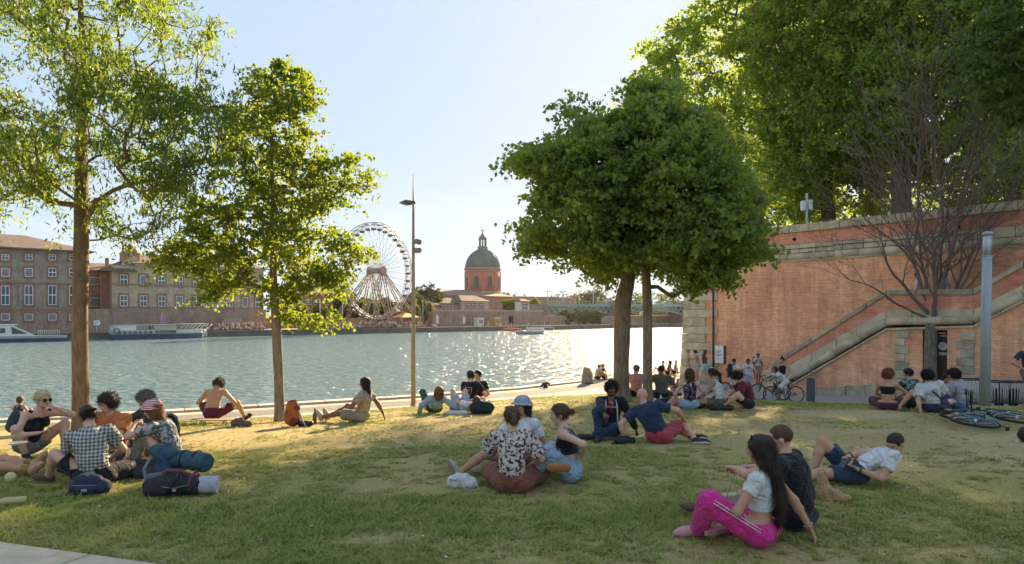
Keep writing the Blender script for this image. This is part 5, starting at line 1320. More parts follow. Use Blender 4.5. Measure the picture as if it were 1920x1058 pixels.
def flags_signs():
    wh = mat('flag_white', (0.66, 0.6, 0.6), .8)
    def beach_flag(px, pb, pt, t, label, m, group='feather flags on the far quay'):
        s, _ = BP(px, pb, t); zb = FQ + .03; zt = BP(px, pt, t)[1]; r = broot('feather_flag', label, 'flag', s, t, zb, group); h = zt - zb
        mb = MB(); mb.tube([(0, 0, 0), (0, 0, h * .8), (.25, 0, h)], .05, 5); mb.build('pole', wh, r)
        poly = [(.05, h * .22), (.75, h * .28), (.85, h * .8), (.3, h * .99), (.05, h * .85)]; mb = MB(); mb.prism(poly, lambda x, z: Vector((x, -.015, z)), lambda x, z: Vector((x, .015, z))); mb.build('cloth', m, r)
    beach_flag(302, 612, 586, 5, 'tall pink and violet feather flag behind the tour boat', mat('flag_pink', (0.45, 0.22, 0.38), .8))
    for px, pb, pt, lab in ((818, 612, 590, 'white feather flag at the left end of the brick embankment'), (868, 612, 592, 'white feather flag against the middle of the brick embankment'), (750, 612, 590, 'white feather flag beside the ferris wheel leg')): beach_flag(px, pb, pt, 7, lab, wh)
    s, _ = BP(181, 612, 5); z = FQ; z1 = BP(181, 613, 5)[1]; z0 = BP(181, 601, 5)[1]; r = broot('parking_sign', 'white parking sign with an arrow on the far quay', 'sign', s, 5, z)
    sc = (z0 - z1) / 12
    mb = MB(); mb.tube([(0, .05, 0), (0, .05, z0 - z)], .05, 5); mb.build('post', wh, r)
    mb = MB(); mb.box(-4.2 * sc, 3.2 * sc, -.03, .03, z1 - z + 3 * sc, z0 - z); mb.build('panel', mat('sign_bright', (0.8, 0.82, 0.85), .5), r)
    mb = MB(); mb.add([(3.4*sc, -.03, z1 - z + 2*sc), (6.8*sc, -.03, (z1 + z0)/2 - z + 1.5*sc), (3.4*sc, -.03, z0 - z + sc), (3.4*sc, .03, z1 - z + 2*sc), (6.8*sc, .03, (z1 + z0)/2 - z + 1.5*sc), (3.4*sc, .03, z0 - z + sc)], [(0, 1, 2), (5, 4, 3), (0, 3, 4, 1), (1, 4, 5, 2), (2, 5, 3, 0)]); mb.build('arrow', _mats['sign_bright'], r)
    text(r, 'letter', 'P', (-2.6 * sc, -.035, z1 - z + 3.6 * sc), 9.5 * sc, mat('sign_blue', (0.03, 0.08, 0.35), .5))
    for i, (px, t, lab) in enumerate([(600, 17, 'thin lamp mast behind the young maple'), (642, 8, 'white lamp mast left of the ferris wheel'), (793, 12, 'thin white lamp mast right of the street lamp')]):
        s, _ = BP(px, 600, t); r = broot('lamp_mast', lab, 'lamp mast', s, t, FQ, 'masts on the far quay'); mb = MB(); mb.tube([(0, 0, 0), (0, 0, 7.2)], [.09, .06], 6); mb.build('pole', wh, r); mb = MB(); mb.box(-.5, .1, -.12, .12, 7.2, 7.35); mb.build('head', wh, r)
    for i, (px, c, lab) in enumerate([(898, (0.65, 0.65, 0.62), 'white kiosk against the embankment wall'), (930, (0.5, 0.33, 0.05), 'yellow stall left of the embankment doorway')]):
        s, _ = BP(px, 612, 7); r = broot('kiosk', lab, 'kiosk', s, 7, FQ + .03); mb = MB(); mb.box(-1.1, 1.1, -.9, .9, 0, 2.3); mb.build('booth', mat('kiosk_%d' % i, c, .7), r); mb = MB(); mb.box(-1.3, 1.3, -1.2, 1.1, 2.31, 2.5); mb.build('roof', wh, r)
        mb = MB(); mb.box(-.7, .7, -.96, -.905, .9, 1.8); mb.build('hatch', SHUT, r)
def text(parent, name, body, loc, size, m, rot=(math.pi/2, 0, 0), ext=.002, align='LEFT', bold=0.0):
    cu = bpy.data.curves.new(name, 'FONT'); cu.body = body; cu.size = size; cu.extrude = ext; cu.align_x = align; cu.offset = bold
    o = bpy.data.objects.new(name, cu); COL.objects.link(o); dg = bpy.context.evaluated_depsgraph_get(); dg.update()
    me = bpy.data.meshes.new_from_object(o.evaluated_get(dg)); COL.objects.unlink(o); bpy.data.objects.remove(o)
    o = link(name, me, None, parent); me.materials.clear(); me.materials.append(m); o.location = loc; o.rotation_euler = rot; return o
flags_signs()

def haze():
    mb = MB(); mb.box(-700, 700, -15, 640, WZ - 1.5, 60)
    m = bpy.data.materials.new('haze_air'); m.use_nodes = True; n = m.node_tree; n.nodes.clear(); o = n.nodes.new('ShaderNodeOutputMaterial'); v = n.nodes.new('ShaderNodeVolumePrincipled')
    v.inputs['Color'].default_value = (1.0, 0.93, 0.84, 1); v.inputs['Density'].default_value = 0.00005; v.inputs['Anisotropy'].default_value = 0.6; n.links.new(v.outputs[0], o.inputs['Volume'])
    tagit(mb.build('haze', m), kind='stuff')
haze()
# ------------------------------------------------------------------ bodies: blended solids meshed with surface nets
def nrm(v):
    v = np.asarray(v, float); n = np.linalg.norm(v); return v / n if n > 1e-9 else v
def A3(*v): return np.array(v, float)

class Field:
    """smooth union of tapered limbs, sampled on a grid"""
    def __init__(s, vox, k=0.03): s.vox = vox; s.k = k; s.p = []; s.cuts = []
    def cone(s, a, b, ra, rb, n=None, f=1.0, fe=False, fs=False, k=None):
        s.p.append(('c', A3(*a), A3(*b), ra, rb, None if n is None else nrm(n), f, fe, fs, s.k if k is None else k)); return s
    def ell(s, c, r, R=None, k=None):
        s.p.append(('e', A3(*c), A3(*r), np.eye(3) if R is None else np.array(R, float), s.k if k is None else k)); return s
    def chain(s, pts, rs, **kw):
        for i in range(len(pts) - 1): s.cone(pts[i], pts[i+1], rs[i], rs[i+1], **kw)
        return s
    def cut(s, point, normal): s.cuts.append(('p', A3(*point), nrm(normal))); return s     # removes the side the normal points to
    def lcut(s, point, normal, r=.215): s.cuts.append(('l', A3(*point), nrm(normal), r)); return s     # same, only near the axis through the point
    def carve(s, a, b, ra, rb): s.cuts.append(('c', A3(*a), A3(*b), ra, rb)); return s
    @staticmethod
    def _cone(p, a, b, ra, rb, n, f, fe, fs):
        ab = b - a; L2 = float(ab @ ab) + 1e-12; pa = p - a; t = pa @ ab / L2; tc = np.clip(t, 0, 1)
        q = pa - tc[..., None] * ab
        if n is not None and f != 1.0: q = q + (q @ n)[..., None] * (n * (1 / f - 1))
        d = np.sqrt((q * q).sum(-1)) - (ra + (rb - ra) * tc)
        L_ = math.sqrt(L2)
        if fe: d = np.maximum(d, (t - 1) * L_)
        if fs: d = np.maximum(d, -t * L_)
        return d
    def mesh(s, name, noise=0.0, nfreq=18.0, seed=0, thick=None):
        vox = s.vox; lo = A3(9e9, 9e9, 9e9); hi = -lo; pad = 2.5 * vox + 0.012
        bb = []
        for q in s.p:
            if q[0] == 'c': r = max(q[3], q[4]) * max(1, q[6]) ; a = np.minimum(q[1], q[2]) - r; b = np.maximum(q[1], q[2]) + r; kk = q[9]
            else: r = max(q[2]); a = q[1] - r; b = q[1] + r; kk = q[4]
            bb.append((a - pad - kk, b + pad + kk)); lo = np.minimum(lo, a - pad); hi = np.maximum(hi, b + pad)
        dims = np.ceil((hi - lo) / vox).astype(int) + 1
        D = np.full(dims, 0.25, np.float32)
        ax = [lo[i] + np.arange(dims[i]) * vox for i in range(3)]
        for q, (a, b) in zip(s.p, bb):
            i0 = np.maximum(np.floor((a - lo) / vox).astype(int), 0); i1 = np.minimum(np.ceil((b - lo) / vox).astype(int) + 1, dims)
            if (i1 <= i0).any(): continue
            X = np.stack(np.meshgrid(*[ax[i][i0[i]:i1[i]] for i in range(3)], indexing='ij'), -1)
            if q[0] == 'c': d = s._cone(X, *q[1:9]); k = q[9]
            else:
                l = (X - q[1]) @ q[3]; k0 = np.sqrt(((l / q[2]) ** 2).sum(-1)) + 1e-9; k1 = np.sqrt(((l / (q[2] ** 2)) ** 2).sum(-1)) + 1e-9; d = k0 * (k0 - 1) / k1; k = q[4]
            S = D[i0[0]:i1[0], i0[1]:i1[1], i0[2]:i1[2]]
            if k > 0:
                h = np.maximum(k - np.abs(S - d), 0) / k; S[...] = np.minimum(S, d) - h * h * k * 0.25
            else: S[...] = np.minimum(S, d)
        if noise or s.cuts:
            X = np.stack(np.meshgrid(*ax, indexing='ij'), -1).astype(np.float32)
            if noise:
                f = nfreq; x, y, z = X[..., 0], X[..., 1], X[..., 2]; sd = seed * 1.7
                w1 = np.sin(f*.53*x + 1.3*np.sin(f*.37*z + sd) + sd) ; w2 = np.sin(f*.9*z + 1.6*np.sin(f*.45*x + sd*2) + 1.1*np.sin(f*.5*y + sd))
                w3 = np.sin(f*1.7*(x + .6*z) + 1.5*np.sin(f*.8*y + sd) ) * np.sin(f*1.1*(y - .5*x) + sd)
                w4 = 1 - 2 * np.abs(np.sin(f*1.25*(z*.8 + .5*x) + 2.2*np.sin(f*.42*y + sd) + 1.4*np.sin(f*.6*x - sd)))
                D += (noise * (0.40 * w1 * w2 + 0.45 * w3 - (0.55 if nfreq < 30 else 0) * w4)).astype(np.float32)
            for c in s.cuts:
                if c[0] == 'p': D = np.maximum(D, ((X - c[1]) @ c[2]).astype(np.float32))
                elif c[0] == 'l':
                    q = X - c[1]; h = q @ c[2]; rad = np.sqrt(np.maximum((q * q).sum(-1) - h * h, 0)); D = np.maximum(D, np.minimum(h, c[3] - rad).astype(np.float32))
                else: D = np.maximum(D, -s._cone(X, c[1], c[2], c[3], c[4], None, 1.0, False, False)).astype(np.float32)
        return nets(name, D, lo, vox)

def nets(name, D, lo, vox):
    ins = D < 0; nx, ny, nz = D.shape
    cnt = np.zeros((nx-1, ny-1, nz-1), np.int8)
    cs = [(i, j, k) for i in (0, 1) for j in (0, 1) for k in (0, 1)]
    for i, j, k in cs: cnt += ins[i:nx-1+i, j:ny-1+j, k:nz-1+k]
    act = (cnt > 0) & (cnt < 8); cell = np.argwhere(act); n = len(cell)
    if n == 0: cell = np.zeros((0, 3), int)
    idx = -np.ones(act.shape, np.int32); idx[act] = np.arange(n)
    vals = {c: D[cell[:, 0] + c[0], cell[:, 1] + c[1], cell[:, 2] + c[2]] for c in cs}
    S = np.zeros((n, 3)); W = np.zeros(n)
    for a in cs:
        for d in range(3):
            if a[d] == 0:
                b = list(a); b[d] = 1; b = tuple(b); va, vb = vals[a], vals[b]; m = (va < 0) != (vb < 0)
                t = np.where(m, va / np.where(m, va - vb, 1), 0); p = np.zeros((n, 3)) + np.array(a, float); p[:, d] = t
                S[m] += p[m]; W[m] += 1
    V = lo + (cell + S / np.maximum(W, 1)[:, None]) * vox
    Q = []
    for d in range(3):
        u, v = [(1, 2), (2, 0), (0, 1)][d]
        sl0 = [slice(None)] * 3; sl1 = [slice(None)] * 3; sl0[d] = slice(0, -1); sl1[d] = slice(1, None)
        A_, B_ = ins[tuple(sl0)], ins[tuple(sl1)]; e = np.argwhere(A_ != B_)
        ok = (e[:, u] > 0) & (e[:, v] > 0) & (e[:, u] < D.shape[u] - 1) & (e[:, v] < D.shape[v] - 1); e = e[ok]
        if len(e) == 0: continue
        flip = A_[tuple(e.T)]
        def at(du, dv):
            c = e.copy(); c[:, u] -= du; c[:, v] -= dv; return idx[tuple(c.T)]
        q = np.stack([at(0, 0), at(1, 0), at(1, 1), at(0, 1)], -1); q[~flip] = q[~flip][:, ::-1]; Q.append(q)
    Q = np.concatenate(Q); Q = Q[(Q >= 0).all(1)]
    # relax once so that the grid does not show
    V2 = np.zeros_like(V); c2 = np.zeros(len(V))
    for i in range(4):
        a, b = Q[:, i], Q[:, (i+1) % 4]
        for o_, p_ in ((a, b), (b, a)):
            for ax_ in range(3): V2[:, ax_] += np.bincount(o_, V[p_, ax_], len(V))
            c2 += np.bincount(o_, minlength=len(V))
    m = c2 > 0; V[m] = V[m] * 0.45 + 0.55 * V2[m] / c2[m][:, None]
    return fast_mesh(name, V, Q, True)

# ---------------- materials of people
SK = {k: mat('skin_' + k, c, .55, .06, 9, sss=.12, spec=.35) for k, c in dict(light=(0.62, 0.37, 0.26), tan=(0.50, 0.27, 0.165), olive=(0.42, 0.22, 0.13), brown=(0.22, 0.11, 0.065), dark=(0.13, 0.068, 0.045), red=(0.58, 0.31, 0.22)).items()}
HR = {k: mat('hair_' + k, c, .6, .35, 60, .5, 220, spec=.3) for k, c in dict(black=(0.016, 0.013, 0.012), dark=(0.035, 0.022, 0.015), brown=(0.085, 0.045, 0.022), auburn=(0.20, 0.075, 0.03), blonde=(0.52, 0.38, 0.20), grey=(0.16, 0.14, 0.125), light=(0.28, 0.16, 0.07)).items()}
def wrinkle(m, k=1.0):
    """soft creases under the fine weave"""
    n = m.node_tree; l = n.links.new; b = n.nodes['Principled BSDF']; t = n.nodes.new('ShaderNodeTexCoord')
    z = N(n, 'ShaderNodeTexNoise', i_Scale=7.0, i_Detail=3.0, i_Roughness=0.5, i_Distortion=1.6); l(t.outputs['Object'], z.inputs[0]); w_ = N(n, 'ShaderNodeMath', operation='MULTIPLY'); w_.inputs[1].default_value = .5; l(z.outputs[0], w_.inputs[0])
    bp = N(n, 'ShaderNodeBump', i_Strength=.9, i_Distance=.16 * k); l(w_.outputs[0], bp.inputs['Height'])
    old = b.inputs['Normal'].links
    if old: l(bp.outputs[0], old[0].from_node.inputs['Normal'])
    else: l(bp.outputs[0], b.inputs['Normal'])
    return m
def cloth(name, c, rough=.9): return wrinkle(mat('cloth_' + name, c, rough, .14, 22, .35, 260, spec=.15, sheen=.15)) if 'cloth_' + name not in _mats else _mats['cloth_' + name]
def strands(me, mtype, hs_dir, down, n, seed, ln=.035, wd=.0022):
    """loose strands rooted in the hair's surface, added to the same mesh"""
    rs = np.random.RandomState(seed); nv = len(me.vertices)
    if nv < 50: return me
    V = np.zeros(nv * 3); me.vertices.foreach_get('co', V); V = V.reshape(-1, 3); Nn = np.zeros(nv * 3); me.vertices.foreach_get('normal', Nn); Nn = Nn.reshape(-1, 3)
    i = rs.randint(0, nv, n); p = V[i] - Nn[i] * .004; nn = Nn[i]; curly = mtype in ('curly', 'afro', 'mop')
    d = nn * (.55 if curly else .16) + (np.array(down)[None] * (.2 if curly else .8)) + rs.normal(0, .5 if curly else .22, (n, 3)); d /= np.linalg.norm(d, axis=1, keepdims=True); 
    sd = np.cross(d, nn) + 1e-6; sd /= np.linalg.norm(sd, axis=1, keepdims=True); L_ = ln * rs.uniform(.5, 1.3, (n, 1))
    mid = p + d * L_ * .5 + nn * .006; tip = p + d * L_ + nn * (.002 if not curly else .008) + rs.normal(0, .004, (n, 3))
    A_ = np.stack([p - sd * wd, p + sd * wd, mid + sd * wd, mid - sd * wd, mid, tip], 1)
    nq = len(me.polygons); Q0 = np.zeros(nq * 4, np.int32); me.loops.foreach_get('vertex_index', Q0)
    k = nv + np.arange(n)[:, None] * 6
    Q = np.concatenate([Q0.reshape(-1, 4), k + np.array([0, 1, 2, 3]), k + np.array([3, 2, 5, 5])[None] * 1])
    # second piece as a narrow quad to the tip
    Vt = A_.reshape(-1, 3).copy(); Vt[4::6] = Vt[5::6] + (sd * wd * .15); Q[-n:] = k + np.array([3, 2, 4, 5])
    out = fast_mesh(me.name, np.concatenate([V, Vt]), Q, True); bpy.data.meshes.remove(me); return out
def pattern(name, kind, c1, c2, sc=30.0, c3=None):
    nm = 'cloth_' + name
    if nm in _mats: return _mats[nm]
    m, n, b = nodes_mat(nm); l = n.links.new; t = N(n, 'ShaderNodeTexCoord'); b.inputs['Roughness'].default_value = .9; b.inputs['Specular IOR Level'].default_value = .15
    mix = N(n, 'ShaderNodeMix', data_type='RGBA'); mix.inputs[6].default_value = (*c1, 1); mix.inputs[7].default_value = (*c2, 1)
    if kind == 'check':
        s = N(n, 'ShaderNodeSeparateXYZ'); l(t.outputs['Object'], s.inputs[0]); outs = []
        for ax in (0, 2):
            w_ = N(n, 'ShaderNodeMath', operation='MULTIPLY'); w_.inputs[1].default_value = sc; l(s.outputs[ax], w_.inputs[0]); si = N(n, 'ShaderNodeMath', operation='SINE'); l(w_.outputs[0], si.inputs[0]); g = N(n, 'ShaderNodeMath', operation='GREATER_THAN'); g.inputs[1].default_value = .15; l(si.outputs[0], g.inputs[0]); outs.append(g)
        a = N(n, 'ShaderNodeMath', operation='ADD'); l(outs[0].outputs[0], a.inputs[0]); l(outs[1].outputs[0], a.inputs[1]); h = N(n, 'ShaderNodeMath', operation='MULTIPLY'); h.inputs[1].default_value = .5; l(a.outputs[0], h.inputs[0]); l(h.outputs[0], mix.inputs[0])
    elif kind == 'stripe':
        w_ = N(n, 'ShaderNodeTexWave', i_Scale=sc, i_Distortion=1.5); w_.bands_direction = 'Z'; w_.inputs['Detail'].default_value = 1; l(t.outputs['Object'], w_.inputs[0]); r = N(n, 'ShaderNodeValToRGB'); r.color_ramp.elements[0].position = .45; r.color_ramp.elements[1].position = .55; l(w_.outputs[0], r.inputs[0]); l(r.outputs[0], mix.inputs[0])
    elif kind == 'zig':
        w_ = N(n, 'ShaderNodeTexWave', i_Scale=sc, i_Distortion=4.0); w_.bands_direction = 'DIAGONAL'; w_.inputs['Detail Scale'].default_value = 2; l(t.outputs['Object'], w_.inputs[0]); r = N(n, 'ShaderNodeValToRGB'); r.color_ramp.elements[0].position = .45; r.color_ramp.elements[1].position = .55; l(w_.outputs[0], r.inputs[0]); l(r.outputs[0], mix.inputs[0])
    else:
        v = N(n, 'ShaderNodeTexVoronoi', i_Scale=sc); v.inputs['Randomness'].default_value = 1; z = N(n, 'ShaderNodeTexNoise', i_Scale=sc * .8, i_Detail=3.0); l(t.outputs['Object'], z.inputs[0]); l(t.outputs['Object'], v.inputs[0])
        src, lo_, hi_ = (v.outputs['Distance'], .34, .26) if kind == 'dots' else (z.outputs[0], .50, .56)
        r = N(n, 'ShaderNodeMapRange'); r.inputs[1].default_value = lo_; r.inputs[2].default_value = hi_; r.clamp = True; l(src, r.inputs[0]); l(r.outputs[0], mix.inputs[0])
    l(mix.outputs[2], b.inputs['Base Color'])
    z3 = N(n, 'ShaderNodeTexNoise', i_Scale=30.0, i_Detail=4.0); bp = N(n, 'ShaderNodeBump', i_Strength=.3, i_Distance=.01); l(t.outputs['Object'], z3.inputs[0]); l(z3.outputs[0], bp.inputs['Height']); l(bp.outputs[0], b.inputs['Normal'])
    _mats[nm] = m; return wrinkle(m)
MOUTH = mat('lips', (0.38, 0.13, 0.11), .5); EYEW = mat('eye_white', (0.6, 0.58, 0.55), .3); IRIS = mat('iris', (0.03, 0.018, 0.01), .2); SOLE = mat('sole_white', (0.55, 0.53, 0.5), .8); SOLED = mat('sole_grey', (0.24, 0.20, 0.17), .9)
SHOE = {k: mat('shoe_' + k, c, .7, .1, 20) for k, c in dict(black=(0.02, 0.02, 0.022), white=(0.6, 0.58, 0.55), beige=(0.42, 0.36, 0.28), pink=(0.55, 0.25, 0.28), brown=(0.12, 0.06, 0.04), grey=(0.2, 0.2, 0.2)).items()}

def ik(a, c, l1, l2, hint):
    """joint position between a and c"""
    a, c = np.array(a, float), np.array(c, float); d = c - a; L_ = np.linalg.norm(d); mx_ = (l1 + l2) * .995
    if L_ > mx_: c = a + d / L_ * mx_; d = c - a; L_ = mx_
    L_ = max(L_, abs(l1 - l2) + .03); u = d / (np.linalg.norm(d) + 1e-9)
    x = (l1*l1 - l2*l2 + L_*L_) / (2*L_); h = math.sqrt(max(l1*l1 - x*x, 0))
    v = np.array(hint, float); v = v - u * (v @ u); v = nrm(v)
    return a + u * x + v * h, c

def rotz(v, a): c, s = math.cos(a), math.sin(a); return A3(v[0]*c - v[1]*s, v[0]*s + v[1]*c, v[2])

def person(label, at, face, pel=(0, 0, .12), neck=(0, -.03, .58), curve=.03, tw=0, hip=0, head=(0, 0, 0), hands=((-.2, .3, .2), (.2, .3, .2)), elb=((-1, -.4, -.4), (1, -.4, -.4)),
           feet=((-.2, .6, .06), (.2, .6, .06)), knee=((-.3, .2, 1), (.3, .2, 1)), toes=((0, .6, .8), (0, .6, .8)), skin='light', hair=('short', 'brown'), top=None, bottom=None, shoes=None, hat=None,
           vox=.011, s=.965, female=False, palm=((0, 0, -1), (0, 0, -1)), curl=(.5, .5), extra=None, group=None, glasses=None, z=None, hdir=None, facefx=False, wide=1.0, socks=None, sink=0.0, lean_sh=0.0):
    """at: world point or pixel; face: heading in degrees, 0 = away from the camera, 90 = to the right, 180 = towards it
    index 0 is the person's left (-x when facing +y), 1 the right"""
    loc = G(*at) if len(at) == 2 else Vector(at)
    if z is not None: loc.z = z
    root = empty('person', label, 'person', (loc.x, loc.y, loc.z - sink), -R_(face), group)
    pel = A3(*pel); neck = A3(*neck); sp = neck - pel; spu = nrm(sp)
    hx_ = rotz((1, 0, 0), R_(hip)); sx_ = rotz((1, 0, 0), R_(hip + tw)); sx_ = nrm(sx_ - spu * (sx_ @ spu)); sx_ = nrm(sx_ + spu * math.tan(R_(lean_sh)))
    fw = nrm(np.cross(spu, sx_)); hfw = nrm(np.cross(A3(0, 0, 1), hx_))       # forward of chest, of hips
    slen = .50 * s; neck = pel + spu * min(np.linalg.norm(sp), slen); 
    bk = -fw * curve
    waist = pel + (neck - pel) * .36 + bk; chest = pel + (neck - pel) * .70 + bk * .9
    W = (.92 if female else 1.0) * wide
    sh = [neck - spu * .055 * s + sx_ * q * .165 * s * W for q in (-1, 1)]
    hips = [pel + hx_ * q * .085 * s + A3(0, 0, -.005) for q in (-1, 1)]
    LT, LS, LA, LF = .43 * s, .41 * s, .285 * s, .245 * s
    kn, an, el, wr = [], [], [], []
    for i in (0, 1):
        k_, a_ = ik(hips[i], A3(*feet[i]), LT, LS, knee[i]); kn.append(k_); an.append(a_)
        e_, w_ = ik(sh[i], A3(*hands[i]), LA, LF, elb[i]); el.append(e_); wr.append(w_)
    # head
    hy, hp, hr = [R_(v) for v in head]
    hf = nrm(A3(*rotz(nrm(A3(fw[0], fw[1], 0) + 1e-6), -hy))); hf = nrm(hf * math.cos(hp) + A3(0, 0, 1) * math.sin(hp)); hu = A3(0, 0, 1) * math.cos(hp) - nrm(A3(hf[0], hf[1], 0) + 1e-6) * math.sin(hp)
    if hdir is not None: hf = nrm(hdir); hu = nrm(A3(0, 0, 1) - hf * hf[2])
    hs_ = nrm(np.cross(hf, hu)); hu = nrm(np.cross(hs_, hf)); hu2 = hu * math.cos(hr) + hs_ * math.sin(hr); hs_ = nrm(np.cross(hf, hu2)); hu = hu2
    hs = s * 1.0
    nb = neck + spu * .035 * s; sk = nb + nrm(spu * .45 + hu * .55) * .075 * s
    HC = sk + hu * .062 * hs + hf * .018 * hs       # cranium centre
    RH = np.stack([hs_, hf, hu], 1)
    H = lambda x, y, z_: HC + hs_ * x * hs + hf * y * hs + hu * z_ * hs
    near = vox < .013
    # ---- body
    B = Field(vox, .028 * s)
    b_r = 1.0
    B.cone(pel, waist, .125 * s * (1.08 if female else 1) * wide, .112 * s * W, fw, .74); B.cone(waist, chest, .112 * s * W, .135 * s * W, fw, .70); B.cone(chest, neck - spu * .06 * s, .135 * s * W, .10 * s * W, fw, .62)
    B.cone(sh[0], sh[1], .055 * s, .055 * s, k=.04); B.cone(neck - spu * .05, nb, .062 * s, .052 * s); B.cone(nb, sk, .052 * s * (.88 if female else 1), .050 * s * (.9 if female else 1), k=.02)
    for q, hq in zip((-1, 1), hips): B.ell(hq - hfw * .035 * s - A3(0, 0, .0), (.088 * s, .085 * s, .085 * s))
    if female:
        for q in (-1, 1): B.ell(chest + sx_ * q * .07 * s + fw * .075 * s - spu * .01, (.055 * s, .045 * s, .055 * s))
    for i in (0, 1):
        B.cone(hips[i], kn[i], .082 * s * wide, .054 * s); calf = kn[i] + (an[i] - kn[i]) * .32
        B.cone(kn[i], calf, .052 * s, .054 * s); B.cone(calf, an[i], .052 * s, .034 * s)
        B.cone(sh[i], el[i], .050 * s * W, .038 * s * W); fm = el[i] + (wr[i] - el[i]) * .3; B.cone(el[i], fm, .037 * s, .038 * s * W); B.cone(fm, wr[i], .037 * s * W, .024 * s)
        # foot
        tv = nrm(A3(*toes[i])); shin = nrm(an[i] - kn[i]); heel = an[i] + shin * .035 * s - tv * .035 * s; ball = an[i] + shin * .045 * s + tv * .12 * s; tip = an[i] + shin * .05 * s + tv * .165 * s
        B.cone(an[i], heel, .034 * s, .032 * s); B.cone(an[i], ball, .034 * s, .028 * s); B.cone(heel, ball, .03 * s, .03 * s); B.cone(ball, tip, .034 * s, .020 * s)
        # hand
        fd = nrm(wr[i] - el[i]); pn = A3(*palm[i]); pn = nrm(pn - fd * (pn @ fd)); wd = np.cross(fd, pn); side = -1 if i == 0 else 1   # thumb side
        cu_ = curl[i]; fd2 = nrm(fd + pn * .15)
        p0 = wr[i]; p1 = wr[i] + fd2 * .085 * s
        B.cone(p0 + fd * .01, p1, .030 * s, .036 * s, pn, .45, k=.012)
        if vox < .016:
            fr = max(.0085 * s, vox * .82)
            for j, (o_, ln) in enumerate(((.030, .068), (.010, .078), (-.011, .072), (-.031, .056))):
                b0 = p1 + wd * side * o_ * s * 1.05 - fd2 * .012; a1 = cu_ * .9 + j * .05; d1 = nrm(fd2 * math.cos(a1) + pn * math.sin(a1) + wd * side * o_ * 3.2); m1 = b0 + d1 * ln * .55 * s
                a2 = a1 + cu_ * 1.1; d2 = nrm(fd2 * math.cos(a2) + pn * math.sin(a2) + wd * side * o_ * 2); m2 = m1 + d2 * ln * .5 * s
                B.cone(b0, m1, fr * 1.08, fr, k=.004); B.cone(m1, m2, fr, fr * .88, k=.004)
            t0 = p0 + fd * .025 * s + wd * side * .022 * s; t1 = t0 + nrm(fd * .75 + wd * side * .75 + pn * .35) * .045 * s; t2 = t1 + nrm(fd + wd * side * .25 + pn * .4 * cu_) * .032 * s
            B.cone(t0, t1, fr * 1.25, fr * 1.1, k=.008); B.cone(t1, t2, fr * 1.1, fr * .9, k=.004)
        else:
            B.cone(p1, p1 + nrm(fd2 + pn * cu_) * .07 * s, .03 * s, .018 * s, pn, .5); B.cone(p0 + fd * .02, p0 + fd * .06 + wd * side * .04, .014 * s, .010 * s)
    # head shape
    kk = .018
    B.ell(HC, A3(.073, .092, .085) * hs, RH, k=kk); B.ell(H(0, .022, -.052), A3(.056, .062, .070) * hs, RH, k=kk); B.ell(H(0, .050, -.098), A3(.030, .030, .024) * hs, RH, k=kk)
    B.cone(H(-.028, .045, -.085), H(.028, .045, -.085), .026 * hs, .026 * hs, k=kk); B.cone(H(-.03, .06, .008), H(.03, .06, .008), .026 * hs, .026 * hs, k=kk)
    B.cone(H(0, .088, -.008), H(0, .108, -.046), .009 * hs, .0135 * hs, k=.008); B.cone(H(-.010, .092, -.050), H(.010, .092, -.050), .010 * hs, .010 * hs, k=.006)
    for q in (-1, 1): B.ell(H(q * .074, -.008, -.028), A3(.010, .020, .032) * hs, RH, k=.006); B.ell(H(q * .038, .058, -.042), A3(.022, .02, .02) * hs, RH, k=.015)
    if near and facefx:
        B.cone(H(-.018, .086, -.072), H(.018, .086, -.072), .0075 * hs, .0075 * hs, k=.006); B.cone(H(-.015, .084, -.082), H(.015, .084, -.082), .008 * hs, .008 * hs, k=.006)
        for q in (-1, 1): B.carve(H(q * .022, .102, -.022), H(q * .040, .094, -.022), .0135 * hs, .012 * hs)
    body = link('body', B.mesh('body'), SK[skin], root)
    if facefx:
        for q in (-1, 1):
            mb = MB(); c = H(q * .031, .076, -.021); mb.lathe([(.001, -.011), (.008, -.0085), (.0115, 0), (.008, .0085), (.001, .011)], c, 10); e = mb.build('eye', EYEW, root)
            mb = MB(); c = H(q * .031, .0835, -.022); mb.lathe([(.001, -.005), (.0045, -.003), (.0055, 0), (.0045, .003), (.001, .005)], c, 8); mb.build('iris', IRIS, e)
            mb = MB(); mb.tube([H(q * .014, .092, .0), H(q * .032, .090, .004), H(q * .050, .076, -.001)], [.0045, .005, .0025], 6); mb.build('eyebrow', HR[hair[1]], root)
        mb = MB(); mb.tube([H(-.024, .084, -.077), H(-.009, .0945, -.0755), H(.009, .0945, -.0755), H(.024, .084, -.077)], [.002, .0062, .0062, .002], 6); mb.build('lips', MOUTH, root)
    # ---- hair
    st, hc = hair
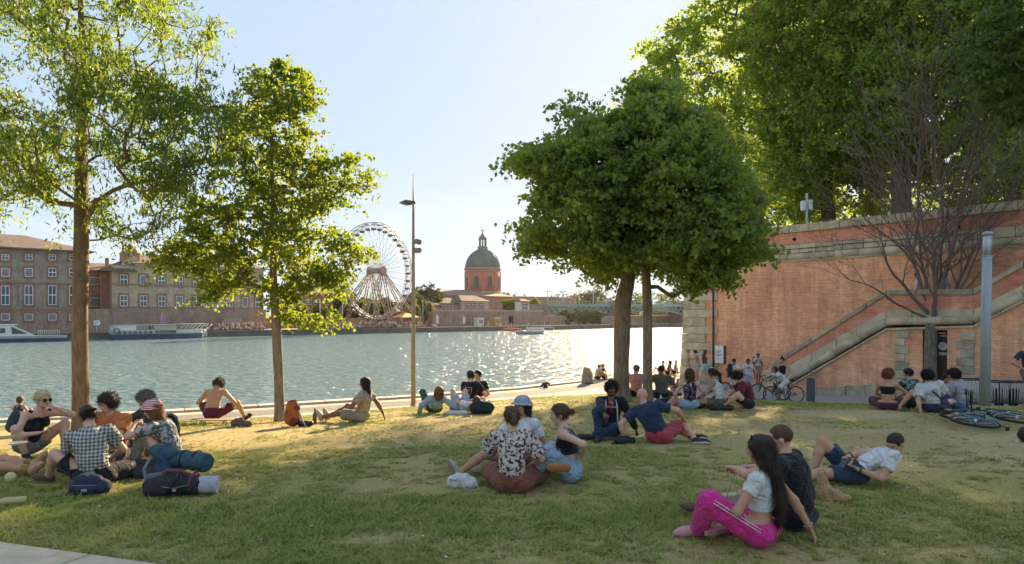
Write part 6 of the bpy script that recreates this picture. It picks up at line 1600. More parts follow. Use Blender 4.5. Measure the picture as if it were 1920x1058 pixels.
    if st != 'none':
        Hf = Field(max(vox, .009) if st != 'buzz' else vox, .02); up = 1.0
        g = {'buzz': .005, 'short': .011, 'mop': .019, 'curly': .024, 'afro': .04, 'long': .016, 'pony': .012, 'bun': .012, 'bob': .02, 'locs': .018, 'highbun': .012}[st]
        Hf.ell(H(0, -.006, .012), A3(.076 + g, .094 + g, .082 + g) * hs, RH)
        if st in ('curly', 'afro', 'mop', 'bob'): Hf.ell(H(0, -.03, -.03), A3(.078 + g * .8, .075 + g * .8, .07 + g * .5) * hs, RH)
        if st == 'long':
            down = A3(0, 0, -1); back = -fw
            a0 = H(0, -.055, .01); a1 = H(0, -.075, -.09); a2 = neck + back * .10 * s; a3 = neck - spu * .20 * s + back * (.135 * s + curve * .8) + sx_ * .02; a4 = neck - spu * .36 * s + back * (.125 * s + curve) + sx_ * .045
            Hf.chain([a0, a1, a2, a3, a4], [.085, .088, .085, .08, .05], n=fw, f=.42); Hf.chain([H(.05, -.01, -.02), H(.07, -.03, -.12)], [.04, .03]); Hf.chain([H(-.05, -.01, -.02), H(-.07, -.03, -.12)], [.04, .03])
        if st in ('bob', 'longish'): Hf.chain([H(0, -.06, 0), H(0, -.065, -.12)], [.09, .075], n=hf, f=.7); Hf.chain([H(.075, -.01, 0), H(.08, -.01, -.10)], [.03, .03]); Hf.chain([H(-.075, -.01, 0), H(-.08, -.01, -.10)], [.03, .03])
        if st == 'locs':
            for k in range(11):
                an_ = math.pi * (k / 10) ; x = math.cos(an_) * .075; y = -math.sin(an_) * .085
                Hf.chain([H(x * .8, y * .8, .03), H(x, y, -.05), H(x * .9, y * 1.15, -.17), H(x * .7, y * 1.3, -.26 - .03 * (k % 3))], [.024, .020, .019, .012], k=.006)
        if st == 'pony':
            Hf.ell(H(0, -.115, .005), A3(.022, .022, .022)); Hf.chain([H(0, -.12, .0), H(0, -.155, -.05), H(.0, -.135, -.14)], [.022, .034, .014])
        if st == 'lowpony' : pass
        if st == 'bun': Hf.ell(H(0, -.135, .0), A3(.036, .032, .034) * hs, RH)
        if st == 'highbun': Hf.ell(H(0, -.05, .125), A3(.036, .036, .034) * hs, RH)
        fr_ = {'buzz': .062, 'short': .070, 'mop': .085, 'curly': .085, 'afro': .085}.get(st, .07)
        # open the face
        Hf.carve(H(0, .115, -.042), H(0, .16, -.05), .088 * hs, .10 * hs); Hf.carve(H(0, .06, -.13), H(0, .12, -.16), .07 * hs, .09 * hs)
        if st in ('buzz', 'short', 'pony', 'bun', 'highbun'):
            Hf.cut(H(0, 0, -.075), -hu)
            for q in (-1, 1): Hf.carve(H(q * .085, .010, -.04), H(q * .09, .010, -.07), .028 * hs, .03 * hs)
        nz_ = {'curly': .013, 'afro': .013, 'mop': .010, 'short': .005, 'buzz': 0.001, 'locs': .003}.get(st, .005)
        if hat: Hf.cut(H(0, 0, .035), hu)
        hm_ = Hf.mesh('hair', nz_, {'curly': 120, 'afro': 130, 'mop': 90}.get(st, 75))
        if vox < .018 and st != 'buzz': hm_ = strands(hm_, st, hf, nrm(-hu * .9 - hf * .35), {'long': 2600, 'curly': 1500, 'mop': 1300, 'locs': 700}.get(st, 900), len(label), .07 if st == 'long' else .036, .0018 if vox < .012 else .0028)
        link('hair', hm_, HR[hc], root)['kind'] = 'stuff'
    if hat:
        kind, hm = hat[0], hat[1]; Hf = Field(max(vox, .009), .012)
        if kind == 'cap':
            Hf.ell(H(0, -.004, .028), A3(.087, .104, .082) * hs, RH); Hf.cut(H(0, 0, .012), -hu + hf * .12); ho = link('cap', Hf.mesh('cap'), hm, root)
            Bf = Field(max(vox * .8, .006), .01); bd = 1 if len(hat) < 3 else hat[2]
            Bf.ell(H(0, .115 * bd, .018), A3(.068, .075, .008) * hs, RH); Bf.cut(H(0, .055 * bd, 0), -hf * bd); link('visor', Bf.mesh('visor'), hm, ho)
        else:
            Hf.ell(H(0, -.004, .052), A3(.094, .112, .066) * hs, RH, k=.01); Hf.cone(H(0, -.004, .012), H(0, -.004, .06), .108 * hs, .094 * hs, fe=True, fs=True); Hf.cone(H(0, .004, -.004), H(0, -.002, .032), .150 * hs, .100 * hs, fe=True, fs=True, k=.006); Hf.carve(H(0, 0, -.10), H(0, 0, .012), .092 * hs, .09 * hs)
            link('bucket_hat', Hf.mesh('hat', .002), hm, root)
    if glasses:
        gm = mat('glasses_black', (0.012, 0.012, 0.014), .15, spec=.8)
        dz, dy = (0, 0) if glasses == 'eyes' else (.098, -.045)
        g = None
        for q in (-1, 1):
            mb = MB(); 
            M_ = Matrix([[hs_[j], hf[j], hu[j]] for j in range(3)]).to_4x4()
            c = H(q * .034, .100 + dy, -.022 + dz); mb.tube([Vector(c) - Vector(hf) * .003, Vector(c) + Vector(hf) * .003], .0245 * hs, 12); 
            if g is None: g = mb.build('sunglasses', gm, root)
            else: mb.build('lens', gm, g)
            mb = MB(); mb.tube([H(q * .055, .098 + dy, -.016 + dz), H(q * .082, .06 + dy, -.014 + dz), H(q * .084, -.01 + dy, -.02 + dz)], .0035, 5); mb.build('temple', gm, g)
        mb = MB(); mb.tube([H(-.014, .104 + dy, -.018 + dz), H(.014, .104 + dy, -.018 + dz)], .003, 5); mb.build('bridge', gm, g)
    # ---- clothes
    def torso(Fd, th, lo_=0.0, hi_=1.0):
        Fd.cone(pel, waist, .128 * s * (1.06 if female else 1) * wide + th, .114 * s * W + th, fw, .76); Fd.cone(waist, chest, .116 * s * W + th, .137 * s * W + th, fw, .74); Fd.cone(chest, neck - spu * .065 * s, .137 * s * W + th, .095 * s * W + th, fw, .66)
        if female:
            for q in (-1, 1): Fd.ell(chest + sx_ * q * .07 * s + fw * .075 * s - spu * .01, A3(.055, .045, .055) * s + th)
    if top:
        kind, tm = top[0], top[1]; o_ = dict(top[2]) if len(top) > 2 else {}
        T = Field(vox, .03); th = o_.get('th', .013)
        torso(T, th)
        if kind in ('tee', 'long', 'crop', 'loose', 'jacket'):
            T.cone(sh[0], sh[1], .058 * s + th * .7, .058 * s + th * .7, k=.04)
            fr_ = {'tee': .62, 'long': 1.0, 'crop': .42, 'loose': .78, 'jacket': 1.0}[kind]
            for i in (0, 1):
                sl = th * (1.0 if kind != 'loose' else 1.9)
                if fr_ < 1: T.cone(sh[i], sh[i] + (el[i] - sh[i]) * fr_, .052 * s * W + sl, .046 * s * W + sl * 1.35, fe=True)
                else: T.cone(sh[i], el[i], .052 * s * W + sl, .042 * s * W + sl); T.cone(el[i], el[i] + (wr[i] - el[i]) * (.95 if kind != 'long' else o_.get('sl', .95)), .042 * s * W + sl, .030 * s + sl, fe=True)
        if kind in ('tank', 'cami'):
            for q in (0, 1): T.cone(sh[q] * .72 + neck * .28 + spu * .012, chest, .040 * s, .09 * s, k=.03)
        hem = {'crop': .34, 'band': .45, 'sports': .40}.get(kind, o_.get('hem', -.08))
        (T.lcut if kind in ('long', 'jacket') else T.cut)(pel + (neck - pel) * hem, -spu)
        if kind == 'band': T.cut(pel + (neck - pel) * .80, spu)
        if kind in ('tank', 'cami', 'sports'):
            dd = {'tank': .055, 'cami': .09, 'sports': .07}[kind]
            T.carve(neck + fw * .10 + spu * .02, neck + fw * .12 - spu * dd, .062, .055); T.carve(neck - fw * .10 + spu * .03, neck - fw * .13 - spu * dd * .6, .058, .05)
            for q, i in ((-1, 0), (1, 1)): T.carve(sh[i] + sx_ * q * .035, sh[i] + sx_ * q * .04 - spu * .10 * s, .052 * s, .050 * s)
        T.carve(nb - spu * .03 + fw * .01, nb + spu * .06 + fw * .02, .055 * s + (.0 if kind != 'jacket' else .01), .07 * s)
        if kind == 'jacket': T.carve(neck + fw * .10 + spu * .0, pel + fw * .20 + spu * .05, .062, .105)
        nm = {'tee': 'shirt', 'loose': 'blouse', 'long': 'shirt', 'crop': 'crop_top', 'band': 'bandeau_top', 'tank': 'tank_top', 'cami': 'tank_top', 'sports': 'sports_top', 'jacket': 'jacket'}[kind]
        if o_.get('skirted'): T.cone(pel, pel + A3(0, 0, .04), .16, .15)
        to = link(nm, T.mesh(nm, o_.get('fold', .0055), o_.get('ff', 17), seed=len(label)), tm, root)
    if bottom:
        kind, bm_ = bottom[0], bottom[1]; o_ = dict(bottom[2]) if len(bottom) > 2 else {}
        T = Field(vox, .03); th = o_.get('th', .016 if kind != 'skinny' else .009)
        T.cone(pel, pel + (waist - pel) * .6, .128 * s * (1.06 if female else 1) * wide + th, .118 * s * W + th * .6, fw, .80)
        for i in (0, 1): T.ell(hips[i] - hfw * .035 * s, A3(.088, .087, .083) * s + th)
        f_ = {'shorts': o_.get('len', .62), 'hot': .32}.get(kind, 1.0)
        for i in (0, 1):
            kp = hips[i] + (kn[i] - hips[i]) * f_
            if f_ < 1: T.cone(hips[i], kp, .085 * s * wide + th, .070 * s * wide + th * 1.5, fe=True)
            else:
                wb = {'baggy': .035, 'trousers': .014, 'skinny': .004, 'leggings': .002}.get(kind, .012)
                T.cone(hips[i], kn[i], .084 * s * wide + th, .056 * s + th + wb * .6); T.cone(kn[i], kn[i] + (an[i] - kn[i]) * o_.get('shin', .90), .055 * s + th + wb * .5, .040 * s + th * .6 + wb * .6, fe=True)
        if kind == 'skirt' or o_.get('fill'):
            m_ = (kn[0] + kn[1]) / 2; T.cone(pel, pel + (m_ - pel) * .7, .13, .12, A3(0, 0, 1), .6)
        T.lcut(pel + (neck - pel) * o_.get('waist', .20), spu)
        T.cut(A3(0, 0, .004), A3(0, 0, -1))
        nm = 'shorts' if f_ < 1 else 'trousers'
        bo_ = link(nm, T.mesh(nm, o_.get('fold', .006), o_.get('ff', 19), seed=len(label) + 3), bm_, root)
        if o_.get('stripes'):
            for i in (0, 1):
                hk = nrm(kn[i] - hips[i]); sd = nrm(np.cross(hk, A3(0, 0, 1)) * (-1 if i == 0 else 1)); 
                for e_ in (-1, 1):
                    pts = []; nn = 9
                    for q in range(nn + 1):
                        f = q / nn * 1.0; p = hips[i] + (kn[i] - hips[i]) * f; r = (.084 * s * wide + th) * (1 - f) + (.056 * s + th + .014) * f; sv = nrm(sd + A3(0, 0, .35)); ev = nrm(np.cross(hk, sv)); pts.append(p + sv * (r + .011) + ev * e_ * .011)
                    mb = MB(); mb.tube(pts, .0042, 5); mb.build('stripe', o_['stripes'], bo_)
    if shoes:
        sm, so_, kind = (tuple(shoes) + ('low',))[:3]
        for i in (0, 1):
            tv = nrm(A3(*toes[i])); shin = nrm(an[i] - kn[i]); up_ = -shin + tv * (shin @ tv); up_ = nrm(up_)
            S_ = Field(max(vox, .009), .02); heel = an[i] + shin * .035 * s - tv * .035 * s; ball = an[i] + shin * .045 * s + tv * .12 * s; tip = an[i] + shin * .05 * s + tv * .17 * s
            S_.cone(heel, ball, .040 * s, .042 * s); S_.cone(ball, tip, .042 * s, .028 * s); S_.cone(an[i] - shin * (.05 if kind == 'high' else .0), ball - shin * .01, .044 * s, .036 * s); S_.cone(an[i], heel, .043 * s, .040 * s)
            lv = an[i] + shin * .066 * s; S_.cut(lv, -up_)
            so = link('shoe', S_.mesh('shoe'), sm, root)
            S2 = Field(max(vox, .009), .01); wx = np.cross(tv, up_); a_ = heel * 1 + up_ * 0; 
            def onl(p): return p - up_ * ((p - lv) @ up_)
            S2.cone(onl(heel) - up_ * .006, onl(ball) - up_ * .006, .043 * s, .047 * s, up_, .28); S2.cone(onl(ball) - up_ * .006, onl(tip) - up_ * .006, .047 * s, .034 * s, up_, .28)
            link('sole', S2.mesh('sole'), so_, so)
    if socks:
        for i in (0, 1):
            S_ = Field(max(vox, .009), .01); S_.cone(an[i] + (kn[i] - an[i]) * .0, an[i] + (kn[i] - an[i]) * .30, .040 * s, .047 * s, fe=True); link('sock', S_.mesh('sock'), socks, root)
    if extra: extra(root, dict(pel=pel, neck=neck, chest=chest, waist=waist, sh=sh, hips=hips, kn=kn, an=an, el=el, wr=wr, fw=fw, sx=sx_, sp=spu, H=H, hf=hf, hs=hs_, hu=hu, nb=nb))
    return root
def PX(px, Y): x = (px - HX) / F * Y; return Vector((x, Y, gz(x, Y)))
# ------------------------------------------------------------------ the people
DENIM = cloth('denim_light', (0.30, 0.42, 0.52)); DENIM2 = cloth('denim_blue', (0.06, 0.11, 0.22)); BLACK = cloth('black', (0.016, 0.016, 0.018)); NAVY = cloth('navy', (0.028, 0.045, 0.09)); WHITE = cloth('white', (0.66, 0.65, 0.63)); ORANGE = cloth('orange', (0.56, 0.17, 0.045))
PINK = cloth('hot_pink', (0.66, 0.035, 0.25)); BROWN = cloth('rust_brown', (0.20, 0.075, 0.045)); RED = cloth('faded_red', (0.40, 0.06, 0.08)); SAND = cloth('sand', (0.40, 0.31, 0.22)); MAROON = cloth('maroon', (0.13, 0.022, 0.035)); OLIVE = cloth('olive_grey', (0.14, 0.12, 0.09)); PLUM = cloth('plum', (0.10, 0.03, 0.06)); GREY = cloth('grey', (0.30, 0.31, 0.33)); GRN = cloth('grey_green', (0.26, 0.27, 0.19)); SALMON = cloth('salmon', (0.55, 0.28, 0.24)); TEAL = cloth('pale_teal', (0.34, 0.46, 0.47)); LBLUE = cloth('light_blue', (0.36, 0.44, 0.56))
CHECK = pattern('check', 'check', (0.50, 0.47, 0.40), (0.045, 0.065, 0.085), 175.0); FLOWER = pattern('flower', 'flower', (0.62, 0.52, 0.46), (0.08, 0.045, 0.05), 42.0); DARKFL = pattern('dark_flower', 'flower', (0.10, 0.13, 0.13), (0.42, 0.40, 0.36), 26.0)
LEAFP = pattern('leaf_print', 'flower', (0.05, 0.085, 0.08), (0.24, 0.32, 0.28), 15.0); DOTS = pattern('spotted', 'dots', (0.045, 0.022, 0.04), (0.5, 0.45, 0.42), 26.0); STRIPE = pattern('fine_stripe', 'stripe', (0.40, 0.38, 0.40), (0.27, 0.27, 0.31), 26.0); REDZ = pattern('red_zigzag', 'stripe', (0.50, 0.035, 0.05), (0.68, 0.62, 0.58), 17.0); PFLOR = pattern('pink_flower', 'flower', (0.56, 0.34, 0.30), (0.25, 0.14, 0.14), 16.0)
CROSS = dict(feet=((.14, .34, .07), (-.12, .38, .06)), knee=((-1, .5, .15), (1, .5, .15)), toes=((1, .1, .1), (-1, .1, .1)))
KUP = dict(feet=((-.12, .46, .06), (.12, .46, .06)), knee=((-.15, 0, 1), (.15, 0, 1)), toes=((0, 1, .05), (0, 1, .05)))
LEGS = dict(feet=((-.08, .80, .07), (.14, .82, .07)), knee=((-.2, 0, 1), (.2, 0, 1)), toes=((-.2, .4, 1), (.3, .4, 1)))
BR = mat('bracelet', (0.4, 0.1, 0.12), .5)
def ring(root, p, d, r, m, name='bracelet', t=.005):
    d = nrm(d); u = nrm(np.cross(d, A3(.3, .2, .9))); v = np.cross(d, u); mb = MB(); mb.tube([p + (u * math.cos(a) + v * math.sin(a)) * r for a in np.linspace(0, 6.2832, 15)], t, 5, cap=False); return mb.build(name, m, root)
def strap(root, pts, w_, m, name='strap', flat=.25, n=8):
    mb = MB(); mb.tube([Vector(p) for p in pts], w_, n, flat=flat); return mb.build(name, m, root)

# -- the three in the middle
def ex_pony(r, j):
    H = j['H']; ring(r, H(0, -.115, .005), j['hf'], .024, mat('hair_tie', (0.3, 0.24, 0.22), .8), 'hair_tie', .006)
person('woman in flowered blouse and rust brown trousers seated cross-legged with her back turned', (960, 924), 4, neck=(0, .03, .60), curve=.05, head=(-14, -4, 0), hands=((-.12, .26, .50), (.18, .28, .22)), elb=((-1, 0, -1), (1, -.3, -.6)), **CROSS,
       skin='light', hair=('pony', 'brown'), top=('loose', FLOWER, dict(th=.022, hem=.10, fold=.009, ff=14)), bottom=('baggy', BROWN, dict(th=.03, fold=.010, fill=True)), female=True, vox=.0095, glasses='top', extra=ex_pony, curl=(.9, .6))
person('person in white t-shirt and grey bucket hat leaning back with one leg stretched out', (974, 882), 207, neck=(.02, -.13, .57), head=(8, -3, 0), hands=((-.30, -.22, .03), (.10, .24, .44)), elb=((-1, -.6, .1), (1, .2, -.8)),
       feet=((.18, .36, .06), (.38, .70, .07)), knee=((-.8, .4, .5), (.2, 0, 1)), toes=((1, .3, .1), (.35, .2, 1)), skin='olive', hair=('bob', 'dark'), hat=('bucket', mat('hat_grey', (0.30, 0.32, 0.36), .9, .2, 40)), top=('tee', WHITE, dict(th=.018)), bottom=('shorts', cloth('dusk_pink', (0.30, 0.14, 0.12))), shoes=(SHOE['beige'], SOLED), female=True, vox=.0105, facefx=True, curl=(.2, .8))
def ex_dung(r, j):
    for q in (-1, 1):
        sh = j['neck'] + j['sx'] * q * .075; strap(r, [j['pel'] + j['sx'] * q * .05 - j['fw'] * .125 + j['sp'] * .16, j['chest'] - j['fw'] * .115 + j['sx'] * q * .06, sh + j['sp'] * .02 - j['fw'] * .02, j['chest'] + j['fw'] * .125 + j['sx'] * q * .07, j['waist'] + j['fw'] * .12 + j['sx'] * q * .05], .018, DENIM, 'dungaree_strap', .3)
person('woman in light denim dungarees with a low hair bun, sitting in profile', (1068, 903), 276, neck=(0, .07, .575), curve=.03, head=(-5, -5, 0), hands=((-.12, -.15, .34), (.12, .34, .24)), elb=((-.5, -1, -.5), (1, -.2, -.7)), feet=((-.16, .40, .06), (.10, .36, .06)), knee=((-.7, .2, .9), (.8, .3, .4)), toes=((.4, 1, .05), (-.2, 1, .05)),
       skin='light', hair=('bun', 'brown'), top=('sports', BLACK), bottom=('trousers', DENIM, dict(waist=.46, th=.02, fold=.008)), female=True, vox=.0095, glasses='top', extra=ex_dung, facefx=True, shoes=(SHOE['white'], SOLE), palm=((0, 1, 0), (0, 0, 1)))
# -- the two with the dark jacket and the navy shirt
def ex_jersey(r, j):
    T = Field(.013, .03); sp, fw = j['sp'], j['fw']; T.cone(j['pel'], j['waist'], .135, .121, fw, .76); T.cone(j['waist'], j['chest'], .123, .143, fw, .74); T.cone(j['chest'], j['neck'] - sp * .06, .143, .10, fw, .66); T.cut(j['pel'] + sp * -.02, -sp)
    jr = link('jersey', T.mesh('jersey', .004), cloth('jersey_red', (0.22, 0.02, 0.03)), r)
    for k, (tx, dz) in enumerate((('Fly', .045), ('Emirates', -.015))):
        p = j['chest'] + fw * (.118 - .004 * k) + sp * dz; X = -j['sx']; Z = sp; Y_ = np.cross(Z, X)
        o = text(jr, 'lettering', tx, (0, 0, 0), .058, WHITE, (0, 0, 0), .0015, 'CENTER'); o.matrix_local = Matrix([[X[0], Z[0], fw[0], p[0]], [X[1], Z[1], fw[1], p[1]], [X[2], Z[2], fw[2], p[2]], [0, 0, 0, 1]])
    for q in (-1, 1): strap(r, [j['neck'] + j['sx'] * q * .075 + fw * .06 - sp * .03, j['chest'] + fw * .122 + j['sx'] * q * .085, j['waist'] + fw * .115 + j['sx'] * q * .09, j['pel'] + fw * .12 + j['sx'] * q * .09 + sp * .04], .014, WHITE, 'jacket_trim', .3)
person('man with short curly hair in black jacket over red printed jersey, facing the camera', (1146, 818), 184, neck=(0, -.06, .575), head=(-6, -12, 0), hands=((-.40, -.16, .05), (.13, .44, .40)), elb=((-1, -.5, .3), (1, -.2, .4)),
       feet=((.34, .42, .06), (.22, .46, .06)), knee=((-.9, .4, .35), (.2, 0, 1)), toes=((1, .3, .1), (.2, 1, .05)), skin='dark', hair=('mop', 'black'), top=('jacket', BLACK, dict(th=.022, fold=.008)), bottom=('trousers', cloth('dark_track', (0.022, 0.04, 0.085))), shoes=(SHOE['black'], SOLED), vox=.012, facefx=True, extra=ex_jersey, curl=(.2, .7))
def ex_watch(r, j): ring(r, j['wr'][0] * .97 + j['el'][0] * .03, j['wr'][0] - j['el'][0], .031, mat('watch_black', (.02, .02, .02), .4), 'watch', .009)
person('bald man in navy t-shirt and red shorts propped on his left arm, seen from behind', (1236, 831), 22, neck=(-.20, -.03, .53), lean_sh=-8, head=(-25, -8, 0), hands=((-.46, -.14, .035), (.30, .22, .34)), elb=((-.7, -.5, .3), (1, -.3, .1)),
       feet=((.40, .34, .06), (.50, .08, .06)), knee=((0, 1, .3), (.6, 1, .4)), toes=((1, .2, .1), (1, -.2, .1)), skin='red', hair=('none', 'grey'), top=('tee', NAVY, dict(th=.02, fold=.009)), bottom=('shorts', RED, dict(len=.8, waist=.24)), shoes=(SHOE['black'], SOLE), vox=.0115, wide=1.12, extra=ex_watch, curl=(.15, .5), palm=((0, 0, -1), (0, 0, -1)))
# -- the pair in front
PHONE = []
def ex_pinkgirl(r, j):
    ring(r, j['wr'][1] * .90 + j['el'][1] * .10, j['wr'][1] - j['el'][1], .032, mat('band_beige', (0.45, 0.33, 0.26), .6), 'bracelet', .006); ring(r, j['wr'][1], j['wr'][1] - j['el'][1], .029, mat('band_pink', (0.65, 0.10, 0.18), .6), 'bracelet', .005)
person('woman with very long dark hair, white crop top and hot pink striped track trousers', (1424, 1022), 308, neck=(.0, -.03, .575), curve=.0, head=(4, -4, 0), hands=((-.12, .27, .25), (.33, -.34, .03)), elb=((-1, -.6, -.5), (.6, -.8, .4)),
       feet=((-.10, .45, .055), (.02, .30, .06)), knee=((-.75, .1, .9), (1, .5, .1)), toes=((-.75, .8, .0), (-1, .2, .1)), skin='tan', hair=('long', 'dark'), top=('crop', WHITE, dict(th=.010, fold=.004)), bottom=('baggy', PINK, dict(th=.02, fold=.010, waist=.16, stripes=WHITE, shin=.95)), shoes=(SHOE['pink'], mat('sole_pink', (0.42, 0.26, 0.26), .8)), female=True, vox=.0085, glasses='top', extra=ex_pinkgirl, curl=(.7, .2), palm=((0, 0, -1), (0, 0, -1)))
person('man with cropped hair and black t-shirt sitting close beside the long-haired woman', (1496, 994), 312, neck=(-.0, .10, .60), curve=.05, head=(-20, -6, 0), hands=((-.06, .52, .44), (.12, .50, .42)), elb=((-1, -.1, -.4), (1, 0, -.6)), feet=((-.14, .74, .06), (.06, .60, .06)), knee=((-.2, 0, 1), (.3, 0, 1)), toes=((-.2, 1, .1), (.1, 1, .1)),
       skin='red', hair=('buzz', 'brown'), top=('tee', BLACK, dict(th=.022, fold=.010)), bottom=('shorts', BLACK, dict(len=.8)), shoes=(SHOE['brown'], SOLED), vox=.0095, wide=1.06, curl=(1.0, .9))
def ex_phone(r, j):
    p = (j['wr'][0] * .55 + j['wr'][1] * .45) + A3(0, .10, .01); bpy.context.view_layer.update(); PHONE.append(r.matrix_world @ Vector(p)); ring(r, j['wr'][0] * .92 + j['el'][0] * .08, j['wr'][0] - j['el'][0], .031, mat('watch_black', (.02, .02, .02), .4), 'watch', .008); ring(r, j['wr'][1] * .92 + j['el'][1] * .08, j['wr'][1] - j['el'][1], .031, mat('watch_black', (.02, .02, .02), .4), 'bracelet', .006)
person('man in white t-shirt and dark shorts lying propped on an elbow looking at his phone', (1600, 908), 268, pel=(0, 0, .125), neck=(-.05, -.40, .33), tw=-28, curve=-.02, hdir=(-.30, .85, -.50), hands=((-.20, .06, .20), (-.05, .08, .31)), elb=((-.4, -1, -.9), (1, -.6, .0)),
       feet=((-.12, .80, .065), (.10, .40, .06)), knee=((-.3, 0, 1), (.1, 0, 1)), toes=((-.3, .6, 1), (.1, 1, -.1)), skin='tan', hair=('buzz', 'dark'), top=('tee', WHITE, dict(th=.014)), bottom=('shorts', NAVY, dict(len=.72)), vox=.0095, facefx=True, extra=ex_phone, curl=(.9, .8), palm=((0, 0, 1), (-.3, 0, -1)))
# -- the group by the ash
person('short-haired blonde woman in black tank top and sunglasses squatting with a plate', (60, 866), 118, pel=(0, -.04, .22), neck=(0, .18, .66), head=(-6, -4, 0), hands=((-.07, .33, .70), (.10, .34, .40)), elb=((-1, .4, -.6), (1, -.3, -.6)), feet=((-.22, .30, .07), (.16, .20, .09)), knee=((-.3, .3, 1), (.5, .8, .35)), toes=((-.2, 1, 0), (.1, 1, -.15)),
       skin='light', hair=('short', 'blonde'), top=('tank', BLACK), bottom=('hot', cloth('washed_grey', (0.24, 0.25, 0.25))), shoes=(SHOE['black'], SOLE, 'high'), female=True, vox=.0105, facefx=True, glasses='eyes', curl=(1.1, .5), palm=((0, -1, 0), (0, 0, 1)))
person('man in small checked shirt and dark cap hunched forward, back to the camera', (178, 912), 338, neck=(-.06, .10, .585), curve=.07, head=(-22, -22, 0), hands=((-.14, .36, .20), (.10, .38, .22)), elb=((-1, -.2, -.2), (1, -.2, -.4)), feet=((-.50, .42, .06), (-.04, .42, .06)), knee=((-.7, .2, .8), (1, .5, .1)), toes=((-1, .6, .1), (-1, .3, .1)),
       skin='light', hair=('short', 'dark'), hat=('cap', mat('cap_black', (0.03, 0.03, 0.04), .8), -1), top=('tee', CHECK, dict(th=.022, fold=.009, hem=-.18)), bottom=('shorts', BLACK, dict(len=.7)), shoes=(SHOE['brown'], SOLED), vox=.0105, wide=1.05)
person('young man with tousled hair in orange t-shirt sitting upright and looking down', (212, 880), 190, pel=(0, 0, .17), neck=(0, .02, .66), head=(14, -22, 0), hands=((-.04, .30, .30), (.10, .33, .32)), elb=((-1, .1, -.4), (1, .1, -.4)), feet=((.16, .36, .06), (-.02, .42, .06)), knee=((-1, .5, .3), (.8, .4, .7)), toes=((1, .2, .1), (-.3, 1, .1)),
       skin='light', hair=('mop', 'dark'), top=('tee', ORANGE, dict(th=.022, fold=.009)), bottom=('shorts', cloth('charcoal', (.05, .05, .06))), shoes=(SHOE['black'], SOLE), vox=.0105, facefx=True, wide=1.05, curl=(.7, .7))
person('woman in red and white striped sun hat hugging her knees, beside the blue rucksack', (322, 878), 275, neck=(0, .17, .55), curve=.06, head=(-8, -14, 0), hands=((-.06, .42, .52), (.08, .42, .50)), elb=((-1, .3, -.6), (1, .2, -.6)), **{**KUP, 'feet': ((-.10, .42, .06), (.12, .40, .06))},
       skin='light', hair=('bob', 'auburn'), hat=('bucket', REDZ), top=('tee', DARKFL, dict(th=.018)), bottom=('trousers', GRN, dict(shin=.85)), shoes=(SHOE['black'], SOLED), female=True, vox=.0105, curl=(1, 1))
person('dark-haired person in black half hidden behind the striped sun hat', (290, 850), 205, neck=(0, .06, .60), head=(10, -30, 0), hands=((-.1, .38, .30), (.16, .36, .42)), elb=((-1, 0, -.4), (1, 0, -.4)), **CROSS, skin='tan', hair=('mop', 'grey'), top=('tee', cloth('dark_grey', (.06, .06, .055))), bottom=('shorts', NAVY), vox=.012)
person('person lying at the left edge with bare legs crossed and yellow laced ankle socks', (-62, 889), 92, neck=(0, -.40, .30), head=(0, -5, 0), hands=((-.32, -.42, .04), (.30, -.42, .04)), elb=((-.4, -1, 0), (.4, -1, 0)), feet=((.02, .82, .13), (.06, .84, .06)), knee=((-.1, 0, 1), (.3, 0, .6)), toes=((-.1, .6, 1), (.4, .8, .8)),
       skin='tan', hair=('short', 'brown'), top=('tee', GREY), bottom=('shorts', NAVY, dict(len=.6)), vox=.011, socks=pattern('yellow_laces', 'stripe', (0.10, 0.05, 0.02), (0.55, 0.36, 0.06), 26.0))
person('shirtless man with bowed head sitting on a skateboard facing the river', (400, 794), 2, pel=(0, 0, .20), neck=(0, .12, .64), curve=.05, head=(0, -62, 0), hands=((-.22, .30, .30), (.22, .30, .30)), elb=((-1, -.1, -.8), (1, -.1, -.8)), feet=((-.38, .50, .06), (.40, .50, .06)), knee=((-.6, .2, 1), (.6, .2, 1)), toes=((-.5, 1, .5), (.5, 1, .5)),
       skin='tan', hair=('mop', 'brown'), bottom=('shorts', MAROON, dict(len=.7)), shoes=(SHOE['black'], SOLED), vox=.013, wide=1.08)
person('person sitting on the quay edge beyond the squatting woman', (34, 796), 10, neck=(0, .05, .58), head=(0, 0, 0), **KUP, skin='olive', hair=('curly', 'brown'), top=('tank', NAVY), bottom=('shorts', BLACK), vox=.022)
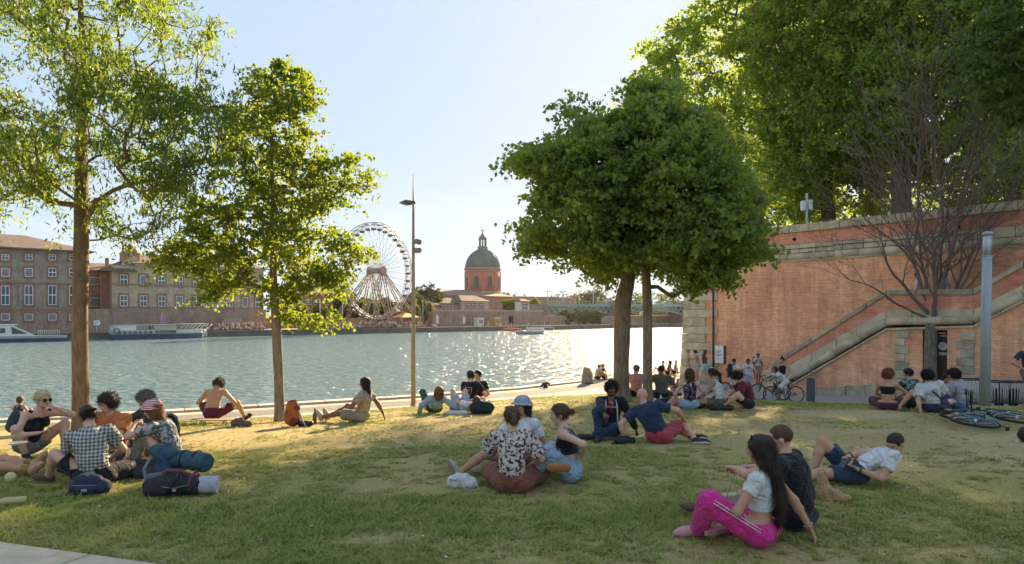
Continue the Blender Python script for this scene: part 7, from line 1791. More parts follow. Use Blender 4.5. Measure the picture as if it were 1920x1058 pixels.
# -- along the quay side of the lawn
person('man with long black locs in sand coloured clothes leaning back on one hand', (676, 791), 292, neck=(-.02, -.12, .58), tw=14, head=(0, 0, 0), hands=((-.16, .16, .34), (.36, -.34, .03)), elb=((-1, -.3, -.6), (.7, -.8, .2)), feet=((-.10, .80, .06), (.04, .76, .06)), knee=((-.2, 0, 1), (.3, 0, 1)), toes=((-.3, .5, 1), (.2, .5, 1)),
       skin='brown', hair=('locs', 'black'), top=('tee', SAND, dict(th=.024, fold=.010)), bottom=('shorts', cloth('khaki', (0.33, 0.28, 0.20)), dict(len=.8, th=.024)), shoes=(SHOE['beige'], SOLED), vox=.0125, wide=1.08, curl=(.6, .15))
person('auburn-haired woman in pale teal shirt reclining by the lamp post', (814, 774), 350, neck=(.06, -.30, .36), head=(0, 5, 8), hands=((-.34, -.30, .04), (.34, -.26, .04)), elb=((-.5, -1, .2), (.5, -1, .2)), feet=((-.16, .42, .06), (.05, .46, .06)), knee=((-.3, 0, 1), (.1, 0, .7)), toes=((0, 1, 0), (0, 1, 0)), skin='light', hair=('bob', 'auburn'), top=('long', TEAL, dict(th=.02)), bottom=('trousers', cloth('dark_teal', (0.05, 0.08, 0.08))), female=True, vox=.014)
def ex_print(r, j):
    p = j['chest'] - j['fw'] * .122; X, Z = j['sx'], j['sp']; mb = MB(); m = mat('print_pink', (0.6, 0.10, 0.2), .8)
    mb.tube([p - X * .02, p + X * .03 + Z * .01, p + X * .02 - Z * .035], [.012, .022, .008], 6, flat=.3); mb.build('print', m, r)
    for k in range(4):
        a = [(-.07, .06), (.08, .05), (.06, -.09), (-.06, -.08), (-.07, .06)]; q0, q1 = a[k], a[k+1]; strap(r, [p - j['fw'] * .004 + X * q0[0] + Z * q0[1], p - j['fw'] * .006 + X * q1[0] + Z * q1[1]], .004, WHITE, 'print_line', 1, 5)
person('man in black t-shirt with pink back print and a dark cap by the path', (884, 768), 20, neck=(0, -.02, .59), head=(-40, -5, 0), hands=((-.12, .32, .25), (.15, .34, .25)), **CROSS, skin='light', hair=('short', 'dark'), hat=('cap', mat('cap_black', (0.03, 0.03, 0.04), .8)), top=('tee', BLACK, dict(th=.022)), bottom=('shorts', NAVY), vox=.014, extra=ex_print)
person('person with dark hair just behind the man in the dark cap', (897, 762), 200, neck=(0, 0, .58), head=(10, -5, 0), **CROSS, skin='tan', hair=('short', 'black'), top=('tee', BLACK), bottom=('shorts', BLACK), vox=.016)
person('person in light blue lying back with knees raised beside the black rucksack', (866, 774), 345, neck=(.20, -.36, .20), head=(20, 40, 0), hands=((-.05, .05, .28), (.2, .02, .26)), elb=((-1, 0, 0), (1, 0, .2)), feet=((-.12, .42, .06), (.10, .44, .06)), knee=((-.1, 0, 1), (.1, 0, 1)), toes=((0, 1, 0), (0, 1, 0)), skin='light', hair=('short', 'brown'), top=('tee', WHITE), bottom=('shorts', LBLUE, dict(len=.7)), shoes=(SHOE['white'], SOLE), vox=.014)
for i, (px, py, f, lab, sk, tp, hr) in enumerate([(1120, 713, 70, 'small seated figure at the left, alone on the quay edge', 'tan', SAND, ('short', 'dark')), (1134, 712, 300, 'small seated figure in dark top on the quay edge, next to its neighbour', 'olive', BLACK, ('short', 'dark')),
    (1240, 703, 280, 'leftmost of three silhouettes resting on the sunlit quay edge', 'tan', OLIVE, ('short', 'dark')), (1252, 703, 280, 'middle one of three silhouettes resting on the sunlit quay edge', 'tan', OLIVE, ('bob', 'dark')), (1264, 702, 280, 'rightmost of three silhouettes resting on the sunlit quay edge', 'tan', SAND, ('short', 'brown'))]):
    person(lab, (px, py), f, neck=(0, -.1 if i > 1 else .08, .56), hands=((-.3, -.2, .04), (.3, -.2, .04)) if i > 1 else ((-.1, .4, .4), (.1, .4, .4)), **KUP, skin=sk, hair=hr, top=('tee', tp), bottom=('shorts', BLACK), vox=.026)
# -- the cluster right of the maples
person('grey-haired man in salmon pink shirt sitting between the two maple trunks', (1193, 745), 12, neck=(0, .05, .58), curve=.04, head=(25, 0, 0), **CROSS, skin='red', hair=('short', 'grey'), top=('tee', SALMON, dict(th=.024)), bottom=('shorts', BLACK), vox=.016, wide=1.1)
person('man in olive t-shirt reaching his right arm sideways, right of the thin trunk', (1240, 750), 5, neck=(0, .03, .58), head=(5, 0, 0), hands=((-.32, .12, .15), (.42, .22, .44)), elb=((-1, 0, -.5), (.6, 0, -.7)), **CROSS, skin='brown', hair=('buzz', 'black'), top=('tee', OLIVE, dict(th=.022)), bottom=('shorts', BLACK), vox=.016, wide=1.1)
person('fair person in pink flowered top facing the camera in the evening glare', (1262, 744), 190, neck=(0, .06, .57), head=(0, -12, 0), hands=((-.1, .36, .28), (.12, .36, .28)), **CROSS, skin='light', hair=('short', 'light'), top=('tee', PFLOR), bottom=('trousers', PLUM), vox=.017, female=True, facefx=True)
person('woman with short brown hair in dark spotted top and pale denim shorts, from behind', PX(1293, 14.3), 2, neck=(0, -.02, .595), head=(0, -2, 0), hands=((-.22, .14, .12), (.24, .14, .12)), elb=((-1, -.3, 0), (1, -.3, 0)), feet=((-.48, .10, .06), (-.36, .20, .06)), knee=((-.2, 1, .2), (.2, 1, .2)), toes=((-1, 0, .1), (-1, 0, .1)), skin='light', hair=('bob', 'brown'), top=('cami', DOTS, dict(th=.014)), bottom=('hot', DENIM, dict(th=.024, waist=.22)), female=True, vox=.013, shoes=(SHOE['pink'], SOLE))
def ex_longpony(r, j):
    H = j['H']; Fd = Field(.013, .01); Fd.chain([H(0, -.10, -.02), H(0, -.15, -.10), H(0, -.15, -.24), H(0, -.10, -.40)], [.03, .034, .034, .018]); link('ponytail', Fd.mesh('ponytail'), HR['dark'], r)
person('woman in white tank top with a long dark ponytail leaning forward', PX(1352, 14.3), 305, neck=(0, .14, .58), curve=.02, head=(-4, -8, 0), hands=((-.12, .42, .22), (.10, .44, .22)), elb=((-1, -.2, -.6), (1, 0, -.4)), **CROSS, skin='olive', hair=('pony', 'dark'), top=('cami', WHITE, dict(th=.02)), bottom=('shorts', OLIVE), female=True, vox=.013, extra=ex_longpony)
person('young man in maroon t-shirt and black shorts bent over his phone', PX(1402, 14.1), 278, neck=(0, .12, .56), curve=.07, head=(0, -50, 0), hands=((-.06, .40, .24), (.08, .40, .26)), elb=((-1, 0, -.5), (1, 0, -.5)), feet=((-.14, .50, .06), (.10, .54, .06)), knee=((-.7, 0, .8), (.6, 0, .7)), toes=((0, 1, 0), (0, 1, 0)), skin='light', hair=('mop', 'dark'), top=('tee', MAROON, dict(th=.024)), bottom=('shorts', BLACK), vox=.013, curl=(.9, .9))
# -- standing people by the wall
STAND = dict(pel=(0, 0, .90), neck=(0, -.01, 1.40), feet=((-.10, 0, .08), (.10, .03, .08)), knee=((0, 1, 0), (0, 1, 0)), toes=((-.1, 1, 0), (.1, 1, 0)))
def ex_pack(r, j):
    Fd = Field(.02, .03); c = j['chest'] - j['fw'] * .19 - j['sp'] * .05; Fd.cone(c + j['sp'] * .13, c - j['sp'] * .16, .115, .13, j['fw'], .62); p = link('backpack', Fd.mesh('backpack'), BLACK, r)
    for q in (-1, 1): strap(r, [c + j['sp'] * .2 + j['sx'] * q * .06, j['neck'] + j['sx'] * q * .10 + j['sp'] * .0, j['chest'] + j['fw'] * .115 + j['sx'] * q * .11, c - j['sp'] * .12 + j['sx'] * q * .12], .02, BLACK, 'strap', .4)
def ex_chest(r, j):
    for q in (-1, 1): strap(r, [j['chest'] - j['fw'] * .12 + j['sx'] * q * .10, j['neck'] + j['sx'] * q * .10 + j['sp'] * .0, j['chest'] + j['fw'] * .118 + j['sx'] * q * .11, j['waist'] + j['sx'] * q * .14], .02, cloth('strap_blue', (0.03, 0.05, 0.16)), 'strap', .4)
    Fd = Field(.02, .03); c = j['chest'] - j['fw'] * .19 - j['sp'] * .05; Fd.cone(c + j['sp'] * .13, c - j['sp'] * .16, .105, .12, j['fw'], .62); link('backpack', Fd.mesh('backpack'), NAVY, r)
def wallpos(px, off, z=None, py=None):
    a, _ = WP(px, 600, off); p = W0 + Ww * a + Wn * off; return (p.x, p.y, float(prom_z(p.x)) if z is None else z)
def prom(px, Y): x = (px - HX) / F * Y; return (x, Y, float(prom_z(x)))
person('woman with long brown hair and pale shorts walking by the wall corner', prom(1322, 33.0), 60, **{**STAND, 'feet': ((-.08, -.32, .14), (.08, .28, .08))}, head=(0, -5, 0), hands=((-.24, .05, .82), (.16, .28, 1.25)), elb=((-1, -.6, 0), (1, 0, -1)), skin='light', hair=('long', 'brown'), top=('tank', OLIVE), bottom=('shorts', TEAL, dict(len=.7)), female=True, vox=.024, s=.97)
person('woman with dark ponytail in pink top standing left of the walking woman', prom(1308, 33.6), 280, **{**STAND, 'neck': (0, .10, 1.38)}, head=(0, -5, 0), hands=((-.12, .40, 1.22), (.14, .38, 1.15)), elb=((-1, 0, -1), (1, 0, -1)), skin='tan', hair=('pony', 'dark'), top=('tank', SALMON), bottom=('shorts', LBLUE), female=True, vox=.024, s=.92)
person('person in beige standing in the sun glare at the wall corner', prom(1290, 33.6), 95, **STAND, head=(0, -5, 0), hands=((-.2, .2, 1.05), (.2, .36, 1.22)), elb=((-1, 0, -1), (1, 0, -1)), skin='tan', hair=('short', 'light'), top=('tee', SAND), bottom=('shorts', SAND), vox=.024, s=.95)
person('boy in white t-shirt with a black backpack standing behind the seated group', prom(1376, 27.2), 60, **STAND, head=(-10, -5, 0), hands=((-.3, .05, .95), (.28, .25, 1.0)), elb=((-1, -.5, 0), (1, 0, -1)), skin='brown', hair=('buzz', 'black'), top=('tee', WHITE), bottom=('shorts', cloth('pale_grey', (.5, .48, .45)), dict(len=.9)), vox=.02, s=.92, extra=ex_pack)
def ex_blue(r, j):
    p = j['chest'] + j['fw'] * .10; mb = MB(); mb.tube([p - j['sx'] * .06, p + j['sx'] * .06], .05, 8, flat=.4); mb.build('print', mat('print_blue', (0.05, 0.2, 0.42), .8), r)
person('child in white t-shirt with a blue print looking towards the lawn', prom(1403, 27.6), 185, **STAND, head=(0, -5, 0), hands=((-.24, .05, .85), (.24, .05, .85)), elb=((-1, -.5, 0), (1, -.5, 0)), skin='brown', hair=('mop', 'black'), top=('tee', WHITE), bottom=('trousers', LBLUE), vox=.02, s=.86, extra=ex_blue, facefx=True)
person('boy in white t-shirt and khaki shorts standing by the foot of the stairway', prom(1421, 31.5), 160, **STAND, head=(-12, -10, 0), hands=((-.2, .05, .86), (.2, .1, .9)), elb=((-1, -.5, 0), (1, -.5, 0)), skin='brown', hair=('short', 'dark'), top=('tee', WHITE), bottom=('shorts', cloth('khaki2', (0.40, 0.32, 0.22)), dict(len=.9)), vox=.02, s=.84, extra=ex_chest, facefx=True)
person('woman in black tank top with hair tied high standing behind the cyclist', prom(1467, 27.0), 200, **STAND, head=(20, -12, 0), hands=((-.16, .26, 1.0), (.12, .3, .98)), elb=((-1, -.2, -.6), (1, -.2, -.6)), skin='tan', hair=('highbun', 'black'), top=('tank', BLACK), bottom=('trousers', WHITE), female=True, vox=.02, s=1.0, facefx=True)
BIKE_AT = prom(1462, 26.0)
person('boy in white t-shirt and shorts leaning over the handlebar of his bicycle', BIKE_AT, 270, pel=(0, -.22, .80), neck=(0, .16, 1.16), curve=.02, head=(0, 12, 0), hands=((-.22, .52, .86), (.22, .52, .86)), elb=((-1, 0, -.3), (1, 0, -.3)), feet=((-.13, .06, .16), (.13, -.02, .36)), knee=((-.1, 1, .2), (.2, 1, .3)), toes=((0, 1, -.1), (0, 1, -.1)), skin='brown', hair=('short', 'black'), top=('tee', cloth('sky_white', (.60, .66, .70))), bottom=('shorts', WHITE, dict(len=.9)), shoes=(SHOE['brown'], SOLED), vox=.017, s=.93, facefx=True)
_lz = None
def landing_people():
    zc = WP(1700, 542, SO)[1] - 1.0
    for px, c, hd, lab in ((1719, WHITE, 300, 'person in white walking up the stair landing behind the parapet'), (1767, LBLUE, 60, 'person in pale blue on the stair landing behind the parapet')):
        person(lab, (*wallpos(px, .9)[:2], zc), hd, **STAND, head=(0, -5, 0), hands=((-.24, .05, .85), (.24, .05, .85)), skin='tan', hair=('short', 'dark'), top=('tee', c), bottom=('shorts', NAVY), vox=.022, s=.93)
landing_people()
# -- the five on the right
person('woman with tawny curls in black bandeau top and plum trousers, leftmost of five', PX(1664, 14.0), 28, neck=(.0, .02, .575), curve=.03, head=(28, -10, 0), hands=((-.05, .34, .22), (.22, .30, .26)), elb=((-1, 0, -.4), (1, 0, -.4)), **CROSS, skin='tan', hair=('curly', 'auburn'), top=('band', BLACK), bottom=('baggy', PLUM, dict(th=.025, waist=.08, fill=True)), female=True, vox=.0135)
person('man in dark leaf-print shirt with black shorts, second of the five', PX(1708, 14.5), 345, neck=(0, .03, .60), head=(-35, -8, 0), hands=((-.14, .34, .34), (.12, .30, .26)), elb=((-1, 0, -.5), (1, 0, -.5)), feet=((-.1, .40, .06), (.12, .50, .06)), knee=((-1, .4, .3), (1, 0, .6)), toes=((1, .3, .1), (0, 1, 0)), skin='light', hair=('short', 'black'), top=('tee', LEAFP, dict(th=.022)), bottom=('shorts', BLACK), vox=.0135)
def ex_cross(r, j):
    s0 = j['neck'] - j['sx'] * .09 - j['fw'] * .05 + j['sp'] * .0; strap(r, [j['neck'] - j['sx'] * .07 + j['fw'] * .04, s0, j['chest'] - j['fw'] * .128 - j['sx'] * .02, j['waist'] - j['fw'] * .12 + j['sx'] * .10, j['pel'] + j['sx'] * .17 - j['fw'] * .05], .016, BLACK, 'bag_strap', .35)
    p = j['chest'] - j['fw'] * .127 - j['sp'] * .03; 
    for rr in (.05, .075): ring(r, p, j['fw'], rr, mat('print_grey', (0.26, 0.30, 0.34), .8), 'print', .004)
person('man in white t-shirt with a black bag strap across his back, middle of the five', PX(1750, 13.5), 8, neck=(-.08, .0, .58), head=(-10, -12, 0), hands=((-.30, -.16, .03), (.18, .32, .24)), elb=((-1, -.3, .2), (1, 0, -.4)), feet=((-.50, .34, .06), (.1, .40, .06)), knee=((-.3, .5, .8), (1, .4, .3)), toes=((-1, .5, 0), (-1, .3, .1)), skin='light', hair=('curly', 'black'), top=('loose', cloth('off_white', (.56, .56, .56)), dict(th=.022, fold=.010)), bottom=('shorts', NAVY), vox=.013, extra=ex_cross, wide=1.08, curl=(.2, .6))
person('person with a small dark topknot facing the camera among the five', PX(1768, 14.9), 190, neck=(0, .14, .56), head=(10, -35, 0), hands=((-.1, .36, .25), (.12, .36, .28)), **CROSS, skin='red', hair=('highbun', 'black'), top=('tee', cloth('mauve', (.25, .16, .17))), bottom=('shorts', NAVY), vox=.015, facefx=True)
person('man with big dark curls in grey striped t-shirt and jeans, rightmost of five', PX(1800, 13.9), 325, neck=(-.03, .06, .60), curve=.05, head=(-15, -10, 0), hands=((-.12, .34, .30), (.14, .34, .22)), elb=((-1, -.2, -.6), (1, 0, -.4)), feet=((-.30, .52, .06), (.02, .40, .06)), knee=((-.4, .2, .6), (1, .4, .3)), toes=((-.5, 1, 0), (-1, .3, .1)), skin='light', hair=('curly', 'black'), top=('loose', STRIPE, dict(th=.022, fold=.010)), bottom=('trousers', DENIM2), vox=.013, wide=1.1)
_p = ((1921 - HX) / F * 17.0, 17.0); 
person('man in navy t-shirt with hand on hip at the right edge of the picture', (_p[0] + .12, _p[1], gz(*_p)), 190, **STAND, head=(0, 0, 0), hands=((-.17, .02, .98), (.17, .03, .98)), elb=((-1, -.1, 0), (1, -.1, 0)), skin='tan', hair=('short', 'dark'), top=('tee', NAVY), bottom=('shorts', OLIVE), vox=.014, s=1.06)
# ------------------------------------------------------------------ things on the lawn and along the quay
def PX(px, Y): x = (px - HX) / F * Y; return Vector((x, Y, gz(x, Y)))
def soft(name, label, cat, at, build, m, rz=0, vox=.012, noise=.005, nf=22, part='bag', group=None, sink=.0, sc=1.0, flatf=False):
    loc = at if isinstance(at, Vector) else G(*at); r = empty(name, label, cat, (loc.x, loc.y, loc.z - sink), R_(rz), group); r.scale = (sc,) * 3; Fd = Field(vox, .03); build(Fd); Fd.cut(A3(0, 0, -.002), A3(0, 0, -1)); o = link(part, Fd.mesh(part, noise, nf, seed=len(label)), m, r)
    if flatf: o.data.polygons.foreach_set('use_smooth', [False] * len(o.data.polygons))
    return r
METAL = mat('brushed_metal', (0.45, 0.45, 0.44), .4, .1, 10, metal=.8); GALV = mat('pole_grey', (0.22, 0.24, 0.25), .5, .12, 4); BLK = mat('black_plastic', (0.015, 0.015, 0.016), .5)

def lamp_post():
    p = G(775, 763); r = empty('street_lamp', 'tall tapering steel lamp post with angled head and two spotlights by the path', 'street lamp', p); sc = p.y / F
    Z = lambda py: (763 - py) * sc
    m = mat('lamp_steel', (0.26, 0.22, 0.165), .55, .12, 3)
    mb = MB(); mb.tube([(0, 0, -.2), (0, 0, Z(600)), (0, 0, Z(400)), (0, 0, Z(326))], [4.6*sc, 3.7*sc, 2.3*sc, .6*sc], 12); mb.build('pole', m, r)
    mb = MB(); mb.lathe([(6.2*sc, -.06), (6.2*sc, .05), (4.8*sc, .08)], n=12); mb.build('base_collar', m, r)
    mb = MB(); mb.add([(-26*sc, -.12, Z(381)), (-14*sc, -.16, Z(376)), (4*sc, -.10, Z(378)), (6*sc, 0, Z(381)), (4*sc, .10, Z(378)), (-14*sc, .16, Z(376)), (-26*sc, .12, Z(381)), (-14*sc, -.14, Z(385)), (-14*sc, .14, Z(385)), (0, 0, Z(384))], [(0, 6, 5, 1), (1, 5, 4, 2), (2, 4, 3), (0, 1, 7), (1, 2, 9, 7), (2, 3, 9), (3, 4, 9), (4, 5, 8, 9), (5, 6, 8), (6, 0, 7, 8), (7, 9, 8)]); mb.build('lamp_head', mat('lamp_dark', (0.10, 0.11, 0.12), .4), r)
    for py, k in ((454, 0), (470, 1)):
        mb = MB(); mb.tube([(2*sc, 0, Z(py)), (6*sc, 0, Z(py))], 1.2*sc, 6); a = mb.build('bracket', m, r); mb = MB()
        mb.tube([(4.5*sc, -.02, Z(py) + (1.2*sc if k == 0 else 0)), (13.5*sc, -.08, Z(py) - (1*sc if k == 0 else 0))], [5.2*sc, 4.8*sc], 12); s = mb.build('spotlight', mat('spot_grey', (0.20, 0.19, 0.17), .4), r)
        mb = MB(); mb.tube([(13.6*sc, -.08, Z(py) - (1*sc if k == 0 else 0)), (14*sc, -.083, Z(py) - (1*sc if k == 0 else 0))], 4.2*sc, 12); mb.build('lens', mat('lens_brown', (0.20, 0.13, 0.08), .2, spec=.8), s)
lamp_post()

def light_column():
    p = PX(1847, 16.2); sc = p.y / F; r = empty('light_column', 'smooth pale grey light column with a glazed top beside the litter bins', 'light column', p); H_ = p.z; Z = lambda py: CZ - (py - HY) * sc - H_
    m = mat('column_grey', (0.30, 0.33, 0.35), .35, .06, 2, spec=.6)
    mb = MB(); mb.tube([(0, 0, -.1), (.02, 0, Z(600)), (.05, 0, Z(480))], [9*sc, 8.4*sc, 8*sc], 20); mb.build('column', m, r)
    for z in (Z(480), Z(486)): mb = MB(); mb.lathe([(8.3*sc, z - .01), (8.3*sc, z + .01)], (.05, 0, 0), 20); mb.build('ring', METAL, r)
    mb = MB(); mb.tube([(.05, 0, Z(479)), (.06, 0, Z(442))], [7.3*sc, 7.3*sc], 20); mb.build('glazed_head', mat('head_glass', (0.42, 0.46, 0.48), .2, spec=.8), r)
    for k in range(5): a = k * 1.2566; mb = MB(); mb.tube([(.05 + math.cos(a)*7.9*sc, math.sin(a)*7.9*sc, Z(479)), (.06 + math.cos(a)*7.9*sc, math.sin(a)*7.9*sc, Z(441))], .008, 5); mb.build('rod', METAL, r)
    mb = MB(); mb.lathe([(9*sc, Z(441)), (9*sc, Z(437)), (6*sc, Z(434.5))], (.06, 0, 0), 20); mb.build('cap', m, r)
light_column()

def bollard(px, Y, h, w_, label):
    x = (px - HX) / F * Y; z = float(prom_z(x)); r = empty('bollard', label, 'bollard', (x, Y, z), R_(-18)); mb = MB(); mb.box(-w_/2, w_/2, -w_/2, w_/2, -.02, h); bevel(mb.build('body', mat('bollard_steel', (0.07, 0.085, 0.10), .5, .1, 3), r), .012)
    mb = MB(); mb.box(-w_/2 + .02, w_/2 - .02, -w_/2 + .02, w_/2 - .02, h + .001, h + .018); mb.build('cap', BLK, r)
bollard(1520, 24.8, 1.02, .27, 'dark square steel bollard at the foot of the stairway')

def bins():
    sm = mat('bin_stripe', (0.55, 0.55, 0.56), .7, .2, 12, .4); fm = mat('bin_frame', (0.03, 0.045, 0.05), .5)
    for i, (px, Y, w_, lab) in enumerate([(1873, 17.6, .36, 'striped litter bin on a dark frame, next to the light column'), (1900, 17.5, .42, 'striped litter bin on a dark frame, rightmost'), (1815, 18.6, .38, 'striped litter bin half hidden behind the curly-haired man')]):
        p = PX(px, Y); r = empty('litter_bin', lab, 'litter bin', p, R_(8), 'striped litter bins'); h = .68 if i < 2 else .8
        mb = MB(); 
        for k in range(11):
            f = (k + .5) / 11; x = (f - .5) * 2 * w_ * .86; y = -math.cos((f - .5) * math.pi) * .2
            mb = MB(); mb.tube([(x * .82, y * .85, .16), (x * .9, y, .4), (x, y * 1.0, h - .04)], [.028, .032, .030], 5, flat=.4); mb.build('slat', sm, r)
            mb = MB(); mb.tube([(x * .82, -y * .85, .16), (x, -y, h - .04)], [.022, .024], 5, flat=.5); mb.build('slat', sm, r)
        ring_ = [(math.cos(a) * w_ * .95, math.sin(a) * .24, h) for a in np.linspace(0, 6.2832, 21)]; mb = MB(); mb.tube(ring_, .02, 6, cap=False); mb.build('rim', fm, r)
        ring_ = [(math.cos(a) * w_ * .78, math.sin(a) * .19, .15) for a in np.linspace(0, 6.2832, 21)]; mb = MB(); mb.tube(ring_, .02, 6, cap=False); mb.build('base_ring', fm, r)
        mb = MB(); mb.tube([(0, 0, .0), (0, 0, .5)], [.10, .12], 12); mb.build('liner', BLK, r)
        for s in (-1, 1): mb = MB(); mb.tube([(s * w_ * .95, 0, -.03), (s * w_ * .95, 0, h)], .02, 6); mb.build('leg', fm, r)
bins()

def bike(name, label, loc, eul, fm, vox=1, scl=1.0, wr_=.33, tyre=.022, group=None):
    r = bpy.data.objects.new(name, None); COL.objects.link(r); r.location = loc; r.rotation_euler = eul; r.scale = (scl,) * 3; tagit(r, label, 'bicycle', group)
    rub = mat('tyre_rubber', (0.018, 0.018, 0.018), .8); wb = 1.02
    for x in (0, wb):
        c = (x, 0, wr_); pts = [(x + math.cos(a) * wr_, 0, wr_ + math.sin(a) * wr_) for a in np.linspace(0, 6.2832, 33)]; w = MB(); w.tube(pts, tyre, 7, cap=False); wh = w.build('wheel', rub, r)
        pts = [(x + math.cos(a) * (wr_ - .03), 0, wr_ + math.sin(a) * (wr_ - .03)) for a in np.linspace(0, 6.2832, 33)]; w = MB(); w.tube(pts, .010, 5, cap=False); w.build('rim', METAL, wh)
        w = MB()
        for k in range(18): a = k * math.pi / 9; w.tube([(x, .02 * (-1) ** k, wr_), (x + math.cos(a) * (wr_ - .03), 0, wr_ + math.sin(a) * (wr_ - .03))], .0018, 3, cap=False)
        s_ = w.build('spokes', METAL, wh); s_['kind'] = 'stuff'
        w = MB(); w.tube([(x, -.05, wr_), (x, .05, wr_)], .022, 8); w.build('hub', METAL, wh)
    bb = (.42, 0, .28); st = (.27, 0, .78); hd = (.83, 0, .80); hb = (.87, 0, .62)
    f = MB(); f.tube([bb, st], .016, 7); f.tube([st, hd], .015, 7); f.tube([bb, hb], .020, 7); f.tube([hb, (.80, 0, .88)], .020, 7)
    for s in (-.05, .05): f.tube([bb, (0, s, wr_)], .010, 5); f.tube([(.29, 0, .70), (0, s, wr_)], .009, 5)
    f.build('frame', fm, r)
    f = MB()
    for s in (-.055, .055): f.tube([(.875, s * .8, .62), (.94, s, .46), (wb, s, wr_)], [.016, .014, .010], 6)
    f.build('fork', fm, r)
    f = MB(); f.tube([st, (.24, 0, .90)], .013, 6); f.build('seat_post', METAL, r)
    f = MB(); f.tube([(.10, 0, .925), (.18, 0, .935), (.30, 0, .92), (.38, 0, .915)], [.055, .065, .028, .015], 8, flat=.45); f.build('saddle', BLK, r)
    f = MB(); f.tube([(.80, 0, .88), (.84, 0, .96)], .015, 6); f.tube([(.84, 0, .96), (.86, -.12, .99), (.82, -.30, .985)], .012, 6); f.tube([(.84, 0, .96), (.86, .12, .99), (.82, .30, .985)], .012, 6); h = f.build('handlebar', BLK, r)
    for s in (-1, 1): f = MB(); f.tube([(.82, s * .22, .985), (.81, s * .33, .985)], .018, 7); f.build('grip', BLK, h)
    f = MB(); f.tube([(.42, .02, .28), (.42, .03, .28)], .09, 16); f.build('chainring', METAL, r)
    for s, dz in ((-1, .16), (1, -.16)): f = MB(); f.tube([(.42, s * .05, .28), (.42 + .05, s * .07, .28 + dz)], .010, 5); f.box(.44, .52, s * .09 - .03, s * .09 + .03, .275 + dz, .29 + dz); f.build('pedal', BLK, r)
    f = MB(); pts = [(.42, .03, .37), (0, .03, wr_ + .04), (-.04, .03, wr_), (0, .03, wr_ - .04), (.42, .03, .19)]; f.tube(pts, .006, 4); f.build('chain', BLK, r)
    return r
bx_, by_, bz_ = BIKE_AT
bike('bicycle', 'small black bicycle with a red fork being ridden by the boy in white', (bx_ + .62, by_, bz_), (0, 0, math.pi), mat('bike_black', (0.02, 0.03, 0.03), .35), scl=.92)
bike('bicycle', 'dark mountain bike standing behind the boy on his bicycle', (bx_ + .42, by_ + .75, float(prom_z(bx_))), (R_(6), 0, math.pi + .05), mat('bike_green', (0.02, 0.05, 0.05), .35), scl=.96)
bike('bicycle', 'bicycle leaning beside the boy with the black backpack', (*prom(1358, 27.8)[:2], prom(1358, 27.8)[2]), (R_(5), 0, R_(20)), mat('bike_grey', (0.12, 0.13, 0.15), .35), scl=.9)
p = G(1838, 800); bike('bicycle', 'black bicycle lying flat on the lawn, the farther of two', (p.x, p.y, p.z + .09), (R_(-85), 0, R_(16)), mat('bike_slate', (0.05, 0.08, 0.09), .35, spec=.6), group='bicycles lying on the lawn')
p = G(1868, 812); bike('bicycle', 'blue-grey bicycle lying flat on the lawn, nearest at the right edge', (p.x, p.y, p.z + .09), (R_(-84), 0, R_(22)), mat('bike_blue', (0.10, 0.22, 0.27), .35, spec=.6), group='bicycles lying on the lawn')
soft('saddle_bag', 'round black bag at the right edge beside the lying bicycles', 'bag', PX(1926, 9.8), lambda f: (f.ell((0, 0, .11), (.12, .12, .12)), f.cone((0, 0, .2), (.05, 0, .24), .03, .02)), BLK)

# bags of the group by the ash
def navy(f): f.cone((-.16, 0, .12), (.14, 0, .11), .125, .115); f.cone((-.12, -.02, .20), (.08, -.02, .20), .09, .08); f.ell((-.02, -.13, .10), (.13, .05, .08))
b = soft('backpack', 'navy blue daypack lying behind the man in the checked shirt', 'backpack', (172, 928), navy, mat('pack_navy', (0.022, 0.028, 0.06), .75, .2, 20, .4, 120), 4, .010, .007, sc=.72)
strap(b, [(-.22, -.06, .10), (-.30, -.10, .02), (-.42, -.13, .012), (-.52, -.20, .012)], .018, BLK, 'strap'); strap(b, [(-.12, -.05, .29), (0, -.08, .31), (.12, -.04, .27), (.2, -.04, .16)], .012, mat('webbing_grey', (.12, .13, .18), .8), 'strap')
strap(b, [(-.2, -.12, .16), (-.05, -.185, .17), (.12, -.13, .16)], .004, mat('zip_grey', (.3, .3, .32), .5), 'zip', 1, 5); mb = MB(); mb.box(-.04, .03, -.187, -.180, .09, .125); mb.build('label_patch', mat('zip_grey', (.3, .3, .32), .5), b)
def trav(f): f.cone((-.26, 0, .15), (.22, 0, .14), .15, .14); f.cone((-.30, -.02, .12), (-.18, -.02, .12), .15, .15); f.cone((-.2, 0, .26), (.12, 0, .25), .08, .07)
b = soft('backpack', 'black and maroon travel rucksack lying on its side in the grass', 'backpack', (334, 930), trav, mat('pack_black', (0.022, 0.02, 0.023), .7, .3, 14, .5, 100), 8, .010, .010, 16, sc=.72)
def roll(f): f.cone((.30, 0, .15), (.52, 0, .13), .115, .125, fe=True)
Fd = Field(.010, .02); roll(Fd); rr_ = link('bed_roll', Fd.mesh('bed_roll', .006, 20), mat('roll_grey', (0.36, 0.38, 0.42), .8, .1, 12, .4), b)
strap(b, [(-.22, -.05, .30), (-.12, -.06, .37), (.05, -.05, .36), (.15, -.04, .29)], .022, mat('webbing_maroon', (.16, .04, .06), .8), 'strap'); strap(b, [(.18, -.14, .10), (.19, -.12, .26), (.24, -.02, .33), (.29, .02, .24)], .024, mat('webbing_maroon', (.16, .04, .06), .8), 'strap')
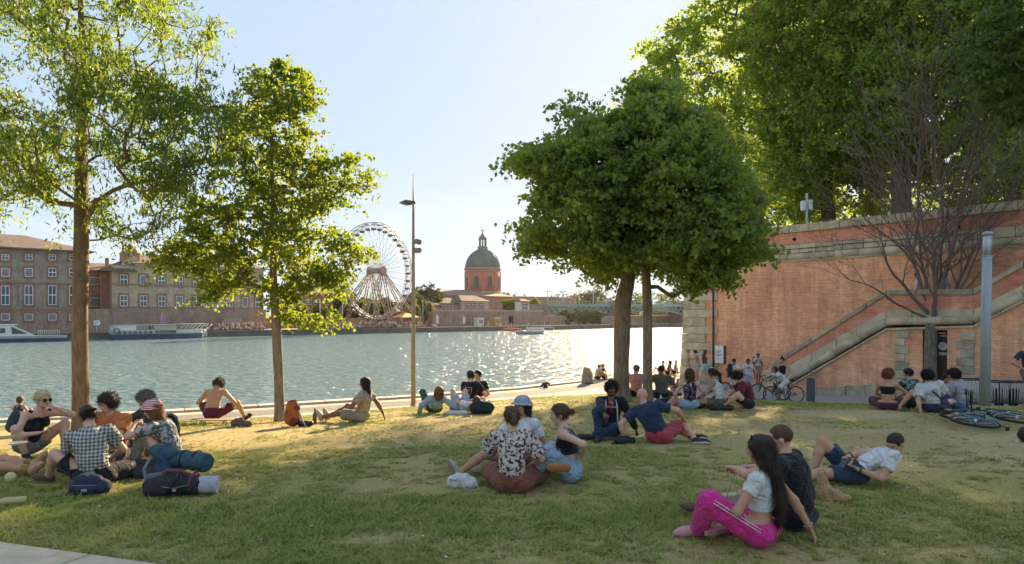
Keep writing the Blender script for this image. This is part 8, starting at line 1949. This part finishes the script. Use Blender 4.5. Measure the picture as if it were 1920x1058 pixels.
zp = mat('zip_grey', (.3, .3, .32), .5); strap(b, [(-.2, -.155, .17), (0, -.16, .14), (.18, -.15, .18)], .004, zp, 'zip', 1, 5); strap(b, [(-.1, -.16, .05), (.0, -.155, .22), (.02, -.07, .33)], .014, BLK, 'compression_strap'); strap(b, [(.1, -.155, .07), (.09, -.145, .22), (.06, -.06, .33)], .014, BLK, 'compression_strap')
mb = MB(); mb.box(-.02, .025, -.172, -.160, .10, .13); mb.build('buckle', zp, b)
strap(b, [(-.36, -.12, .16), (-.28, -.16, .10), (-.2, -.15, .2)], .014, BLK, 'strap')
Fd = Field(.010, .03); Fd.cone((-.33, -.06, .12), (-.30, -.06, .06), .10, .085); link('side_pocket', Fd.mesh('side_pocket', .005), mat('pack_maroon', (0.09, 0.02, 0.022), .8), b)
Fd = Field(.010, .02); Fd.cone((-.36, -.02, .27), (-.18, -.02, .29), .05, .05); link('lid', Fd.mesh('lid', .004), mat('pack_grey', (0.11, 0.11, 0.12), .8), b)
def hike(f): f.cone((0, 0, .14), (-.02, 0, .34), .15, .145); f.cone((-.05, .02, .36), (.0, 0, .40), .12, .1); f.ell((.05, -.12, .15), (.12, .06, .12))
b = soft('backpack', 'blue hiking rucksack standing upright beside the striped hat', 'backpack', PX(316, 7.15), hike, mat('pack_blue', (0.018, 0.045, 0.09), .65, .25, 10, .4, 80), -10, .011, .008, sc=.9)
Fd = Field(.011, .02); Fd.cone((-.14, -.02, .40), (.10, -.05, .38), .085, .085); link('lid', Fd.mesh('lid', .005), mat('pack_teal', (0.022, 0.075, 0.085), .7), b)
strap(b, [(-.14, -.10, .36), (-.20, -.15, .22), (-.19, -.14, .08), (-.15, -.12, .02)], .016, mat('webbing_pale', (.22, .26, .28), .8), 'strap'); strap(b, [(.02, -.17, .12), (.05, -.18, .15)], .010, mat('tab_yellow', (.5, .45, .05), .7), 'strap')
def matr(f): f.cone((-.12, 0, .12), (.26, -.03, .10), .095, .10, fe=True)
b = soft('sleeping_bag', 'rolled teal sleeping mat tied with cords, resting against the blue rucksack', 'sleeping mat', PX(352, 7.1) + Vector((0, 0, .16)), matr, mat('mat_teal', (0.028, 0.075, 0.09), .7, .2, 12, .4), -12, .011, .006, 24)
for x in (-.02, .12): ring(b, A3(x, -.01, .115), A3(1, 0, 0), .101, BLK, 'cord', .007)
def slump(f): f.cone((-.14, 0, .07), (.14, 0, .06), .085, .075); f.cone((0, -.06, .05), (.1, -.08, .04), .06, .05)
soft('bag', 'flat black holdall between the checked shirt and the blue rucksack', 'bag', (262, 897), slump, mat('pack_slate', (0.03, 0.033, 0.04), .7, .2, 20, .4), 5, .011, .008)
soft('bag', 'dark red and black pouch on the grass in the middle of the left group', 'bag', PX(275, 7.6), lambda f: f.cone((-.08, 0, .12), (.1, 0, .12), .09, .085), mat('pouch_black', (0.03, 0.012, 0.012), .7), 0, .012)
soft('packet', 'crumpled orange snack packet among the left group', 'packet', PX(231, 7.7), lambda f: (f.cone((0, 0, .06), (.02, 0, .18), .075, .02), f.cone((.05, 0, .05), (.1, 0, .08), .06, .04)), mat('packet_orange', (0.72, 0.12, 0.03), .35, .2, 10), 20, .010, .008, 40)
soft('cloth_bundle', 'crumpled white cloth beside the orange packet', 'cloth', PX(244, 7.75), lambda f: f.ell((0, 0, .08), (.09, .06, .08)), WHITE, 0, .010, .01, 40)
b = soft('backpack', 'dark grey-green backpack worn behind the blonde woman', 'backpack', PX(26, 9.0) + Vector((0, 0, .30)), lambda f: f.cone((0, 0, .10), (.05, 0, .26), .12, .10), mat('pack_green', (0.03, 0.045, 0.045), .8), 0, .013, sc=.8)
b = soft('backpack', 'black patterned backpack on the grass behind the striped hat', 'backpack', PX(318, 9.8), lambda f: (f.cone((0, 0, .14), (0, 0, .36), .14, .12), f.ell((0, -.12, .14), (.1, .05, .1))), pattern('pack_pattern', 'flower', (0.015, 0.015, 0.018), (0.12, 0.12, 0.12), 12.0), 0, .013)
for dz, dx in ((-.0, .0),):
    q = PX(83, 7.35)
q = PX(71, 7.9); mb = MB(); r = empty('paper_plate', 'pale paper plate held by the squatting blonde woman', 'plate', (q.x - .01, q.y - .32, q.z + .385), 0); mb.lathe([(.001, 0), (.06, 0), (.095, .018), (.099, .018), (.06, -.004), (.001, -.004)], n=20); mb.build('plate', mat('plate_cream', (.6, .52, .36), .7), r)
def bottle(name, label, loc, h, rad, m, capm, lying=None, neckf=.3):
    r = empty(name, label, 'bottle', loc, 0); 
    if lying is not None: r.rotation_euler = (R_(88), 0, R_(lying)); r.location.z += rad
    mb = MB(); mb.lathe([(rad * .92, 0), (rad, .01), (rad, h * .62), (rad * neckf, h * .80), (rad * neckf, h * .95)], n=16); mb.build('body', m, r); mb = MB(); mb.lathe([(rad * neckf * 1.15, h * .95), (rad * neckf * 1.15, h)], n=12); mb.build('cap', capm, r); return r
bottle('drink_bottle', 'pale yellow metal flask lying in the grass at the lower left', G(50, 945), .26, .038, mat('flask_yellow', (.48, .38, .16), .4), METAL, -62, .75)
r = empty('melon', 'pale yellow translucent ball of fruit lying near the bare legs', 'fruit', G(20, 906)); mb = MB(); mb.lathe([(.001, 0), (.03, .004), (.052, .03), (.058, .06), (.05, .09), (.028, .113), (.001, .118)], n=18); mb.build('peel', mat('fruit_yellow', (.55, .5, .2), .4), r)
mb = MB(); mb.tube([(.0, 0, .117), (.004, 0, .13)], .006, 6); mb.build('stem', mat('stem_green', (.1, .14, .03), .7), r)
# skateboard
q = G(400, 797); r = empty('skateboard', 'wooden skateboard under the shirtless man', 'skateboard', (q.x, q.y + .02, q.z), 0); r.scale = (.8, .9, 1)
mb = MB(); mb.box(-.30, .30, -.10, .10, .085, .10); o = bevel(mb.build('deck', mat('deck_wood', (.40, .25, .13), .6, .2, 6), r), .006)
for s in (-1, 1):
    mb = MB(); mb.box(s * .40 - .10, s * .40 + .10, -.095, .095, .092, .106, Matrix.Translation((0, 0, 0))); mb.build('deck_end', _mats['deck_wood'], r)
    mb = MB(); mb.box(s * .26 - .03, s * .26 + .03, -.07, .07, .05, .084); t_ = mb.build('truck', METAL, r)
    for y in (-1, 1): mb = MB(); mb.tube([(s * .26, y * .075, .03), (s * .26, y * .105, .03)], .028, 12); mb.build('wheel', mat('wheel_amber', (.5, .35, .2), .5), t_)
soft('bag', 'slack brown canvas bag on the grass right of the shirtless man', 'bag', (452, 800), lambda f: (f.cone((-.12, 0, .05), (.14, 0, .05), .07, .06), f.cone((-.1, 0, .1), (.0, 0, .12), .04, .04)), mat('canvas_brown', (.12, .085, .06), .9), 0, .014, .01)
b = soft('backpack', 'orange patterned rucksack standing at the foot of the young maple', 'backpack', (549, 800), lambda f: (f.cone((0, 0, .14), (0, 0, .34), .14, .125), f.ell((0, -.11, .13), (.11, .05, .1)), f.cone((-.04, 0, .40), (.04, 0, .46), .06, .03)), pattern('pack_orange', 'flower', (0.42, 0.12, 0.03), (0.18, 0.06, 0.05), 9.0), 0, .014, .006)
strap(b, [(.13, -.08, .3), (.2, -.1, .12), (.28, -.12, .02)], .018, mat('webbing_grey2', (.3, .28, .28), .8), 'strap')
soft('bag', 'small black and white bag at the base of the orange rucksack', 'bag', (572, 800), lambda f: f.cone((-.08, 0, .05), (.1, 0, .05), .055, .05), BLK, 0, .014, .01)
bottle('wine_bottle', 'brown glass wine bottle with a pale label standing in the grass', G(590, 796), .30, .037, mat('glass_brown', (.06, .03, .01), .1, spec=.8), mat('foil', (.04, .03, .02), .4)); 
soft('bag', 'large black rucksack with a light cloth beside the knees-up sunbather', 'backpack', (904, 776), lambda f: (f.cone((-.1, 0, .12), (.12, 0, .12), .15, .13), f.cone((-.05, 0, .2), (.1, 0, .18), .08, .06)), mat('pack_dkgreen', (0.012, 0.022, 0.022), .8), 0, .014, .007)
soft('cloth_bundle', 'white crumpled towel in front of the knees-up sunbather', 'towel', (850, 778), lambda f: (f.cone((-.1, 0, .04), (.25, 0, .04), .05, .05),), WHITE, 0, .014, .012, 30)
# things of the middle groups
def tote(f): f.cone((-.10, 0, .05), (.09, 0, .05), .10, .085); f.cone((-.06, 0, .12), (.03, 0, .13), .05, .045); f.ell((.12, -.02, .05), (.07, .06, .05))
b = soft('tote_bag', 'white cotton tote bag with black lettering lying next to the flowered blouse', 'tote bag', (868, 914), tote, cloth('tote_white', (.62, .60, .56)), -8, .020, .018, 38, sc=.85, flatf=True)
strap(b, [(-.05, -.08, .13), (.02, -.14, .12), (.05, -.16, .02), (.12, -.15, .012), (.22, -.10, .012), (.17, -.05, .06)], .007, cloth('tote_white', (.62, .60, .56)), 'handle', 1, 5)
text(b, 'lettering', 'MARCI', (-.145, -.098, .085), .05, mat('print_black', (.03, .03, .03), .8), (R_(62), 0, R_(4)), .0015)
soft('wallet', 'tan leather clutch in the lap of the woman in dungarees', 'purse', PX(1046, 6.9) + Vector((0, -.16, .22)), lambda f: f.cone((-.08, 0, .06), (.08, 0, .05), .045, .045, A3(0, 1, 0), .6), mat('leather_tan', (.32, .14, .04), .5, .2, 20, .4), 8, .010, .002)
b = soft('bag', 'small black bag on the grass in front of the bald man', 'bag', (1170, 832), lambda f: (f.cone((-.10, 0, .04), (.12, 0, .04), .055, .05), f.cone((-.05, 0, .08), (.06, 0, .08), .03, .03)), BLK, 8, .011, .008); strap(b, [(-.14, -.03, .03), (-.2, -.06, .01), (-.1, -.1, .01), (.0, -.09, .012)], .008, BLK, 'strap')
bottle('drink_can', 'silver drink can lying on the grass', G(1134, 826), .17, .033, METAL, METAL, -70, .8); bottle('glass_bottle', 'clear glass bottle standing in front of the man in the black jacket', G(1144, 819), .24, .032, mat('glass_clear', (.32, .33, .31), .12, spec=.8), METAL); soft('pouch', 'dark blue pouch beside the silver can', 'pouch', (1120, 826), lambda f: f.cone((-.05, 0, .03), (.06, 0, .03), .035, .03), NAVY, 0, .011)
# things of the front pair
q = PX(1366, 5.55); r = empty('shopping_bag', 'small printed paper carrier bag with string handles held by the front pair', 'paper bag', (q.x, q.y, q.z + .10), R_(20)); pm = mat('paper_print', (.50, .42, .28), .8, .3, 26)
mb = MB(); mb.box(-.10, .10, -.045, .045, 0, .20); bevel(mb.build('bag_body', pm, r), .006)
for s in (-1, 1): strap(r, [(-.05, s * .046, .19), (-.01, s * .03, .31), (.03, s * .03, .31), (.06, s * .046, .19)], .0045, mat('string', (.5, .45, .35), .8), 'handle', 1, 5)
q = PX(1560, 6.45); kb = mat('kraft_paper', (.40, .25, .12), .85, .15, 12, .6, 60)
def kraft(f): f.cone((-.05, 0, .04), (-.10, 0, .22), .075, .055, A3(0, 1, 0), .6); f.cone((-.04, 0, .03), (.14, 0, .03), .06, .05, A3(0, 0, 1), .8); f.cone((-.07, 0, .1), (.08, 0, .05), .06, .05)
r = soft('paper_bag', 'crumpled brown paper bag in front of the man lying on his elbow', 'paper bag', q, kraft, kb, 0, .024, .020, 40, flatf=True); strap(r, [(-.13, -.03, .25), (-.15, -.03, .30), (-.10, -.03, .32), (-.06, -.02, .26)], .006, kb, 'handle', 1, 5)
q = PX(1619, 6.7); r = empty('phone', 'black phone in the hands of the man lying on his elbow', 'phone', PHONE[0], 0); r.rotation_euler = (R_(50), R_(10), R_(-60)); mb = MB(); mb.box(-.036, .036, -.075, .075, -.004, .004); bevel(mb.build('case', BLK, r), .003); mb = MB(); mb.box(-.032, .032, -.07, .07, .0045, .0055); mb.build('screen', mat('screen_dark', (.02, .025, .03), .08, spec=.8), r)
# cluster on the right
for i, (px, py, m, lab) in enumerate([(1228, 762, SOLE, 'white cup on the grass between the seated friends, leftmost of two'), (1239, 762, SOLE, 'tall white bottle on the grass between the seated friends')]):
    bottle('drink_bottle', lab, PX(px, 15.2), .22 if i else .15, .04, mat('cup_white', (.7, .7, .68), .5), mat('cup_white', (.7, .7, .68), .5), None, .8 if not i else .45)
soft('bag', 'black leather bag between the spotted top and the olive t-shirt', 'bag', PX(1258, 14.9), lambda f: (f.cone((-.22, 0, .08), (.2, 0, .12), .10, .09), f.cone((-.1, 0, .14), (.15, 0, .18), .05, .04)), mat('leather_black', (.02, .02, .022), .35, .2, 10), 10, .015, .008)
soft('bag', 'olive patterned bag between the white tank top and the spotted top', 'bag', PX(1322, 14.4), lambda f: f.cone((-.12, 0, .05), (.1, 0, .05), .06, .06), LEAFP, 0, .015); soft('bag', 'black shoulder bag in front of the white tank top', 'bag', PX(1352, 13.9), lambda f: (f.cone((-.18, 0, .05), (.2, 0, .05), .065, .06)), BLK, -5, .015, .01)
soft('blanket', 'small salmon and white blanket under the maroon t-shirt', 'blanket', PX(1385, 14.1), lambda f: f.cone((-.3, 0, .012), (.35, .0, .012), .22, .2, A3(0, 0, 1), .08), mat('blanket_salmon', (.5, .28, .22), .9), 0, .015, .003)
q = PX(1381, 14.25); r = empty('phone', 'dark phone in the hands of the young man in maroon', 'phone', (q.x, q.y - .05, q.z + .30)); r.rotation_euler = (R_(40), 0, R_(-80)); mb = MB(); mb.box(-.036, .036, -.075, .075, -.004, .004); mb.build('case', BLK, r); mb = MB(); mb.box(-.032, .032, -.07, .07, .0045, .0055); mb.build('screen', _mats['screen_dark'], r)
soft('shoe', 'green flip-flop on the grass between the five friends', 'shoe', PX(1696, 13.6), lambda f: f.cone((-.10, 0, .03), (.1, 0, .03), .04, .035, A3(0, 0, 1), .5), mat('rubber_green', (.04, .09, .07), .8), 20, .015)
# stones and a mooring ring at the quay
soft('stone_post', 'rounded weathered stone post at the edge of the quay', 'stone post', G(1101, 719), lambda f: f.cone((0, 0, .1), (0, 0, .62), .30, .20), mat('post_stone', (.26, .21, .15), .9, .3, 6, .5), 0, .03, .012, 9)
q = G(1023, 727); r = empty('mooring_hook', 'small rusty mooring hook on the pale quay', 'mooring hook', q); mb = MB(); mb.tube([(-.22, 0, .04), (-.1, 0, .18), (.08, 0, .22), (.2, 0, .15)], [.05, .06, .06, .05], 8); mb.tube([(0, 0, -.02), (0, 0, .18)], [.12, .07], 8); mb.build('hook', mat('rust_dark', (.06, .04, .03), .8), r)
